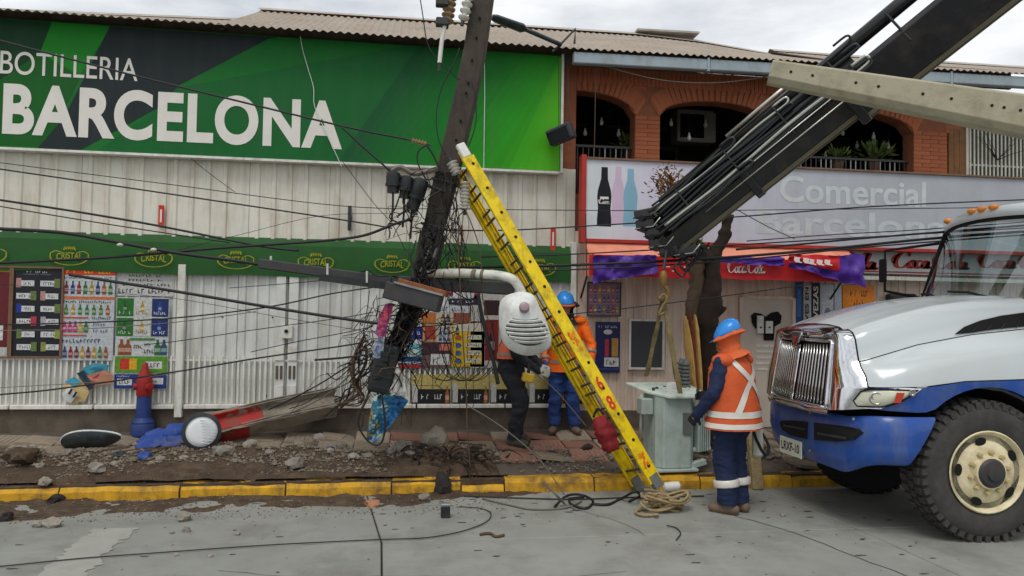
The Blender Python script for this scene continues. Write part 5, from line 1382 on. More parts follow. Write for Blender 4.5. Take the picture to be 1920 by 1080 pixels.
for hpx in ((1212, 862), (1080, 640), (1086, 630)):
    h0 = hp(*hpx)
    for k in range(9):
        u, v, s = rr.uniform(-.03, .03), rr.uniform(-.09, .09), rr.uniform(.008, .02)
        b.add([nb - wv * (.004 + .0005 * k) + dv * (u + s * cos(q) * rr.uniform(.6, 1.2)) + ax * (h0 + v + s * 1.6 * sin(q)) for q in (0, 1.05, 2.1, 3.14, 4.2, 5.24)], [(0, 1, 2, 3, 4, 5)])
part('paint_marks', b, m_('orange_paint'), lad)
# red bag hung behind the ladder
t = thing('red_bag', 'dark red cloth bag hanging on the lower left side of the yellow ladder', 'bag', atD(1150, 850, 7.3))
a_, c_ = atD(1122, 782, 7.3), atD(1150, 846, 7.2); d_ = c_ - a_; x_, y_, z_ = frame(d_); rings = []
for k in range(17):
    s = k / 16; r = .13 * (math.sin(pi * min(1, .12 + .9 * s) * .82)) ** .5 * (1.05 - .25 * s)
    rings.append([a_ + d_ * s + (x_ * cos(2 * pi * q / 16) + y_ * sin(2 * pi * q / 16) * .8) * r * .9 * (1 + .5 * nz(cos(2 * pi * q / 16) * 1.6, s * 4 + sin(2 * pi * q / 16), 1.2) + .18 * nz(q * .9, s * 14, 1)) for q in range(16)])
b = MB(); b.loft(rings); part('sack', b, m_('bag_red'), t, True)
b = MB(); b.tube(catmull([a_ + Vector((-.05, 0, .0)), a_ + Vector((-.02, -.05, .09)), a_ + Vector((.05, -.03, .02))], 5), .012, 5); part('strap', b, m_('black_cloth'), t)

# ================================================================== CABLES
def sagpath(pts, D, n=7):
    return catmull(PD(pts, D), n)
CB = [
 ('cable', [(-60, 60), (0, 76), (210, 131), (420, 183), (640, 236), (772, 263)], 8.0, .011, 'top black cable crossing the white sign letters to the strain insulator'),
 ('cable', [(-60, 297), (0, 305), (320, 346), (640, 386), (870, 392), (1230, 395), (1500, 393), (1980, 388)], 8.3, .005, 'thin upper wire running straight across the cream cladding and pale sign'),
 ('cable', [(-60, 308), (0, 317), (280, 358), (640, 412), (735, 428)], 8.2, .009, 'black cable sloping down the cream cladding to the splice cans'),
 ('cable', [(-60, 366), (0, 375), (150, 398), (300, 424), (480, 460), (560, 470)], 7.8, .013, 'thick black cable sloping down past the left red wall sign'),
 ('cable', [(-60, 377), (0, 387), (200, 420), (430, 455)], 7.9, .007, 'thin wire just under the thick black cable at left'),
 ('cable', [(-60, 422), (0, 429), (60, 432), (130, 438), (225, 455), (330, 474), (420, 486), (490, 496)], 7.6, .02, 'thick black cable bundle running along the green awning into the crossarm'),
 ('cable', [(-60, 492), (0, 493), (110, 488), (200, 483), (300, 475), (400, 466), (500, 459), (600, 452), (680, 442), (740, 420), (775, 410)], 7.65, .015, 'wavy black cable rising along the green awning to the pole'),
 ('cable', [(130, 515), (200, 526), (340, 548), (500, 575), (640, 597), (722, 608)], 7.5, .017, 'thick double cable slanting down across the white gate to the broken pole'),
 ('cable', [(-60, 610), (0, 609), (180, 604), (330, 596), (500, 576), (620, 551), (705, 538)], 7.6, .008, 'black wire rising across the posters and white gate to the bracket box'),
 ('cable_grey', [(-60, 624), (0, 620), (150, 617), (330, 604), (480, 584)], 7.7, .005, 'thin grey wire across the two left posters'),
 ('cable', [(270, 646), (330, 640), (480, 618), (640, 596), (700, 585)], 7.6, .005, 'thin wire rising across the middle of the white gate'),
 ('cable', [(-60, 748), (0, 740), (110, 729), (330, 697), (480, 672), (640, 649), (690, 640)], 7.5, .009, 'black wire sloping up from the torn poster across the white bars'),
 ('cable_grey', [(-60, 732), (0, 727), (200, 715), (330, 700)], 7.6, .004, 'thin grey wire across the white bars at left'),
 ('cable', [(590, 675), (640, 671), (700, 664), (735, 662)], 7.45, .012, 'short thick cable end sticking out left from the broken pole'),
 ('cable', [(840, 432), (930, 432), (1010, 429), (1230, 416), (1390, 406), (1640, 387), (1980, 372)], 8.1, .008, 'black wire from the pole rising right across the pale sign'),
 ('cable', [(860, 502), (960, 500), (1040, 498), (1150, 494), (1240, 490), (1400, 480), (1560, 466), (1760, 446), (1980, 430)], 8.0, .016, 'thickest black cable running along the red awning to the right'),
 ('cable', [(900, 482), (1040, 478), (1200, 470), (1400, 458), (1600, 446), (1980, 424)], 8.1, .008, 'second black wire above the purple banners'),
 ('cable', [(1000, 508), (1200, 500), (1400, 486), (1640, 462), (1980, 436)], 7.95, .009, 'black wire just under the thickest cable on the right'),
 ('cable', [(1380, 468), (1500, 458), (1640, 445), (1980, 418)], 8.0, .012, 'black cable close above the red lettered banner'),
 ('cable', [(1400, 452), (1560, 440), (1720, 431), (1980, 412)], 8.05, .006, 'thin wire along the red bottom frame of the pale sign'),
 ('cable', [(750, 616), (900, 604), (1040, 592), (1200, 575), (1350, 556), (1520, 533)], 7.9, .006, 'thin wire passing behind the ladder at helmet height'),
 ('cable', [(-40, 530), (150, 545), (330, 560), (500, 590), (690, 622)], 7.9, .003, 'hair thin wire sagging low across the white gate below the thick double cable'),
 ('cable', [(330, 470), (450, 440), (600, 405), (740, 400)], 8.3, .003, 'hair thin wire rising over the cream cladding left of the splice cans'),
 ('cable', [(210, 50), (260, 130), (300, 215), (345, 285), (440, 360)], 8.9, .004, 'thin dark wire drooping down over the black part of the green sign'),
 ('cable', [(640, 300), (700, 380), (735, 420), (760, 470)], 7.9, .004, 'thin wire slanting down the cladding towards the crossarm'),
 ('cable', [(430, 540), (560, 530), (660, 520), (730, 512)], 7.7, .004, 'thin wire just under the left half of the crossarm'),
 ('cable', [(470, 660), (560, 640), (640, 625), (700, 612)], 7.6, .005, 'wire end rising over the bars of the white gate'),
 ('cable_grey', [(500, 790), (560, 768), (620, 735), (680, 680)], 8.2, .008, 'grey cable lying along the broken pole up to the enclosure'),
 ('cable', [(1100, 520), (1099, 450), (1098, 400)], 8.9, .006, 'short upright wire at the left edge of the pale sign'),
 ('cable_grey', [(1380, 392), (1440, 425), (1490, 448)], 8.4, .006, 'grey guy wire slanting down over the pale sign right of the tree'),
 ('cable', [(785, -20), (793, 30), (800, 75), (815, 105), (850, 140), (862, 150)], 7.7, .006, 'thin black wire hanging left of the pole top'),
 ('cable', [(862, 90), (850, 120), (828, 165), (818, 215), (822, 260), (835, 290)], 7.65, .007, 'black looped wire left of the leaning pole over the green sign'),
 ('cable', [(884, 150), (892, 190), (892, 230), (882, 265), (872, 285)], 7.7, .007, 'black looped wire right of the leaning pole over the green sign'),
 ('cable', [(800, 272), (786, 282), (782, 298), (788, 318)], 7.7, .008, 'black cable tail curling down from the strain insulator'),
 ('cable', [(800, 272), (812, 290), (822, 312), (830, 330)], 7.7, .012, 'thick black tail from the strain insulator to the pole'),
 ('cable', [(640, 238), (680, 275), (725, 315), (745, 335)], 7.85, .012, 'black cable dropping from the top cable to the splice cans'),
 ('cable_brown', [(860, 400), (860, 480), (864, 560), (868, 640), (874, 720), (876, 800), (882, 880)], 7.5, .007, 'brown rope hanging straight down right of the broken pole'),
 ('cable_brown', [(874, 395), (900, 470), (905, 560), (925, 640), (912, 690)], 7.55, .006, 'thin brown wire curving down behind the street lamp'),
 ('cable', [(896, 550), (903, 590), (915, 640), (926, 680), (934, 720)], 7.5, .022, 'thick black cable hanging left of the street lamp head'),
 ('cable', [(690, 745), (672, 790), (688, 825), (712, 833), (722, 800), (716, 740)], 7.35, .01, 'black cable loop hanging around the torn blue poster'),
 ('cable_grey', [(876, 760), (940, 800), (1010, 860), (1060, 930), (1075, 950)], 7.4, .006, 'grey wire slanting down to the kerb left of the ladder'),
 ('cable_grey', [(990, 690), (1040, 730), (1075, 770), (1100, 800)], 8.3, .006, 'grey rope from the blue glove down to the red bag'),
]
for m, pts, D, r, lab in CB:
    q = sagpath(pts, D); b = MB(); b.tube(q, r, 6); solo('overhead_cable', b, m_(m), lab, 'cable', 'loose and hanging cables', smooth=True)
b = MB(); rr = random.Random(11)
for px_, py_ in ((225, 459), (288, 468)):
    p = atD(px_, py_, 7.57); b = MB(); b.ball(p, .022, 8, 6, sq=(1.5, 1, .8)); solo('cable_clip', b, m_('porcelain'), ('left' if px_ < 250 else 'right') + ' pale clip on the thick cable along the green awning', 'clip', smooth=True)
# the tangle nobody could count
b = MB()
def squiggle(a, c, D, amp, n=7):
    pts = []
    for i in range(n):
        t = i / (n - 1); w = sin(pi * t)
        pts.append((a[0] + (c[0] - a[0]) * t + rr.gauss(0, amp) * w, a[1] + (c[1] - a[1]) * t + rr.gauss(0, amp) * w, D + rr.gauss(0, .1)))
    return sagpath(pts, D, 5)
spine = [(835, 400), (815, 470), (780, 540), (755, 600), (735, 650), (715, 710), (705, 745)]
def sp(t):
    q = t * (len(spine) - 1); i = min(int(q), len(spine) - 2); f = q - i
    return (spine[i][0] * (1 - f) + spine[i + 1][0] * f, spine[i][1] * (1 - f) + spine[i + 1][1] * f)
for k in range(60):
    t0 = rr.uniform(0, .7); a = sp(t0); c = sp(min(1, t0 + rr.uniform(.2, .6))); w = rr.choice((10, 16, 22))
    b.tube(squiggle((a[0] + rr.gauss(0, w), a[1]), (c[0] + rr.gauss(0, w), c[1]), 7.62, 14), rr.choice((.003, .005, .008, .011)), 5)
for k in range(34):
    t0 = rr.uniform(.1, .9); a = sp(t0); d = rr.choice((-1, -1, 1)); ln = rr.uniform(30, 110)
    b.tube(squiggle(a, (a[0] + d * ln, a[1] + rr.uniform(-40, 120)), 7.6, 16), rr.choice((.0025, .004, .006)), 4)
for k in range(6):
    b.tube(squiggle((rr.uniform(690, 740), rr.uniform(650, 690)), (rr.uniform(480, 640), 790 - rr.uniform(0, 40)), 8.0, 5), rr.choice((.003, .005, .008)), 5)
for k in range(16):
    b.tube(squiggle((rr.uniform(690, 720), rr.uniform(540, 660)), (rr.uniform(630, 690), rr.uniform(600, 760)), 7.6, 10), rr.choice((.0025, .004)), 4)
for k in range(14):
    b.tube(squiggle((rr.uniform(725, 840), rr.uniform(310, 400)), (rr.uniform(720, 850), rr.uniform(390, 450)), 7.7, 14), rr.choice((.003, .005, .008)), 5)
for k in range(22):
    b.tube(squiggle((rr.uniform(820, 870), rr.uniform(320, 420)), (rr.uniform(830, 890), rr.uniform(440, 640)), 7.68, 12), rr.choice((.003, .005)), 5)
for k in range(12):
    x = rr.uniform(760, 930); b.tube(squiggle((x, rr.uniform(560, 620)), (x + rr.gauss(0, 20), rr.uniform(680, 800)), 7.9, 12), rr.choice((.0025, .004)), 4)
for k in range(7):
    x = rr.uniform(770, 850); b.tube(sagpath([(x, 660 + rr.uniform(-20, 20)), (x + 20, 705), (x + 55, 712), (x + 85, 685)], 7.9), .004, 4)
o = link('wire_tangle', b.mesh('wire_tangle', m_('cable'), True)); o['kind'] = 'stuff'; o['label'] = 'dense tangle of torn black wires around the broken pole'
b = MB()
for k in range(26):
    t0 = rr.uniform(.3, .95); a = sp(t0); b.tube(squiggle(a, (a[0] + rr.gauss(-20, 40), a[1] + rr.uniform(30, 150)), 7.55, 14), rr.choice((.004, .006)), 4)
o = link('torn_wires', b.mesh('torn_wires', m_('cable_brown'), True)); o['kind'] = 'stuff'; o['label'] = 'brown torn wires hanging from the broken pole'
# torn posters caught on the broken pole
def rag(name, outl, D, m, cols, lab, amp=.06):
    b = MB(); q = [atD(a, c, D) for a, c in outl]; n0 = len(q) // 2; rows = []; n, J = 16, 30
    def along(P, t):
        t *= len(P) - 1; i = min(int(t), len(P) - 2); return P[i] + (P[i + 1] - P[i]) * (t - i)
    for j in range(J + 1):
        t = j / J; row = []
        for i in range(n + 1):
            a, c = along(q[:n0], i / n), along(q[n0:][::-1], i / n); p = a + (c - a) * t; row.append(p + fflat * (amp * nz(p.x * 7, p.z * 5, 1, D) + .03 * nz(p.x * 22, p.z * 4, 1, D)))
        rows.append(row)
    for j in range(J):
        for i in range(n): b.quad(rows[j][i], rows[j][i + 1], rows[j + 1][i + 1], rows[j + 1][i], c=cols(i / n, j / J))
    return solo(name, b, m_(m), lab, 'poster', smooth=True)
def blue_cols(u, v):
    k = nz(u * 3, v * 4, 1.6, 2)
    if v > .8: return L(160, 170, 120) if k > 0 else L(60, 110, 170)
    if u > .5: return L(34, 98, 146) if k > -.2 else L(24, 66, 110)
    return L(170, 140, 50) if k > .42 else (L(44, 104, 130) if k > -.3 else L(160, 176, 172))
rag('torn_poster', [(700, 740), (716, 742), (734, 738), (752, 742), (766, 752), (715, 822), (707, 828), (700, 831), (692, 830), (686, 826)], 7.42, 'print_worn', blue_cols, 'torn blue and yellow poster dangling from the foot of the broken pole')
rag('torn_cloth', [(738, 668), (742, 676), (748, 688), (754, 702), (766, 748), (752, 744), (740, 736), (728, 735)], 7.5, 'print_worn', lambda u, v: L(214, 214, 206), 'white torn cloth flapping right of the black enclosure')
rag('torn_poster', [(712, 590), (722, 570), (730, 568), (738, 572), (722, 632), (714, 634), (708, 630), (704, 622)], 7.42, 'print_worn', lambda u, v: L(150, 70, 120) if nz(u * 3, v * 3, 1.5, 1) > -.1 else L(190, 60, 70), 'magenta and red poster scrap stuck on the broken pole below the bracket')
rag('torn_poster', [(700, 640), (710, 632), (716, 630), (722, 632), (718, 668), (712, 672), (704, 672), (698, 668)], 7.42, 'print_worn', lambda u, v: L(120, 140, 170) if nz(u * 3, v * 3, 1.5, 7) > 0 else L(170, 170, 180), 'grey blue poster scrap on the broken pole above the black enclosure')

# ================================================================== THINGS LYING ABOUT
# hydrant
p = atP(268, 812); t = thing('fire_hydrant', 'old fire hydrant painted red on top and blue below', 'fire hydrant', p)
s = .122 / .122
b = MB(); b.lathe([(.13, -.02), (.13, .1), (.12, .115), (.124, .13), (.112, .145), (.084, .18), (.076, .43)], p, n=20); part('base', b, m_('hydrant_blue'), t, 35)
b = MB(); b.lathe([(.08, .43), (.086, .44), (.086, .6), (.075, .66), (.046, .72), (.035, .76), (.03, .8), (.012, .82)], p, n=20); part('barrel', b, m_('hydrant_red'), t, 35)
b = MB(); b.lathe([(.036, 0), (.036, .03), (.044, .03), (.044, .05), (.016, .055)], p + Vector((.06, -.06, .54)), (.75, -.65, 0), 12); part('outlet', b, m_('hydrant_red'), t, 35)
b = MB(); b.lathe([(.036, 0), (.036, .02), (.042, .02), (.042, .035), (.016, .04)], p + Vector((-.07, -.03, .54)), (-1, -.2, 0), 12); part('outlet', b, m_('hydrant_red'), t, 35)
# broken H pole stub with painted bands
A_, B_ = atP(290, 842) + Vector((0, .1, .02)), atD(622, 764, 9.0)
stub = thing('broken_pole', 'broken concrete pole stump lying slanted, painted red and blue at its end', 'utility pole', A_)
d = (B_ - A_).normalized(); x_ = Vector((0, 0, 1)).cross(d).normalized(); y_ = d.cross(x_); Ls = (B_ - A_).length
face = (-fflat * .8 + Vector((0, 0, 1)) * .6); yv = (face - d * face.dot(d)).normalized(); xv = d.cross(yv).normalized()   # yv looks at the camera, xv across
if xv.z < 0: xv = -xv
def hsec(h, w, rough=0.0, sd=0):
    W2, D2, fl, wb = w / 2, .11, .045, .03
    pr = [(-W2, D2), (-W2 + fl, D2), (-W2 + fl + .015, wb), (W2 - fl - .015, wb), (W2 - fl, D2), (W2, D2), (W2, -D2), (W2 - fl, -D2), (W2 - fl - .015, -wb), (-W2 + fl + .015, -wb), (-W2 + fl, -D2), (-W2, -D2)]
    return [A_ + d * (h + rough * nz(u * 9 + sd, v * 9, 1.3, sd)) + xv * (u + .014 * nz(h * 7, u * 9, 1, 3)) + yv * (v + .11 + .012 * nz(h * 8, v * 9, 1, 6)) for u, v in pr]
b = MB(); n = 26; h0 = .17 * Ls
b.loft([hsec(h0 + (Ls - h0) * k / n, .29 - .02 * k / n, .12 if k in (0, n) else 0, 4) for k in range(n + 1)]); part('concrete_length', b, m_('concrete_old'), stub)
def inlay(nm, m, h0, h1, e0=.03, e1=.03, full=False):
    b = MB(); n = 10; rows = []
    for k in range(n + 1):
        r_ = hsec(h0 + (h1 - h0) * k / n, .285); ce = sum((r_[i] for i in (1, 2, 3, 4)), Vector()) / 4
        q = [r_[0] * .4 + r_[1] * .6, r_[1], r_[2], r_[3], r_[4], r_[4] * .7 + r_[5] * .3] if not full else [r_[11], r_[0], r_[1], r_[2], r_[3], r_[4], r_[5], r_[6]]
        jt = d * ((e0 if k == 0 else e1 if k == n else 0))
        rows.append([p + yv * .006 + (p - ce) * (.02 if full else 0) + jt * nz(i * 2.3 + h0, k, 1.1) * 4 for i, p in enumerate(q)])
    b.grid(rows); return part(nm, b, m_(m), stub)
inlay('red_band', 'chip_red', .24 * Ls, .58 * Ls)
b = MB(); b.loft([hsec(.3 * Ls + .19 * Ls * k / 4, .3)[10:12] + hsec(.3 * Ls + .19 * Ls * k / 4, .3)[0:1] for k in range(5)], False); part('red_underside', b, m_('chip_red'), stub)
for k, (hh, uu, sz) in enumerate(((.02, .04, .13), (.1, -.05, .11), (.12, .08, .1), (-.05, -.06, .08), (.19, -.1, .09))):
    vs, fs = rock(sz, 1, .5); R3 = Matrix((d, xv, yv)).transposed(); b = MB(); b.add([A_ + d * hh * Ls + xv * uu + yv * (.08 + .02 * k) + R3 @ Vector((v.x * 1.5, v.y * 1.1, v.z * .6)) for v in vs], fs); part('blue_shard', b, m_('chip_blue'), stub)
for k in range(6):
    b = MB(); u = -.1 + .04 * k; q = B_ + xv * u + yv * random.uniform(.02, .22)
    b.tube(catmull([q - d * .3, q, q + d * random.uniform(.1, .35) + Vector((0, 0, random.uniform(-.05, .12))), q + d * random.uniform(.4, .6) + Vector((random.uniform(-.1, .1), 0, random.uniform(0, .3)))], 4), .008, 5); part('rebar', b, m_('cable_brown'), stub)
for k in range(4):
    b = MB(); u = (-.13, -.1, .1, .13)[k]; b.tube(catmull([A_ + d * .45 * Ls + xv * u + yv * .225, A_ + d * .7 * Ls + xv * (u + .01) + yv * .232, A_ + d * 1.02 * Ls + xv * u + yv * .22], 4), .008, 6); part('torn_edge', b, m_('concrete_old'), stub)
# round white signal lens
c = atD(378, 809, 7.95); nvv = (Vector((0, 0, CAMH)) - c).normalized(); nvv = (nvv + Vector((0, 0, -.12))).normalized()
t = thing('round_lamp', 'round white lamp with a black rim resting against the broken pole', 'lamp', c - Vector((0, 0, .2)))
b = MB(); b.lathe([(.12, -.14), (.185, -.05), (.2, 0), (.2, .03), (.165, .035), (.162, .012)], c, nvv, 32); part('rim', b, m_('tank_dark'), t, 40)
b = MB(); b.lathe([(.162, .012), (.158, .022), (.1, .03), (.02, .033)], c, nvv, 32); part('lens', b, m_('lens_white'), t, True)
ux, uy, _ = frame(nvv)
for k in range(9):
    hh = -.12 + k * .03; w = math.sqrt(max(0, .15 ** 2 - hh ** 2)); b = MB(); o_ = c + nvv * .03
    b.bar(o_ + Vector((0, 0, 1)) * hh - rflat * w, o_ + Vector((0, 0, 1)) * hh + rflat * w, .006, .006); part('lens_ridge', b, m_('lens_white_fin'), t)
# black lamp shell
p0, p1 = atP(108, 846), atP(232, 838); cc = (p0 + p1) / 2
t = thing('lamp_shell', 'black lens shaped lamp shell with a pale rim lying on the pavement', 'lamp shell', cc)
Lx = (p1 - p0).length; R = Matrix.Rotation(radians(-14), 3, fflat) @ Matrix.Rotation(radians(-58), 3, rflat)
rings = []; n = 26
def shell_out(q): a = 2 * pi * q / n; return Vector((cos(a) * Lx / 2, sin(a) * .125 * (1 - .3 * cos(a)), 0))
for r, h in ((.98, -.02), (1, 0), (1, .02), (.93, .045), (.75, .07), (.4, .085), (.05, .09)): rings.append([cc + Vector((0, 0, .1)) + R @ (Vector((shell_out(q).x * r, shell_out(q).y * r, h))) for q in range(n)])
b = MB(); b.loft(rings); part('shell', b, m_('tank_dark'), t, True)
b = MB(); b.tube([cc + Vector((0, 0, .1)) + R @ shell_out(q) for q in range(n + 1)], .011, 6); part('rim', b, m_('lamp_white'), t, True)
b = MB()
for k in range(7):
    a0 = atP(120 + k * 22, 860 + random.uniform(-6, 8)); b.tube(catmull([a0 + Vector((0, 0, .03)), a0 + Vector((.25, .1, .06)), a0 + Vector((.55, .25, .08))], 4), .006, 5)
solo('loose_wire', b, m_('cable_brown'), 'brown wires lying under the black lamp shell', 'wire')
# stump of roots over the kerb
b = MB(); rr = random.Random(4); p = atP(835, 872)
for k in range(120):
    a = rr.uniform(0, 6.28); q = p + Vector((rr.gauss(0, .2), rr.gauss(-.02, .13), rr.uniform(0, .16))); pts = [q.copy()]; dd = Vector((cos(a) * .7, sin(a) * .5 - .35, rr.uniform(-.3, .8)))
    for s_ in range(5): q = q + dd * .055; dd += Vector((rr.gauss(0, .25), rr.gauss(0, .25), -.28)); q.z = max(q.z, .015); pts.append(q.copy())
    b.tube(pts, [(.019 if k % 3 == 0 else .011) * (1 - .16 * i) for i in range(6)], 5)
solo('root_stump', b, m_('bark'), 'torn brown roots spilling over the yellow kerb', 'roots')
p = atZ(833, 925, .08); b = MB(); vs, fs = rock(.11, 1, 1.0); b.add([Vector((p.x + v.x * .8, YK + .0 + v.y, .09 + v.z)) for v in vs], fs); solo('broken_kerb_piece', b, m_('asphalt_chunk'), 'dark broken stub lodged in the gap of the yellow kerb', 'debris')
p = atZ(835, 970, 0); t = thing('small_box', 'small black box with a grey lid lying on the road', 'box', p)
b = MB(); b.box(p + Vector((0, 0, .05)), (.08, .07, .1)); part('body', b, m_('black_plastic'), t, bev=.006)
b = MB(); b.box(p + Vector((0, 0, .112)), (.085, .075, .024)); part('lid', b, m_('steel'), t, bev=.005)
# wires on the road
for pts, r, m, lab in (([(-60, 1066), (0, 1062), (150, 1047), (300, 1036), (500, 1022), (700, 1012), (800, 1008), (870, 995), (912, 978), (920, 962), (900, 953), (860, 950)], .0045, 'cable', 'long black wire lying across the road slabs and curling back'),
                       ([(905, 935), (960, 948), (1000, 955), (1060, 952), (1090, 940)], .008, 'cable_grey', 'grey wire loop on the road below the kerb'),
                       ([(870, 930), (980, 934), (1080, 936), (1200, 932), (1320, 930)], .007, 'cable', 'black wire lying along the foot of the yellow kerb'),
                       ([(1020, 905), (1040, 925), (1060, 945), (1082, 956)], .012, 'cable_grey', 'thick grey wire hanging over the kerb left of the ladder'),
                       ([(1040, 950), (1062, 930), (1090, 928), (1112, 940), (1100, 953), (1075, 948), (1068, 936), (1095, 932)], .012, 'cable', 'coil of black wire left of the ladder foot'),
                       ([(1110, 945), (1140, 946), (1165, 935), (1190, 922), (1200, 930), (1180, 940)], .014, 'cable', 'black cable end at the ladder foot'),
                       ([(1250, 985), (1268, 990), (1276, 1000), (1268, 1012)], .005, 'cable', 'short black wire curl on the road below the rope coil'),
                       ([(900, 1002), (918, 1000), (930, 1006), (945, 1003)], .012, 'cable_brown', 'short brown twig lying in the middle of the road')):
    q = catmull([atZ(a, c, .012 if c > 928 else .14) for a, c in pts], 6); b = MB(); b.tube(q, r, 6); solo('ground_wire', b, m_(m), lab, 'wire', None, smooth=True)
# rope coil
p = atZ(1252, 962, 0); t = thing('rope_coil', 'heap of coiled tan rope on the road left of the nearest worker', 'rope', p); rr = random.Random(8)
for k in range(11):
    b = MB(); r = rr.uniform(.1, .2); z = .015 + k * .011; a0 = rr.uniform(0, 6.28); cx, cy = p.x + rr.gauss(0, .03), p.y + .06 + rr.gauss(0, .03)
    b.tube([(cx + r * cos(a0 + 2 * pi * q / 20) * 1.2, cy + r * .6 * sin(a0 + 2 * pi * q / 20), z + .03 * sin(2 * pi * q / 20 * 2 + k) + .02) for q in range(19)], .013, 6); part('coil', b, m_('rope_tan'), t, True)
b = MB(); b.tube(catmull([atZ(x, y, .02) for x, y in ((1235, 965), (1205, 966), (1192, 960), (1205, 954), (1240, 956))], 6), .014, 6); part('loop', b, m_('rope_tan'), t, True)
p = atZ(1262, 912, .07); b = MB(); b.lathe([(.02, -.1), (.045, -.08), (.05, .0), (.045, .06), (.02, .08)], p, rflat + Vector((0, 0, .1)), 12); solo('foam_cup', b, m_('plastic_white'), 'crumpled white cup lying at the ladder foot', 'cup', smooth=40)
p = atZ(980, 918, .0); b = MB(); b.add([p + Vector((-.03, 0, 0)), p + Vector((.04, .01, .005)), p + Vector((.03, .03, .06)), p + Vector((-.01, .03, .04))], [(0, 1, 2), (0, 2, 3)]); solo('paper_scrap', b, m_('plastic_white'), 'small white paper scrap at the foot of the kerb', 'scrap')

# ================================================================== POLE TRANSFORMER, SLINGS, TREE
p = atP(1253, 876); TZ = radians(3)
tr = thing('transformer', 'pale grey green transformer tank slung on straps behind the kerb', 'transformer', p, rz=TZ)
b = MB()
prof = [(-.21, -.14), (-.15, -.23), (.15, -.23), (.21, -.16), (.21, .2), (-.21, .2)]
b.loft([[(x, y, .03) for x, y in prof], [(x, y, .79) for x, y in prof]]); part('tank', b, m_('trafo'), tr, bev=.012)
b = MB(); b.box((0, -.01, .015), (.46, .5, .03)); b.box((.2, -.16, .05), (.3, .08, .06), Matrix.Rotation(-.25, 3, 'Y')); part('skid', b, m_('trafo'), tr, bev=.006)
b = MB(); lid = [(-.36, .36), (-.3, -.02), (-.12, -.3), (.34, -.3), (.36, .36)]
b.prism([(x, y, .83 + .12 * y) for x, y in lid], (0, 0, -.03)); part('lid', b, m_('trafo_lid'), tr, bev=.006)
for k in range(9):
    x, y = random.uniform(-.2, .28), random.uniform(-.22, .28); b = MB(); b.lathe([(.018, 0), (.018, .03), (.01, .035)], (x, y, .82), n=8); part('bolt', b, m_('steel_dark' if k % 2 else 'trafo_lid'), tr)
b = MB(); b.lathe([(.06, 0), (.06, .03), (.05, .08), (.02, .09)], (.03, .0, .82), n=14); part('cap', b, m_('lamp_white'), tr, 40)
for x, y in ((.24, .1), (.24, .22)):
    b = MB(); b.lathe([(.03, 0)] + [q for k in range(7) for q in ((.05, .03 + k * .04), (.05, .045 + k * .04), (.028, .05 + k * .04))] + [(.02, .33)], (x, y, .82), n=12); part('bushing', b, m_('plate_grey'), tr, 40)
b = MB(); b.box((.105, -.242, .5), (.1, .012, .22)); part('name_plate', b, m_('plate_grey'), tr)
for k in range(6):
    b = MB(); b.box((.26 + k * .034, -.12 + .02 * k, .44), (.016, .14, .5)); part('fin', b, m_('trafo'), tr)
for z in (.2, .68):
    b = MB(); b.tube([(.2, -.12, z), (.44, -.06, z), (.47, .02, z)], .028, 8); part('header_pipe', b, m_('trafo'), tr, True)
b = MB(); b.box((-.28, -.02, .66), (.13, .16, .17)); part('terminal_box', b, m_('trafo'), tr, bev=.01)
b = MB(); b.tube([(-.3, .02, .78), (-.31, .0, .6), (-.33, -.02, .3)], .018, 6); part('conduit', b, m_('trafo'), tr, True)
b = MB(); b.box((.22, -.22, .72), (.05, .05, .08)); part('lug', b, m_('lamp_white'), tr, bev=.01)
hook = atD(1244, 520, 7.75)
t = thing('crane_hook', 'brass coloured hook block under the boom tip', 'crane hook', hook)
b = MB(); b.lathe([(.015, .09), (.035, .07), (.042, .02), (.032, -.05), (.015, -.08)], hook + Vector((0, 0, -.02)), n=12); part('block', b, m_('brass'), t, 40)
b = MB(); b.tube(catmull([hook + v for v in (Vector((0, 0, -.08)), Vector((.05, 0, -.14)), Vector((.04, 0, -.22)), Vector((-.02, 0, -.24)), Vector((-.05, 0, -.2)))], 5), .02, 8); part('hook', b, m_('brass'), t, True)
b = MB(); b.tube([hook + Vector((0, 0, .08)), atD(1250, 470, 7.8)], .014, 6); part('wire_rope', b, m_('steel_dark'), t)
k2 = hook + Vector((0, 0, -.22))
for dest, wd, m, lab in (((1212, 706, 7.95), .045, 'strap', 'left tan sling strap from the hook to the transformer lid'), ((1276, 738, 7.6), .05, 'strap', 'right tan sling strap from the hook to the transformer front'), ((1268, 712, 7.9), .035, 'strap_green', 'olive sling strap behind the two tan ones')):
    e = atD(*dest); b = MB(); n = 8; b.grid([[k2 + (e - k2) * (i / n) + rflat * s_ * wd / 2 * (1 + .2 * sin(i * 2)) + fflat * .012 * sin(i * 1.7) for i in range(n + 1)] for s_ in (-1, 1)])
    b.grid([[k2 + (e - k2) * (i / n) + rflat * s_ * wd / 2 * (1 + .2 * sin(i * 2)) + fflat * (.012 * sin(i * 1.7) + .008) for i in range(n + 1)] for s_ in (-1, 1)])
    solo('sling_strap', b, m_(m), lab, 'strap', 'slings on the transformer')
b = MB(); q = [(1236, 560), (1244, 552), (1250, 562), (1242, 575), (1236, 590), (1246, 586)]; b.tube(catmull(PD([(a, c, 7.7) for a, c in q], 7.7), 4), .016, 6); solo('strap_knot', b, m_('strap'), 'knotted end of the tan straps below the hook', 'strap')

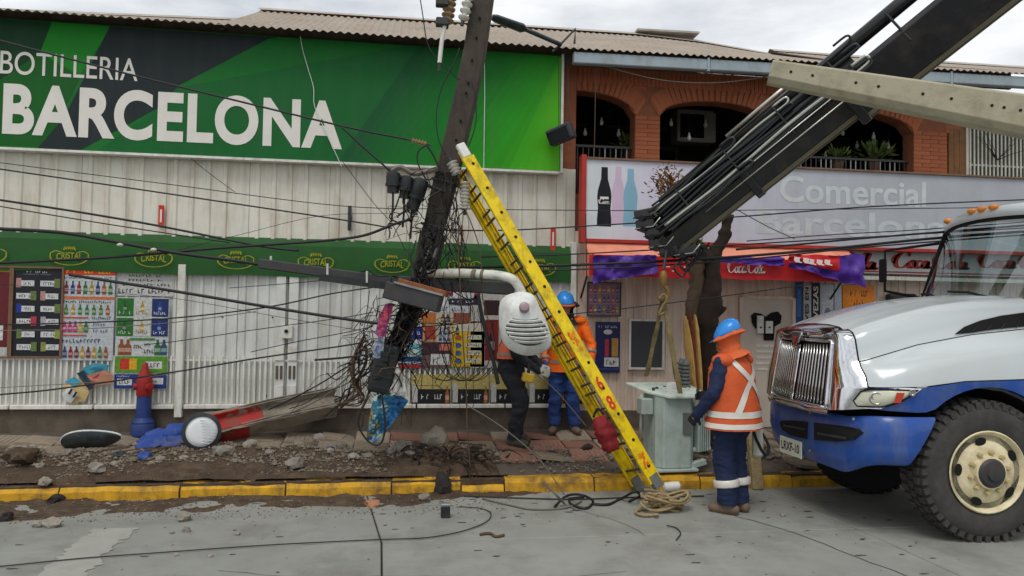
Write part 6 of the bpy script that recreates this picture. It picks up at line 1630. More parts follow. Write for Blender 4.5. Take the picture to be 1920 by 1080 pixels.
tree = thing('tree', 'pruned dark tree with a split trunk showing fresh yellow wood', 'tree', atP(1325, 830))
DT = 8.55
def limb(nm, pts, rs, m='bark', n=10, sd=0):
    q = catmull(PD(pts, DT), 4); b = MB(); rr_ = []
    for i in range(len(q)):
        t = i / (len(q) - 1) * (len(rs) - 1); k = min(int(t), len(rs) - 2); rr_.append((rs[k] + (rs[k + 1] - rs[k]) * (t - k)) * (1 + .12 * nz(i * .9, sd, 1, 2)))
    b.tube(q, rr_, 14)
    b.v = [v + Vector((nz(v.x * 12, v.z * 11, 1, 1), nz(v.z * 12, v.x * 12, 1, 4), 0)) * .028 for v in b.v]
    return part(nm, b, m_(m), tree, True)
limb('trunk', [(1322, 840), (1328, 760), (1328, 690), (1326, 640), (1322, 600), (1332, 560), (1336, 520), (1334, 480)], [.085, .085, .085, .1, .14, .135, .1, .085])
limb('branch', [(1334, 490), (1346, 465), (1358, 445), (1362, 425), (1365, 402)], [.09, .08, .07, .06, .055])
limb('branch', [(1332, 490), (1318, 470), (1304, 455), (1296, 446)], [.09, .07, .06, .05])
limb('branch', [(1300, 455), (1280, 420), (1262, 385), (1252, 350)], [.05, .035, .025, .015])
limb('stub', [(1325, 600), (1305, 592), (1288, 578)], [.1, .06, .03]); limb('stub', [(1330, 592), (1350, 585), (1356, 575)], [.08, .04, .015])
limb('split_trunk', [(1296, 600), (1302, 560), (1306, 520), (1308, 485)], [.07, .085, .085, .08], 'cable_brown')
for pts, w, m, dd_ in (([(1284, 592), (1290, 640), (1295, 690), (1300, 732)], .05, 'wood_fresh', .17), ([(1303, 590), (1306, 640), (1310, 690), (1312, 732)], .045, 'wood_fresh', .18), ([(1293, 586), (1298, 630), (1302, 690), (1306, 732)], .035, 'wood_red', .2), ([(1288, 604), (1296, 660), (1303, 732)], .03, 'wood_fresh', .21)):
    q = catmull(PD(pts, DT - dd_), 5); b = MB(); b.tube(q, [w * 1.5 * (.3 + .7 * min(1, i / 3)) * (1 + .18 * nz(i * .7, w * 90, 1)) for i in range(len(q))], 7, flat=.5); part('split_wood', b, m_(m), tree)
b = MB()
for k in range(420):
    c = atD(1252 + random.gauss(0, 14), 345 + random.gauss(0, 15), DT + random.gauss(0, .08)); leaf(b, c, (random.uniform(-1, 1), random.uniform(-1, 1), random.uniform(-.3, 1)), random.uniform(.04, .09), .012)
part('dry_leaves', b, m_('leaf_dry'), tree)
b = MB()
for k in range(120):
    c = atD(1302 + random.gauss(0, 9), 452 + random.gauss(0, 8), DT - .1 + random.gauss(0, .06)); leaf(b, c, (random.uniform(-1, 1), random.uniform(-1, 1), random.uniform(-.3, 1)), random.uniform(.03, .07), .01)
part('shoots', b, m_('leaf_green'), tree)

# ================================================================== WORKERS
def remeshed(mb, voxel=.014, it=4):
    me = mb.mesh('tmp', [])
    o = bpy.data.objects.new('tmp', me); col.objects.link(o)
    r = o.modifiers.new('r', 'REMESH'); r.mode = 'VOXEL'; r.voxel_size = voxel
    if it:
        s = o.modifiers.new('s', 'SMOOTH'); s.factor = .5; s.iterations = it
    dg = bpy.context.evaluated_depsgraph_get(); dg.update()
    ev = o.evaluated_get(dg).to_mesh(); out = MB()
    out.v = [v.co.copy() for v in ev.vertices]; out.f = [list(p.vertices) for p in ev.polygons]; out.m = [0] * len(out.f); out.c = [None] * len(out.f)
    o.evaluated_get(dg).to_mesh_clear(); bpy.data.objects.remove(o, do_unlink=True); bpy.data.meshes.remove(me)
    return out
def caps(mb, a, c, ra, rc, n=12, flat=1.0):
    a, c = Vector(a), Vector(c); d = c - a; u = d.normalized(); pts, rs = [], []
    for k in (1.0, .8, .4, 0): pts.append(a - u * ra * k); rs.append(ra * math.sqrt(max(0.0025, 1 - k * k)))
    for k in (.25, .5, .75): pts.append(a + d * k); rs.append(ra + (rc - ra) * k)
    for k in (0, .4, .8, 1.0): pts.append(c + u * rc * k); rs.append(rc * math.sqrt(max(0.0025, 1 - k * k)))
    mb.tube(pts, rs, n, flat=flat)
def ell(mb, c, r): mb.ball(c, 1.0, 16, 10, sq=r)
def hand_mb(wr, d, pn, curl=.6, side=1, s=1.0):
    """palm, four unequal bent fingers and a thumb leaving the side of the palm"""
    mb = MB(); d = Vector(d).normalized(); pn = Vector(pn); pn = (pn - d * pn.dot(d)).normalized(); x = d.cross(pn) * side
    for k in range(4):
        o = x * (-.03 + .02 * k) * s; caps(mb, wr + d * .01 + o * .7, wr + d * .085 * s + o, .015 * s, .0125 * s, 8)
    caps(mb, wr - d * .03, wr + d * .03, .027 * s, .03 * s, 10)
    for k, ln in enumerate((.062, .074, .07, .054)):
        p = wr + d * .085 * s + x * (-.03 + .02 * k) * s; a = curl * .5
        for j, f in enumerate((.45, .32, .25)):
            q = p + (d * cos(a) + pn * sin(a)) * ln * s * f * 1.15; caps(mb, p, q, .0102 * s, .0094 * s, 7); p = q; a += curl
    p = wr + d * .03 * s - x * .03 * s; q = p + (d * .6 - x * .8 + pn * .2).normalized() * .036 * s; r = q + (d * .8 - x * .2 + pn * .6).normalized() * .032 * s
    caps(mb, p, q, .0135 * s, .012 * s, 8); caps(mb, q, r, .012 * s, .0105 * s, 8)
    return remeshed(mb, .0065 * s, 2)
def boot_mb(an, dr):
    mb = MB(); dr = Vector(dr).normalized(); z0 = an.z * 0
    a = Vector((an.x, an.y, .05)); caps(mb, Vector((an.x, an.y, .09)), Vector((an.x, an.y, .2)), .058, .06, 12)
    caps(mb, a - dr * .05, a + dr * .06, .05, .05, 12); caps(mb, a + dr * .04, a + dr * .15 + Vector((0, 0, -.008)), .05, .042, 12)
    out = remeshed(mb, .011, 2)
    for v in out.v:
        if v.z < .012: v.z = .0
    return out
def person(label, loc, rz, J, st):
    t = thing('person', label, 'person', loc, 'workers', rz=rz); ROOTOFF[t.name] = Vector((0, 0, 0))
    J = {k: Vector(v) for k, v in J.items()}
    hd, nk, ch, pv = J['head'], J['neck'], J['chest'], J['pelvis']
    b = MB()
    ell(b, hd + Vector((0, .0, .01)), (.076, .095, .118)); ell(b, hd + J['look'] * .035 + Vector((0, 0, -.055)), (.056, .062, .06))
    caps(b, nk - Vector((0, 0, .04)), hd + Vector((0, 0, -.05)), .058, .055); ell(b, hd + J['look'] * .1 + Vector((0, 0, -.015)), (.016, .018, .026))
    sd = J['look'].cross(Vector((0, 0, 1))).normalized()
    for s in (-1, 1): ell(b, hd + sd * .078 * s + Vector((0, 0, -.015)), (.014, .02, .032))
    caps(b, ch, nk - Vector((0, 0, .06)), .13, .08, flat=1); caps(b, pv, ch, .13, .14)
    for s in 'LR':
        caps(b, J['sh' + s], J['el' + s], .05, .042); caps(b, J['el' + s], J['wr' + s], .04, .03)
        caps(b, J['hip' + s], J['kn' + s], .085, .06); caps(b, J['kn' + s], J['an' + s], .055, .04)
        caps(b, J['sh' + s], ch + Vector((0, 0, .08)), .06, .08)
        caps(b, J['wr' + s], J['wr' + s] + J['hd' + s].normalized() * .06, .028, .026)
    part('body', remeshed(b, .015, 4), m_('skin'), t, True)
    for s in (-1, 1):
        b = MB(); ell(b, hd + J['look'] * .083 + sd * .032 * s + Vector((0, 0, .012)), (.012, .012, .008)); part('eye', b, m_('ink'), t, True)
    b = MB(); ell(b, hd + J['look'] * .094 + Vector((0, 0, -.062)), (.024, .012, .006)); part('mouth', b, m_('vest_pink'), t, True)
    # trousers
    b = MB(); caps(b, pv + Vector((-.04, 0, -.02)), pv + Vector((.04, 0, -.02)), .135, .135); ell(b, pv + Vector((0, 0, .04)), (.165, .125, .14))
    for s in 'LR':
        tw = st.get('leg', 1.0); caps(b, J['hip' + s], J['kn' + s], .112 * tw, .09 * tw, 14); caps(b, J['kn' + s], J['an' + s] + Vector((0, 0, .0)), .088 * tw, .08 * tw, 14)
    tm = remeshed(b, .013, 3)
    for v in tm.v:
        v += Vector((nz(v.x * 7, v.z * 9, 1, 2), nz(v.y * 7, v.z * 9, 1, 6), 0)) * .024
        if v.z < .09: v.z = .09
    tro = part('trousers', tm, m_(st['trousers']), t, True)
    if st.get('ankle_band'):
        for s in 'LR':
            a = J['an' + s] + (J['kn' + s] - J['an' + s]) * .38; c = J['an' + s] + (J['kn' + s] - J['an' + s]) * .55; b = MB()
            b.lathe([(.112, 0), (.117, .01), (.117, (c - a).length - .01), (.112, (c - a).length)], a, c - a, 18); part('reflective_band', b, m_('reflective'), tro, True)
    # jacket with sleeves
    b = MB(); caps(b, pv + Vector((0, 0, .06)), ch, .155, .165, 16); ell(b, ch + Vector((0, 0, .02)), (.2, .135, .16)); ell(b, pv + Vector((0, 0, .05)), (.185, .135, .12)); caps(b, ch, nk - Vector((0, 0, .03)), .13, .085)
    for s in 'LR':
        caps(b, J['sh' + s], ch + Vector((0, 0, .07)), .082, .1); caps(b, J['sh' + s], J['el' + s], .078, .066, 14); caps(b, J['el' + s], J['wr' + s], .064, .05, 14)
    jm = remeshed(b, .014, 3)
    for v in jm.v: v += Vector((nz(v.x * 8, v.z * 8, 1, 3), nz(v.y * 8, v.z * 8, 1, 8), 0)) * .022
    jk = part('jacket', jm, m_(st['jacket']), t, True)
    if st.get('sleeve_band'):
        for s in 'LR':
            for k in (.25, .75):
                a = J['el' + s] + (J['wr' + s] - J['el' + s]) * k; d_ = (J['wr' + s] - J['el' + s]); b = MB(); r = .07 - .012 * k
                b.lathe([(r, 0), (r + .004, .006), (r + .002, .044), (r - .002, .05)], a, d_, 16); part('reflective_band', b, m_(st['sleeve_band']), jk, True)
    # vest as a loft with its tapes lying on it
    if st.get('vest'):
        zt = st['vest_z']
        def torso(th, z, o=0.0):
            for (z0, a0, b0), (z1, a1, b1) in zip(zt, zt[1:]):
                if z <= z1 or z1 == zt[-1][0]:
                    f = max(0, min(1, (z - z0) / (z1 - z0))); f = f * f * (3 - 2 * f) if False else f
                    a, c = a0 + (a1 - a0) * f, b0 + (b1 - b0) * f; break
            ctr_ = pv + (nk - pv) * max(0, (z - pv.z) / (nk.z - pv.z))
            wv_ = 1 + .03 * nz(cos(th) * 2.5, z * 5 + sin(th) * 2, 1, 3) + .022 * nz(cos(th) * 7, z * 3 + sin(th) * 7, 1, 5)
            return Vector((ctr_.x + (a * wv_ + o) * cos(th), ctr_.y + (c * wv_ + o) * sin(th), z))
        b = MB(); zs_ = [zt[0][0] + (zt[-1][0] - zt[0][0]) * i / 34 for i in range(35)]
        b.loft([[torso(2 * pi * k / 64, z) for k in range(64)] for z in zs_], True, False, False); b.loft([[torso(2 * pi * k / 64, z, -.012) for k in range(64)] for z in zs_], True, False, False)
        ve = part('vest', b, m_(st['vest']), t, True)
        for s in 'LR':          # shoulder caps of the vest
            b = MB(); a = J['sh' + s]; ell(b, a + Vector((-.035 if s == 'R' else .035, 0, .028)), (.098, .1, .066)); part('vest_shoulder', b, m_(st['vest']), ve, True)
        for z0, z1 in st.get('bands', ()):
            b = MB(); b.loft([[torso(2 * pi * k / 48, z0 + (z1 - z0) * j / 3, .006) for k in range(48)] for j in range(4)], True, False, False); part('reflective_tape', b, m_(st.get('tape', 'reflective')), ve, True)
        for pts in st.get('straps', ()):
            q = catmull([Vector((a, z, 0)) for a, z in pts], 6); r0, r1 = [], []
            for i, v in enumerate(q):
                d_ = q[min(i + 1, len(q) - 1)] - q[max(i - 1, 0)]; d_ = Vector((d_.x * .2, d_.y, 0)).normalized(); n_ = Vector((-d_.y / .2, d_.x, 0)) * .024
                r0.append(torso(v.x + n_.x, v.y + n_.y, .008)); r1.append(torso(v.x - n_.x, v.y - n_.y, .008))
            b = MB(); b.grid([r0, r1]); part('reflective_tape', b, m_(st.get('tape', 'reflective')), ve, True)
    # helmet and neck cloth
    hc = hd + Vector((0, 0, .045)); b = MB(); lk = J['look']
    rings = []
    for r, h in ((1.0, -.01), (1.0, .02), (.96, .05), (.84, .085), (.62, .112), (.34, .128), (.06, .133)): rings.append([hc + Vector((0, 0, h)) + (sd * cos(2 * pi * k / 24) * .112 + lk.normalized() * sin(2 * pi * k / 24) * .132) * r for k in range(24)])
    b.loft(rings); hm = part('helmet', b, m_('helmet_blue'), t, True)
    b = MB(); b.loft([[hc + Vector((0, 0, .0)) + (sd * cos(2 * pi * k / 24) * .113 + lk.normalized() * sin(2 * pi * k / 24) * .134) for k in range(24)], [hc + Vector((0, 0, -.012)) + (sd * cos(2 * pi * k / 24) * .13 + lk.normalized() * (sin(2 * pi * k / 24) * .15 + (.035 if sin(2 * pi * k / 24) > .3 else 0))) for k in range(24)], [hc + Vector((0, 0, -.018)) + (sd * cos(2 * pi * k / 24) * .112 + lk.normalized() * sin(2 * pi * k / 24) * .133) for k in range(24)]], True, False, False)
    part('brim', b, m_(st.get('brim', 'helmet_blue')), hm, True)
    b = MB(); b.tube([hc + Vector((0, 0, .135)) + lk.normalized() * y + Vector((0, 0, -abs(y) ** 2 * 4.5)) for y in (-.1, -.05, 0, .05, .1)], .012, 8); part('ridge', b, m_('helmet_blue'), hm, True)
    if st.get('neck'):
        rings = []
        for k, (r, h) in enumerate(((.125, .05), (.168, .026), (.172, .014), (.125, .006), (.106, -.03), (.1, -.07), (.118, -.095), (.104, -.12), (.15, -.145), (.2, -.19))):
            rings.append([hd + Vector((0, 0, h + .012 * nz(cos(q * .26) * 2 + k, sin(q * .26) * 2, 1, 5))) + (sd * cos(2 * pi * q / 28) + lk.normalized() * sin(2 * pi * q / 28) * 1.05) * r * (1 + .1 * nz(cos(q * .224) * 3, h * 22 + sin(q * .224) * 3, 1, 2) + (.09 * nz(cos(q * .224) * 1.5 + h * 30, sin(q * .224) * 1.5 + h * 26, 1, 9) if h < 0 else 0)) + Vector((nk.x - hd.x, nk.y - hd.y, 0)) * max(0, min(1, -h / .15)) for q in range(28)])
        q0 = 28
        b = MB(); b.loft([[r[i % q0] for i in range(q0)] for r in rings], True, False, False)
        if st.get('face_open'):
            keep = []
            for f in b.f:
                c_ = sum((b.v[i] for i in f), Vector()) / len(f) - hd; c_.z = 0
                keep.append(not (c_.length > 0 and c_.normalized().dot(lk.normalized()) > .55 and sum((b.v[i].z for i in f)) / len(f) > hd.z - .1))
            b.f = [f for f, k in zip(b.f, keep) if k]; b.m = [0] * len(b.f); b.c = [None] * len(b.f)
        part('neck_cloth', b, m_(st['neck']), t, True)
    for s in 'LR':
        g_ = hand_mb(J['wr' + s], J['hd' + s], J.get('pn' + s, Vector((0, 1, 0))), st.get('curl', .6), 1 if s == 'R' else -1, 1.12); part('glove', g_, m_(st['gloves'][s]), t, True)
        b_ = boot_mb(J['an' + s], J['toe' + s]); part('boot', b_, m_(st['boots']), t, True)
    return t
# nearest worker, back to us
loc = atZ(1372, 960, 0)
J = dict(head=(0, .06, 1.575), look=Vector((-.35, .85, -.38)).normalized(), neck=(0, .02, 1.44), chest=(0, 0, 1.24), pelvis=(0, -.01, .93),
         shL=(-.205, .0, 1.36), elL=(-.3, .0, 1.1), wrL=(-.3, .17, .9), hdL=(.1, .7, -.7), pnL=(1, .2, 0), shR=(.205, .0, 1.36), elR=(.28, .1, 1.1), wrR=(.16, .32, 1.02), hdR=(-.5, .8, 0), pnR=(-1, .2, 0),
         hipL=(-.085, 0, .88), knL=(-.09, .03, .48), anL=(-.085, -.02, .1), toeL=(-.25, 1, 0), hipR=(.085, 0, .88), knR=(.09, .02, .48), anR=(.09, -.03, .1), toeR=(.1, 1, 0))
person('worker seen from behind in an orange vest with a silver X and blue helmet', loc, radians(34), J, dict(trousers='navy', jacket='navy', leg=1.12, vest='vest_orange',
       vest_z=[(.775, .31, .25), (.9, .285, .225), (1.1, .27, .2), (1.28, .258, .18), (1.36, .225, .155), (1.42, .165, .12), (1.465, .1, .1)], bands=[(.79, .835), (.885, .94)],
       straps=[[(-pi / 2 - .95, 1.43), (-pi / 2 - .35, 1.3), (-pi / 2 + .25, 1.14), (-pi / 2 + .75, .93)], [(-pi / 2 + .95, 1.43), (-pi / 2 + .35, 1.3), (-pi / 2 - .25, 1.14), (-pi / 2 - .75, .93)]],
       ankle_band=True, brim='helmet_blue', neck='cloth_orange', face_open=True, gloves=dict(L='black_cloth', R='black_cloth'), boots='boot', curl=.7))
# tool pouch and strap at his hip, wooden stake beside him
p = loc + Vector((.3, .1, 0)); t = thing('tool_pouch', 'grey pouch with a black strap hanging at the hip of the nearest worker', 'pouch', p + Vector((0, 0, .5)))
b = MB(); b.box(p + Vector((0, 0, .62)), (.1, .07, .28)); part('pouch', b, m_('glove_grey'), t, bev=.02)
b = MB(); b.tube(catmull([p + v for v in (Vector((-.06, 0, .82)), Vector((.02, -.02, .72)), Vector((.1, -.02, .58)), Vector((.06, -.03, .5)), Vector((-.02, -.04, .62)), Vector((-.06, -.02, .74)))], 5), .014, 6); part('strap', b, m_('black_cloth'), t, True)
p = atZ(1416, 912, 0.02); b = MB(); b.bar((p.x, p.y - .05, 0), (p.x - .02, p.y + .02, .52), .115, .08); solo('wooden_stake', b, m_('rope_tan'), 'short pale wooden stake leaning on the kerb right of the nearest worker', 'stake', bev=.01)

# worker in the hi-vis jacket behind the ladder
loc = atP(1056, 812)
J = dict(head=(0, .05, 1.57), look=Vector((-.1, .95, -.25)).normalized(), neck=(0, .0, 1.43), chest=(0, -.02, 1.24), pelvis=(0, -.02, .92),
         shL=(-.21, .0, 1.36), elL=(-.33, .06, 1.1), wrL=(-.3, .16, .86), hdL=(.1, .4, -.9), pnL=(1, .2, 0), shR=(.21, .0, 1.36), elR=(.27, .08, 1.1), wrR=(.25, .24, .9), hdR=(.0, .7, -.6), pnR=(-1, .2, 0),
         hipL=(-.09, 0, .88), knL=(-.11, .03, .48), anL=(-.13, -.02, .1), toeL=(-.3, 1, 0), hipR=(.09, 0, .88), knR=(.1, .02, .48), anR=(.11, -.03, .1), toeR=(.3, 1, 0))
person('worker in a bright orange hi-vis jacket and blue trousers standing behind the ladder', loc, radians(172), J, dict(trousers='jeans', jacket='hivis_orange', vest='hivis_orange',
       vest_z=[(.76, .225, .18), (.95, .215, .17), (1.2, .22, .17), (1.34, .2, .15), (1.42, .13, .11), (1.45, .09, .09)], bands=[(.86, .91), (1.04, 1.09)], tape='reflective_dim',
       straps=[[(pi / 2 - .6, 1.42), (pi / 2 - .6, 1.2), (pi / 2 - .6, 1.05)], [(pi / 2 + .6, 1.42), (pi / 2 + .6, 1.2), (pi / 2 + .6, 1.05)]], sleeve_band='reflective_dim', brim='cloth_orange', neck='black_cloth', face_open=True, gloves=dict(L='glove_blue', R='glove_blue'), boots='boot', curl=.7))
# worker behind the street lamp, side on
loc = atP(966, 834)
J = dict(head=(0, .1, 1.53), look=Vector((0, .85, -.5)).normalized(), neck=(0, .05, 1.41), chest=(0, .0, 1.22), pelvis=(0, -.08, .92),
         shL=(-.2, .03, 1.34), elL=(-.24, .06, 1.06), wrL=(-.12, .27, .9), hdL=(.3, .9, -.3), pnL=(1, 0, -.2), shR=(.2, .03, 1.34), elR=(.25, .08, 1.06), wrR=(.12, .3, .88), hdR=(-.3, .9, -.3), pnR=(-1, 0, -.2),
         hipL=(-.09, -.06, .88), knL=(-.1, .04, .48), anL=(-.1, -.04, .1), toeL=(-.1, 1, 0), hipR=(.09, -.06, .88), knR=(.11, .08, .48), anR=(.1, .02, .1), toeR=(.2, 1, 0))
pt = person('worker in dark clothes and pale gloves bent behind the white street lamp head', loc, radians(-118), J, dict(trousers='black_cloth', jacket='black_cloth', vest='vest_pink',
       vest_z=[(1.0, .215, .17), (1.15, .215, .17), (1.3, .205, .15), (1.38, .14, .11), (1.42, .09, .09)], bands=[(1.03, 1.08)], tape='reflective_dim', brim='helmet_blue', gloves=dict(L='glove_grey', R='glove_grey'), boots='boot_dark', curl=.9))
p = atD(990, 708, 8.25); t = thing('hand_tool', 'yellow tool held in the pale gloves below the street lamp', 'tool', p)
b = MB(); b.box(p, (.13, .1, .1), Matrix.Rotation(.2, 3, 'Y')); part('body', b, m_('tool_yellow'), t, bev=.015)
b = MB(); b.tube([p + Vector((0, 0, .04)), p + Vector((.02, 0, .16))], .018, 8); part('handle', b, m_('black_plastic'), t)

# ================================================================== TRUCK  (local: x back, y away from us, z up; origin under the near front wheel)
TRZ = radians(-3)
tk = thing('truck', 'white and blue bonnet truck with chrome grille parked at the right edge', 'truck', (4.72, 5.46, 0), rz=TRZ); ROOTOFF[tk.name] = Vector((0, 0, 0))
YC = 1.0; HW = 1.0            # centre line and half width
def lerp_t(tab, x):
    if x <= tab[0][0]: return tab[0][1]
    for (a, va), (c, vc) in zip(tab, tab[1:]):
        if x <= c: return va + (vc - va) * (x - a) / (c - a)
    return tab[-1][1]
RA = .68
def arch(x):    # lower edge of the fender
    z = lerp_t([(-1.1, 1.06), (-.6, 1.04), (-.36, 1.05)], x)
    if abs(x - .02) < RA: z = max(z if x < 0 else .6, .57 + math.sqrt(RA * RA - (x - .02) ** 2))
    elif x > 0: z = .6
    return z
hood_top = [(-1.04, 1.64), (-.95, 1.69), (-.8, 1.755), (-.5, 1.85), (-.2, 1.925), (.1, 1.97), (.3, 1.985), (.56, 2.0)]
edge_w = [(-1.04, .58), (-.9, .68), (-.5, .71), (0, .74), (.56, .80)]      # half width of the bonnet top
seam_z = [(-1.04, 1.40), (-.9, 1.44), (-.45, 1.58), (0, 1.67), (.56, 1.74)]
fen_w = [(-1.04, .67), (-.98, .79), (-.9, .885), (-.8, .94), (-.62, .985), (-.3, 1.0), (.6, 1.0)]
blue_z = [(-1.1, 1.215), (-.55, 1.24), (-.2, 1.29), (.6, 1.32)]
stx = [-.93, -.88, -.83, -.76, -.68, -.6, -.52, -.44, -.36, -.28, -.2, -.1, .02, .12, .22, .34, .46, .56]
def hood_ring(x, side):
    zt, ew, zs_, fw, zb, za = lerp_t(hood_top, x), lerp_t(edge_w, x), lerp_t(seam_z, x), lerp_t(fen_w, x), lerp_t(blue_z, x), arch(x)
    za = min(za, zb - .012)
    up = [(0, zt + .035), (ew * .35, zt + .03), (ew * .62, zt + .012), (ew * .72, zt - .012), (ew * .84, zt - .005), (ew * .95, zt - .03), (ew + .01, zt - .085), (ew + .035, (zt - .085) * .5 + zs_ * .5), (ew + .06, zs_ + .01),
          (ew + .07, zs_ - .004), (ew + (fw - ew) * .5, zs_ - .05), (ew + (fw - ew) * .86, zs_ - .115), (fw, zs_ - .19), (fw + .012, zb + .01)]
    lo = [(fw + .012, zb), (fw + .012, (zb + za) / 2), (fw + .006, za), (fw - .06, za)]
    f = lambda q: [Vector((x, YC + side * y, z)) for y, z in q]
    return f(up), f(lo)
for side in (-1, 1):
    rs = [hood_ring(x, side) for x in stx]
    b = MB(); b.grid([r[0] for r in rs]); part('hood', b, m_('truck_white'), tk, 50)
    b = MB(); b.grid([r[1] for r in rs]); part('fender_skirt', b, m_('truck_blue'), tk, 50)
# grille with chrome surround
gz0, gz1 = 1.03, 1.58
def gp(y, z): return Vector((-1.055 - .06 * (1 - (abs(y) / .55) ** 2) + (1.3 - z) * -.16, YC + y, z))
def gw(z): return .52 - (z - gz0) * .08
b = MB()
b.grid([[gp(-gw(z) + 2 * gw(z) * i / 12, z) + Vector((.03, 0, 0)) for i in range(13)] for z in (gz0, 1.2, 1.4, gz1)]); part('grille_back', b, m_('under'), tk)
for k in range(22):
    u = -1 + 2 * (k + .5) / 22
    if abs(u) < .07: continue
    b = MB(); b.tube([gp(u * gw(z), z) for z in (gz0 + .01, 1.2, 1.4, gz1 - .015 - .02 * (1 - abs(u)))], .0125, 6, flat=.8); part('grille_bar', b, m_('chrome_dull'), tk, True)
b = MB(); b.tube([gp(0, z) + Vector((-.01, 0, 0)) for z in (gz0, 1.2, 1.4, gz1 - .04)], .03, 8, flat=.5); part('grille_centre', b, m_('chrome'), tk, True)
bnd = []
for i in range(61):
    t = i / 60 * 4; k_ = int(min(t, 3.999)); f = t - k_; y, z = ((-1, f), (-1 + 2 * f, 1), (1, 1 - f), (1 - 2 * f, 0))[k_]
    zz = gz0 - .01 + (gz1 + .02 - gz0) * z; bnd.append(gp(y * (gw(zz) + .008), zz) + Vector((-.012, 0, 0)))
b = MB(); b.tube(bnd, .016, 8); part('grille_surround', b, m_('chrome'), tk, True)
b = MB(); b.grid([[gp(-.58 + 1.16 * i / 16, gz0 - .01) + Vector((o, 0, dz)) for i in range(17)] for o, dz in ((.0, .0), (-.035, -.012), (-.04, -.05), (.0, -.065))]); part('lower_chrome_bar', b, m_('chrome'), tk, True)
# chrome nose shell between the hood edge and the grille
for s in (-1, 1):
    x0_ = -.93; up_, lo_ = hood_ring(x0_, s); ring = up_ + lo_[:3]; zt_, za_ = lerp_t(hood_top, x0_), lo_[2].z; ew_ = lerp_t(edge_w, x0_); inn = []
    for i, p in enumerate(ring):
        y = abs(p.y - YC)
        if i <= 5: inn.append(gp(s * (gw(gz1) + .01) * min(1, y / (ew_ * .95)), gz1 + .025))
        else:
            f = (p.z - za_) / (zt_ - .085 - za_); zi = gz0 - .03 + (gz1 + .03 - gz0) * f; inn.append(gp(s * (gw(min(max(zi, gz0), gz1)) + .012), zi))
    rows = []
    for f in (0, .12, .4, .7, .9, 1):
        rows.append([a + (c - a) * f + Vector((-.07 * sin(pi * f) ** .8, s * .035 * sin(pi * f) * (1 if i > 4 else 0), .02 * sin(pi * f) * (1 if i <= 5 else 0))) for i, (a, c) in enumerate(zip(ring, inn))])
    b = MB(); b.grid(rows); part('chrome_cheek', b, m_('chrome'), tk, 50)
    b = MB(); b.tube(ring[:15], .007, 6); part('hood_lip', b, m_('under'), tk, True)
    b = MB(); b.tube([Vector((x, YC + s * (lerp_t(edge_w, x) + .07), lerp_t(seam_z, x) - .001)) for x in stx], .004, 5); part('hood_seam', b, m_('under'), tk, True)
# emblem: a red and chrome shield
b = MB(); b.prism([gp(y, z) + Vector((-.045, 0, 0)) for y, z in ((-.1, 1.66), (.1, 1.66), (.07, 1.58), (0, 1.5), (-.07, 1.58))], (-.02, 0, 0)); em = part('emblem', b, m_('chrome'), tk, bev=.005)
b = MB(); b.prism([gp(y, z) + Vector((-.067, 0, 0)) for y, z in ((-.03, 1.6), (0, 1.615), (.03, 1.6), (.018, 1.565), (0, 1.545), (-.018, 1.565))], (-.006, 0, 0)); part('emblem_core', b, m_('emblem_red'), em)
# headlamps
for s in (-1, 1):
    def hp_(x, o, z): return Vector((x - (.03 if x < -.9 else 0), YC + s * ((lerp_t(fen_w, x) + .018 if x > -.93 else .88 - (-.93 - x) * 1.5) + o), z))
    out = [(-1.0, 1.05), (-1.02, 1.1), (-.98, 1.2), (-.93, 1.225), (-.75, 1.235), (-.56, 1.235), (-.62, 1.19), (-.72, 1.12), (-.86, 1.06)]
    b = MB(); b.add([hp_(x, .0, z) for x, z in out], [tuple(range(len(out)))]); b.add([hp_(x, -.03, z) for x, z in out], [tuple(range(len(out)))]); part('headlamp_frame', b, m_('chrome'), tk)
    cx, cz = sum(p[0] for p in out) / len(out), sum(p[1] for p in out) / len(out)
    b = MB(); ins = [(cx + (x - cx) * .86, cz + (z - cz) * .82) for x, z in out]
    n = len(ins); rings = [[hp_(x, .002, z) for x, z in ins], [hp_(cx + (x - cx) * .7, .02, cz + (z - cz) * .7) for x, z in ins], [hp_(cx + (x - cx) * .05, .026, cz + (z - cz) * .05) for x, z in ins]]
    b.loft(rings, True, False, True); hl = part('headlamp', b, m_('headlamp'), tk, True)
    b = MB(); b.add([hp_(x, .03, z) for x, z in ((-.79, 1.115), (-.77, 1.2), (-.71, 1.2), (-.74, 1.12))], [(0, 1, 2, 3)]); part('turn_signal', b, m_('lamp_red'), hl)
    for cx2, r2 in ((-.9, .05), (-.65, .026)):
        b = MB(); b.lathe([(r2, 0), (r2 * 1.08, .008), (r2 * .92, .012), (r2 * .7, .002), (r2 * .2, -.004)], hp_(cx2, .018, 1.145 if r2 > .04 else 1.2), (-.35, s, 0), 18); part('reflector', b, m_('chrome_dull'), hl, 40)
    b = MB(); b.tube([hp_(x, .012, z) for x, z in ins + [ins[0]]], .006, 5); part('lamp_bezel', b, m_('under'), hl)
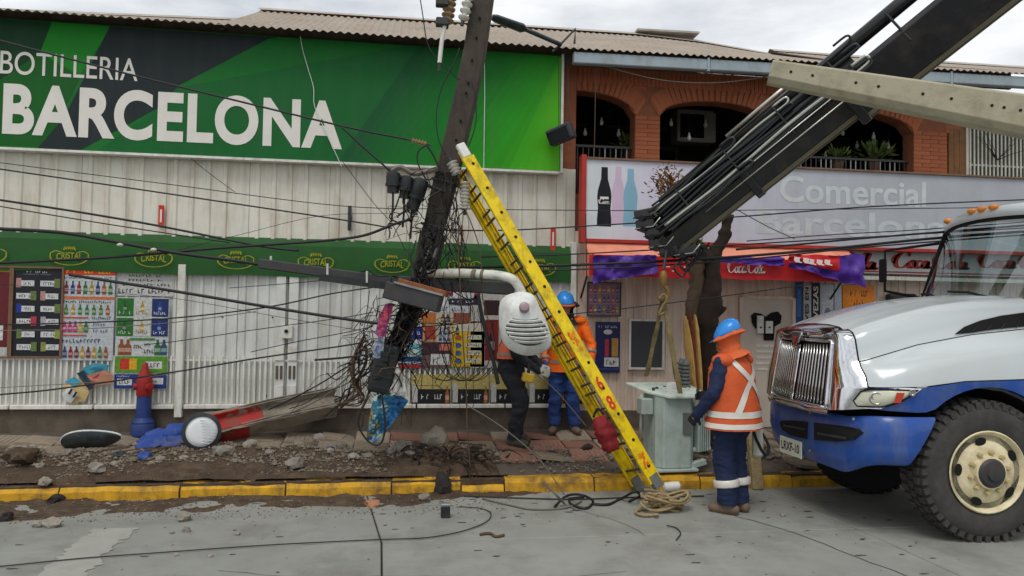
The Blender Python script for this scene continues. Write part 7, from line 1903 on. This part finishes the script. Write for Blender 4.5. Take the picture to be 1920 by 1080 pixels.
# bumper
bpts = catmull([Vector(p) for p in ((-.44, -1.0, 0), (-.6, -1.015, 0), (-.76, -1.0, 0), (-.88, -.94, 0), (-.96, -.82, 0), (-.995, -.6, 0), (-1.01, -.25, 0), (-1.012, 0, 0), (-1.01, .25, 0), (-.995, .6, 0), (-.96, .82, 0), (-.88, .94, 0), (-.76, 1.0, 0), (-.6, 1.015, 0), (-.44, 1.0, 0))], 5)
b = MB(); rings = []; N = len(bpts) - 1
def brow(i):
    p = bpts[i]; tg = (bpts[min(i + 1, N)] - bpts[max(i - 1, 0)]).normalized(); n_ = Vector((-tg.y, tg.x, 0))
    if n_.dot(p - Vector((-.3, 0, 0))) < 0: n_ = -n_
    fr = max(0, min(1, (1.0 - abs(p.y)) / .45)); fr = fr * fr * (3 - 2 * fr); zt_, zb_ = 1.005 - .045 * fr, .615 - .135 * fr
    e = min(1, min(i, N - i) / 9); cut = (1 - e) * .24
    def q(o, f):
        z = zb_ + (zt_ - zb_) * f; return Vector((p.x + n_.x * o - cut * (1 - f), YC + p.y + n_.y * o, z))
    return [q(-.05, .97), q(-.012, 1.0), q(.012, .95), q(.03, .72), q(.034, .45), q(.03, .38), q(.034, .33), q(.012, .05), q(-.012, 0), q(-.06, .02)]
b.loft([brow(i) for i in range(N + 1)]); bump = part('bumper', b, m_('truck_blue'), tk, 50)
def bfront(y, z, o=0.0):
    x = min(bpts, key=lambda v: abs(v.y - y) + (10 if v.x > -.7 else 0)).x; return Vector((x - .05 - o, YC + y, z))
for s in (1, -1):     # two dark openings either side of the middle
    o1 = [(-.05, .845), (-.25, .862), (-.55, .885), (-.66, .885), (-.7, .86), (-.62, .79), (-.4, .735), (-.05, .69)] if s < 0 else [(.1, .83), (.4, .80), (.62, .765), (.66, .735), (.6, .68), (.4, .655), (.1, .675)]
    b = MB(); b.prism([bfront(y - .17, z) for y, z in o1], (.03, 0, 0)); sl = part('bumper_slot', b, m_('under'), bump)
    b = MB(); b.bar(bfront(.12 * s - .17, .76, .006), bfront(.55 * s - .17, .79 if s < 0 else .73, .006), .008, .022); part('slot_vane', b, m_('steel_dark'), sl)
for y, z in ((-.15, .93), (-.15, .58), (-.8, .96), (.75, .93)):
    b = MB(); b.lathe([(.014, 0), (.012, .01)], bfront(y, z), (-1, 0, 0), 10); part('bumper_bolt', b, m_('steel'), bump)
for y in (.16, .28):
    b = MB(); b.ball(Vector((-1.13, YC + y, 1.0)), .018, 10, 6); part('hood_latch', b, m_('plastic_white'), tk, True)
# number plate
t_ = MB(); pc = Vector((-1.054, YC + .24, .545)); Rp = Matrix.Rotation(radians(3), 3, 'Z'); t_.box(pc, (.012, .4, .16), Rp); pla = part('number_plate', t_, m_('plate_white'), tk, bev=.004)
b = MB(); text_mb('LRXF-10', 0, 0, 0, 0, 0, offset=.015, mb=b, tf=lambda u, v: pc + Rp @ Vector((-.009, .165 - .33 * u, -.04 + .085 * v))); part('plate_text', b, m_('ink'), pla)
# fender vents
for s in (-1, 1):
    def vp(x, z):
        ew, zs_, zt = lerp_t(edge_w, x), lerp_t(seam_z, x), lerp_t(hood_top, x); f = max(0, min(1.2, (z - zs_) / (zt - .085 - zs_))); return Vector((x, YC + s * (ew + .06 - .05 * f + .014), z))
    ov = [(-.13, 1.672), (-.04, 1.735), (.1, 1.79), (.28, 1.835), (.5, 1.868), (.53, 1.84), (.51, 1.77), (.46, 1.748), (.2, 1.718), (0, 1.685)]
    b = MB(); b.add([vp(x, z) for x, z in ov], [tuple(range(len(ov)))]); part('hood_vent', b, m_('under'), tk)
    for k in range(4):
        b = MB(); x = .02 + k * .12; b.bar(vp(x, 1.70 + k * .012) + Vector((0, s * .004, 0)), vp(x + .04, 1.735 + k * .02) + Vector((0, s * .004, 0)), .008, .008); part('vent_slat', b, m_('black_plastic'), tk)
# cab
cz = lambda x: 0
b = MB(); wz0, wz1 = 2.0, 2.77
wsb = lambda u: Vector((.40 + .36 * abs(u) ** 2.2, YC + u * .93, wz0 - .02 * u * u))
wst = lambda u: Vector((.76 + .22 * abs(u) ** 2.2, YC + u * .84, wz1 - .05 * u * u))
us = [-1 + 2 * i / 20 for i in range(21)]
b.grid([[wsb(u * .97) + (wst(u * .97) - wsb(u * .97)) * t for u in us] for t in (0.01, .33, .66, .99)])
gl = part('windscreen', b, m_('glass'), tk, True)
b = MB(); rows = []
for t, dz, dx in ((0, -.005, -.03), (.1, .03, -.045), (.3, .085, -.02), (.6, .12, .06), (1.0, .15, .3)): rows.append([wst(u) + Vector((dx, 0, dz - .03 * u * u * t)) for u in us])
rows.append([Vector((2.3, YC + u * .86, wz1 + .17 - .05 * u * u)) for u in us]); b.grid(rows); part('cab_roof', b, m_('truck_white'), tk, True)
for k, u in enumerate((-.8, -.17, 0, .17, .8)):
    p = wst(u) + Vector((-.02, 0, .09)); b = MB(); b.ball(p, .05, 12, 6, sq=(.9, 1.1, .6)); part('marker_lamp', b, m_('lamp_amber'), tk, True)
for s in (-1, 1):
    b = MB(); b.tube([wsb(s * 1.0) + Vector((0, 0, -.02)), wsb(s) + (wst(s) - wsb(s)) * .5, wst(s * 1.0)], .035, 8); part('pillar', b, m_('under'), tk, True)
    ys_ = YC + s * .95
    b = MB(); b.add([(.86, ys_, 1.3), (2.3, ys_, 1.3), (2.3, ys_, 2.0), (.86, ys_, 2.0)], [(0, 1, 2, 3)]); b.box((.72, ys_ - s * .02, 1.62), (.34, .05, .75)); b.box((2.3, YC + s * .9, 2.4), (.1, .1, .8)); b.box((1.6, ys_, .98), (1.5, .06, .65)); part('cab_side', b, m_('truck_white' if True else ''), tk)
    b = MB(); b.add([(.84, ys_, 2.02), (2.24, YC + s * .93, 2.02), (2.24, YC + s * .87, 2.74), (1.0, YC + s * .85, 2.74)], [(0, 1, 2, 3)]); gw_ = part('side_window', b, m_('glass'), tk)
b = MB(); b.grid([[wsb(u) + Vector((-.06, 0, -.02)) for u in us], [wsb(u) + Vector((.02, 0, .0)) for u in us]]); part('cowl', b, m_('under'), tk)
b = MB(); b.grid([[wst(u) + Vector((-.02, 0, -.04)) for u in us], [wst(u) + Vector((-.02, 0, .01)) for u in us]]); part('screen_seal', b, m_('under'), tk, True)
for u0 in (-.5, .15):
    b = MB(); q0 = wsb(u0) + Vector((-.03, 0, .0)); q1 = wsb(u0 + .5) + Vector((-.01, 0, .06)); b.tube([q0, q0 + (q1 - q0) * .5 + Vector((0, 0, .02)), q1], .012, 6); part('wiper', b, m_('rubber_dark'), tk)
# cabin inside
b = MB(); b.box((2.34, YC, 1.9), (.06, 1.8, 1.2)); b.box((1.0, YC, 1.85), (.5, 1.8, .28)); b.box((1.6, YC, 1.28), (1.5, 1.8, .06)); part('cabin_lining', b, m_('cab_lining'), tk)
for y in (.5, 1.45):
    b = MB(); b.box((1.75, y, 1.62), (.5, .5, .16)); b.box((2.0, y, 2.0), (.14, .48, .7)); b.box((2.02, y, 2.42), (.1, .26, .18)); part('seat', b, m_('black_cloth'), tk, bev=.05, seg=2)
b = MB(); o_ = Vector((1.3, .5, 2.02)); R_ = Matrix.Rotation(radians(-35), 3, 'Y'); b.tube([o_ + R_ @ Vector((0, .2 * cos(2 * pi * k / 20), .2 * sin(2 * pi * k / 20))) for k in range(21)], .016, 6); b.tube([o_, o_ + R_ @ Vector((-.3, 0, -.05))], .03, 6); b.bar(o_ + R_ @ Vector((0, -.19, 0)), o_ + R_ @ Vector((0, .19, 0)), .03, .02); part('steering_wheel', b, m_('rubber_dark'), tk, True)
# far mirror
b = MB(); b.tube([Vector((.9, 1.97, 2.0)), Vector((.5, 2.2, 2.1)), Vector((.5, 2.2, 2.55)), Vector((.96, 1.93, 2.62))], .018, 6); mr = part('mirror_arm', b, m_('under'), tk, True)
b = MB(); b.box((.5, 2.24, 2.33), (.03, .12, .26)); part('mirror', b, m_('under'), mr, bev=.012, seg=2)
# chassis
b = MB(); b.box((.0, YC, .78), (1.7, .5, .3)); b.box((2.6, YC, .75), (4.2, .9, .25)); b.box((.05, YC, .56), (.14, 1.7, .14)); b.box((-.5, YC, .72), (.5, 1.5, .2)); part('chassis', b, m_('under'), tk)
for y0, y1 in ((.06, .5), (1.94, 1.5)):
    b = MB(); b.grid([[Vector((.02 + .66 * cos(a), y, .57 + .66 * sin(a))) for a in [pi * k / 12 for k in range(13)]] for y in (y0, y1)] + [[Vector((.02 + .3 * cos(a), y1, .57 + .3 * sin(a))) for a in [pi * k / 12 for k in range(13)]]]); part('wheel_well', b, m_('under'), tk)
# flat bed behind the cab, carrying the crane
b = MB(); b.box((5.0, YC, 1.05), (5.0, 2.1, .14)); part('bed', b, m_('steel_dark'), tk, bev=.01)
b = MB(); b.lathe([(.35, 0), (.35, .3), (.26, .34), (.24, 1.3), (.3, 1.34), (.3, 1.6)], (2.95, YC, 1.12), n=20); part('crane_column', b, m_('boom_black'), tk, 40)
# wheels
def wheel(x, y, s):
    o = Vector((x, y, .565)); ax_ = Vector((0, s, 0)); R0 = .565
    rt = thing('x', 'x', 'x', (0, 0, 0)); bpy.data.objects.remove(rt)
    prof = [(.31, .26), (.36, .285), (.43, .297), (.50, .292), (.535, .27), (.552, .24), (R0 - .006, .14), (R0 - .006, 0), (.552, -.02), (.5, -.03), (.36, -.02), (.31, 0)]
    b = MB(); b.lathe([(r, h - .28) for r, h in prof], o, ax_, 56); ty = part('wheel', b, m_('rubber'), tk, 40)
    b = MB()
    for k in range(44):
        a = 2 * pi * k / 44
        for j, (h0, h1) in enumerate(((-.27, -.19), (-.17, -.11), (-.09, -.03))):
            aa = a + (.07 if j == 1 else 0); c_ = Vector((cos(aa), 0, sin(aa))); tn = Vector((-sin(aa), 0, cos(aa))); hm = (h0 + h1) / 2
            b.box(o + c_ * (R0 - .004) + ax_ * hm, (.034, h1 - h0, .05), Matrix((c_, Vector((0, 1, 0)), tn)).transposed())
        c_ = Vector((cos(a), 0, sin(a))); tn = Vector((-sin(a), 0, cos(a))); b.box(o + c_ * .54 + ax_ * -.005, (.05, .03, .045), Matrix((c_, Vector((0, 1, 0)), tn)).transposed())
    part('tread', b, m_('rubber'), ty)
    b = MB(); b.lathe([(.315, -.02), (.335, .012), (.325, .018), (.305, -.005), (.29, -.04), (.26, -.03), (.235, .0), (.19, .012), (.16, .01), (.14, .012), (.13, .05), (.1, .06)], o, ax_, 40); part('rim', b, m_('rim'), ty, 45)
    for k in range(5):
        a = 2 * pi * k / 5 + .55; c_ = Vector((cos(a), 0, sin(a))) * .252; b = MB(); tn = Vector((-sin(a), 0, cos(a))); cc_ = Vector((cos(a), 0, sin(a)))
        b.add([o + c_ + ax_ * (-.012) + tn * .05 * cos(2 * pi * q / 14) + cc_ * .033 * sin(2 * pi * q / 14) + ax_ * (.0) * 1 for q in range(14)], [tuple(range(14))]); 
        b.v = [v + ax_ * .016 for v in b.v]; part('hand_hole', b, m_('hole'), ty)
    for k in range(10):
        a = 2 * pi * k / 10 + .2; c_ = Vector((cos(a), 0, sin(a))) * .163; b = MB(); b.lathe([(.021, 0), (.021, .03), (.014, .042)], o + c_ + ax_ * .006, ax_, 6); part('wheel_nut', b, m_('nut'), ty)
    b = MB(); b.lathe([(.118, .0), (.118, .055), (.1, .075), (.06, .08), (.055, .095), (.02, .1)], o, ax_, 24); part('hub', b, m_('steel_dark'), ty, 40)
    return ty
wheel(0.0, .0, -1)
b = MB(); o = Vector((0.0, 1.72, .565)); b.lathe([(.3, -.14), (.45, -.15), (.53, -.13), (.56, -.1), (.56, .1), (.53, .13), (.45, .15), (.3, .14)], o, (0, 1, 0), 48); fwt = part('wheel', b, m_('rubber_dark'), tk, 40)
b = MB(); b.lathe([(.3, -.1), (.25, -.02), (.1, -.05), (.05, .0)], o, (0, 1, 0), 32); part('rim', b, m_('rim'), fwt, 40)
b = MB()
for k in range(40):
    a = 2 * pi * k / 40
    for j, h in enumerate((-.1, 0, .1)):
        aa = a + (.08 if j == 1 else 0); c_ = Vector((cos(aa), 0, sin(aa))); tn = Vector((-sin(aa), 0, cos(aa))); b.box(o + c_ * .556 + Vector((0, h, 0)), (.03, .07, .05), Matrix((c_, Vector((0, 1, 0)), tn)).transposed())
part('tread', b, m_('rubber_dark'), fwt)
for x in (4.6, 5.9):
    for y, s in ((.14, -1), (1.86, 1)):
        b = MB(); o = Vector((x, y, .54)); b.lathe([(.3, -.14), (.45, -.15), (.53, -.12), (.54, 0), (.53, .12), (.45, .15), (.3, .14)], o, (0, s, 0), 32); w_ = part('wheel', b, m_('rubber'), tk, 40)
        b = MB(); b.lathe([(.31, .12), (.28, .05), (.15, .03), (.1, .08), (.02, .09)], o, (0, s, 0), 24); part('rim', b, m_('rim'), w_, 40)

# ================================================================== CRANE BOOM
tip, mid_, top_ = atD(1250, 440, 7.9), atD(1560, 200, 7.1), atD(1800, -5, 6.5)
bd = (top_ - tip).normalized(); end_ = tip + bd * ((top_ - tip).length * 1.55)
bm = thing('crane_boom', 'black telescopic crane boom with hydraulic hoses slanting down from upper right', 'crane', tip)
vw = (Vector((0, 0, CAMH)) - mid_).normalized(); bn = bd.cross(vw).normalized()
if bn.z < 0: bn = -bn
bw = bn.cross(bd).normalized()
if bw.dot(vw) < 0: bw = -bw            # towards us
LB = (end_ - tip).length
def T(s, n, w): return tip + bd * s + bn * n + bw * w
def section(nm, s0, s1, n0, n1, w, m, ch=.04, m2=None):
    b = MB(); pr = [(n0, -w + ch), (n0, w - ch), (n0 + ch, w), (n1 - ch, w), (n1, w - ch), (n1, -w + ch), (n1 - ch, -w), (n0 + ch, -w)]
    b.loft([[T(s, n, u) for n, u in pr] for s in (s0, s1)]); return part(nm, b, m_(m), bm, bev=.006)
sp_ = lambda px_, py_: (atD(px_, py_, 7.2) - tip).dot(bd)
s_mid = (atD(1400, 330, 7.5) - tip).dot(bd); s_out = (atD(1590, 190, 7.05) - tip).dot(bd)
section('inner_section', -.05, s_mid + .3, -.23, .02, .12, 'boom_black')
section('middle_section', s_mid, s_out + .4, -.27, .05, .15, 'boom_black')
section('outer_section', s_out, LB, -.33, .12, .19, 'boom_black')
for s0, s1, n, w in ((-.02, s_mid, -.235, .1), (s_mid, s_out, -.275, .13), (s_out, LB, -.335, .17)):
    b = MB(); b.loft([[T(s, n, -w), T(s, n - .012, -w), T(s, n - .012, w), T(s, n, w)] for s in (s0, s1)]); part('wear_strip', b, m_('boom_beige'), bm)
    b = MB(); b.loft([[T(s, n + .005, w - .005), T(s, n + .005, w + .02), T(s, n + .045, w + .035), T(s, n + .045, w + .015)] for s in (s0, s1)]); part('lower_edge', b, m_('boom_beige'), bm)
for s, n0, n1, w in ((s_mid, -.3, .08, .18), (s_out, -.36, .15, .215), (-.05, -.25, .05, .14)):
    section('collar', s - .03, s + .05, n0, n1, w, 'boom_black')
for n, w, r, s0, s1, m in ((.13, .03, .085, .02, s_out + .25, 'boom_black'), (.285, -.01, .07, .18, LB, 'boom_black'), (.285, -.01, .045, -.02, .2, 'hyd_pipe'), (.385, .02, .02, s_mid + .1, s_out - .1, 'hyd_pipe'), (.06, .14, .04, 0, s_out, 'hose'), (.21, .08, .045, .1, s_out + .1, 'hose')):
    b = MB(); b.tube([T(s0, n, w), T(s1, n, w)], r, 12); part('cylinder', b, m_(m), bm, True)
b = MB(); b.loft([[T(s, n, u) for n, u in ((.0, -.08), (.0, .02), (.3, .02), (.3, -.08))] for s in (.1, s_out + .2)]); part('hose_tray', b, m_('boom_black'), bm)
rr = random.Random(2)
for k in range(10):
    n = .0 + .036 * k; w = .205 - .012 * k; s0 = rr.uniform(-.05, .12); s1 = rr.choice((s_mid + .1, s_out - .1, s_out + .3, s_out * .8)); pts = []
    for i in range(13):
        t = i / 12; pts.append(T(s0 + (s1 - s0) * t, n + .012 * sin(t * 9 + k), w + .008 * sin(t * 7 + k)))
    pts += [T(s1 + .05, n + .02, w), T(s1 + .03, n + .055, w), T(s1 - .1, n + .06, w)]
    b = MB(); b.tube(catmull(pts, 3), .012 if k % 2 else .017, 6); part('hose', b, m_('hyd_pipe' if k in (2, 7) else 'hose'), bm, True)
for n, s0, s1 in ((.02, .1, s_out), (-.07, .5, s_out + .2)):
    b = MB(); b.tube([T(s0, n, .185), T(s1, n, .205)], .007, 6); part('pipe', b, m_('hyd_pipe'), bm, True)
for k in range(5):
    b = MB(); s = .4 + k * .6; b.bar(T(s, -.02, .19), T(s, .3, .13), .03, .015); part('hose_clamp', b, m_('black_plastic'), bm)
# stepped head
for k, (s, n, sz) in enumerate(((-.06, .3, .09), (-.12, .2, .11), (-.1, .08, .12), (-.14, -.04, .12), (-.1, -.16, .13), (.02, -.27, .12))):
    b = MB(); b.bar(T(s - .06, n + .05, 0), T(s + .12, n - .05, 0), .26, sz); part('head_plate', b, m_('boom_black'), bm, bev=.012)
    b = MB(); b.lathe([(.03, 0), (.03, .02)], T(s, n, .13), bw, 10); part('pin', b, m_('boom_black'), bm)
    b = MB(); b.tube([T(s - .07, n + .055, .134), T(s + .1, n - .045, .134), T(s + .22, n - .02, .15)], .007, 6); part('edge_pipe', b, m_('hyd_pipe' if k % 2 else 'hose'), bm, True)
for k in range(6):
    b = MB(); a = T(-.05 + .05 * k, -.3, .1 - .03 * k); b.tube(catmull([a, a + Vector((.02 * (k - 3), 0, -.08)), a + Vector((.04, 0, -.16 + .02 * k)), a + bd * .12 + Vector((0, 0, -.06))], 4), .012, 6); part('hose_loop', b, m_('hose'), bm, True)

# ================================================================== NEW CONCRETE POLE HELD IN THE AIR
a0, a1 = atD(1443, 137, 6.3), atD(1950, 225, 5.75); dd = (a1 - a0).normalized(); L1 = (a1 - a0).length * 1.5
cp = thing('concrete_pole', 'pale new concrete pole with a row of holes held in front of the boom', 'utility pole', a0)
up2 = (Vector((0, 0, 1)) - dd * dd.z).normalized(); sd2 = dd.cross(up2).normalized()
if sd2.dot(Vector((0, 0, CAMH)) - a0) < 0: sd2 = -sd2
def prof_c(s):
    h = .095 + .028 * s; w = .085 + .015 * s; c_ = .02
    return [a0 + dd * s + up2 * u + sd2 * v for u, v in ((-h, w - .045), (-h + .045, w), (h - c_, w), (h, w - c_), (h, -w + c_), (h - c_, -w), (-h + .045, -w), (-h, -w + .045))]
b = MB(); b.loft([prof_c(L1 * k / 6) for k in range(7)]); part('shaft', b, m_('concrete'), cp, bev=.004)
for px_, py_ in ((1483, 135), (1524, 143), (1604, 160), (1645, 167), (1723, 184), (1772, 194), (1840, 208), (1860, 212), (1887, 217)):
    s = (atD(px_, py_, 6.0) - a0).dot(dd); b = MB(); w = .085 + .015 * s
    b.lathe([(.0115, 0), (.0115, .004)], a0 + dd * s + up2 * .012 + sd2 * (w + .0), sd2, 10); part('bolt_hole', b, m_('hole'), cp)
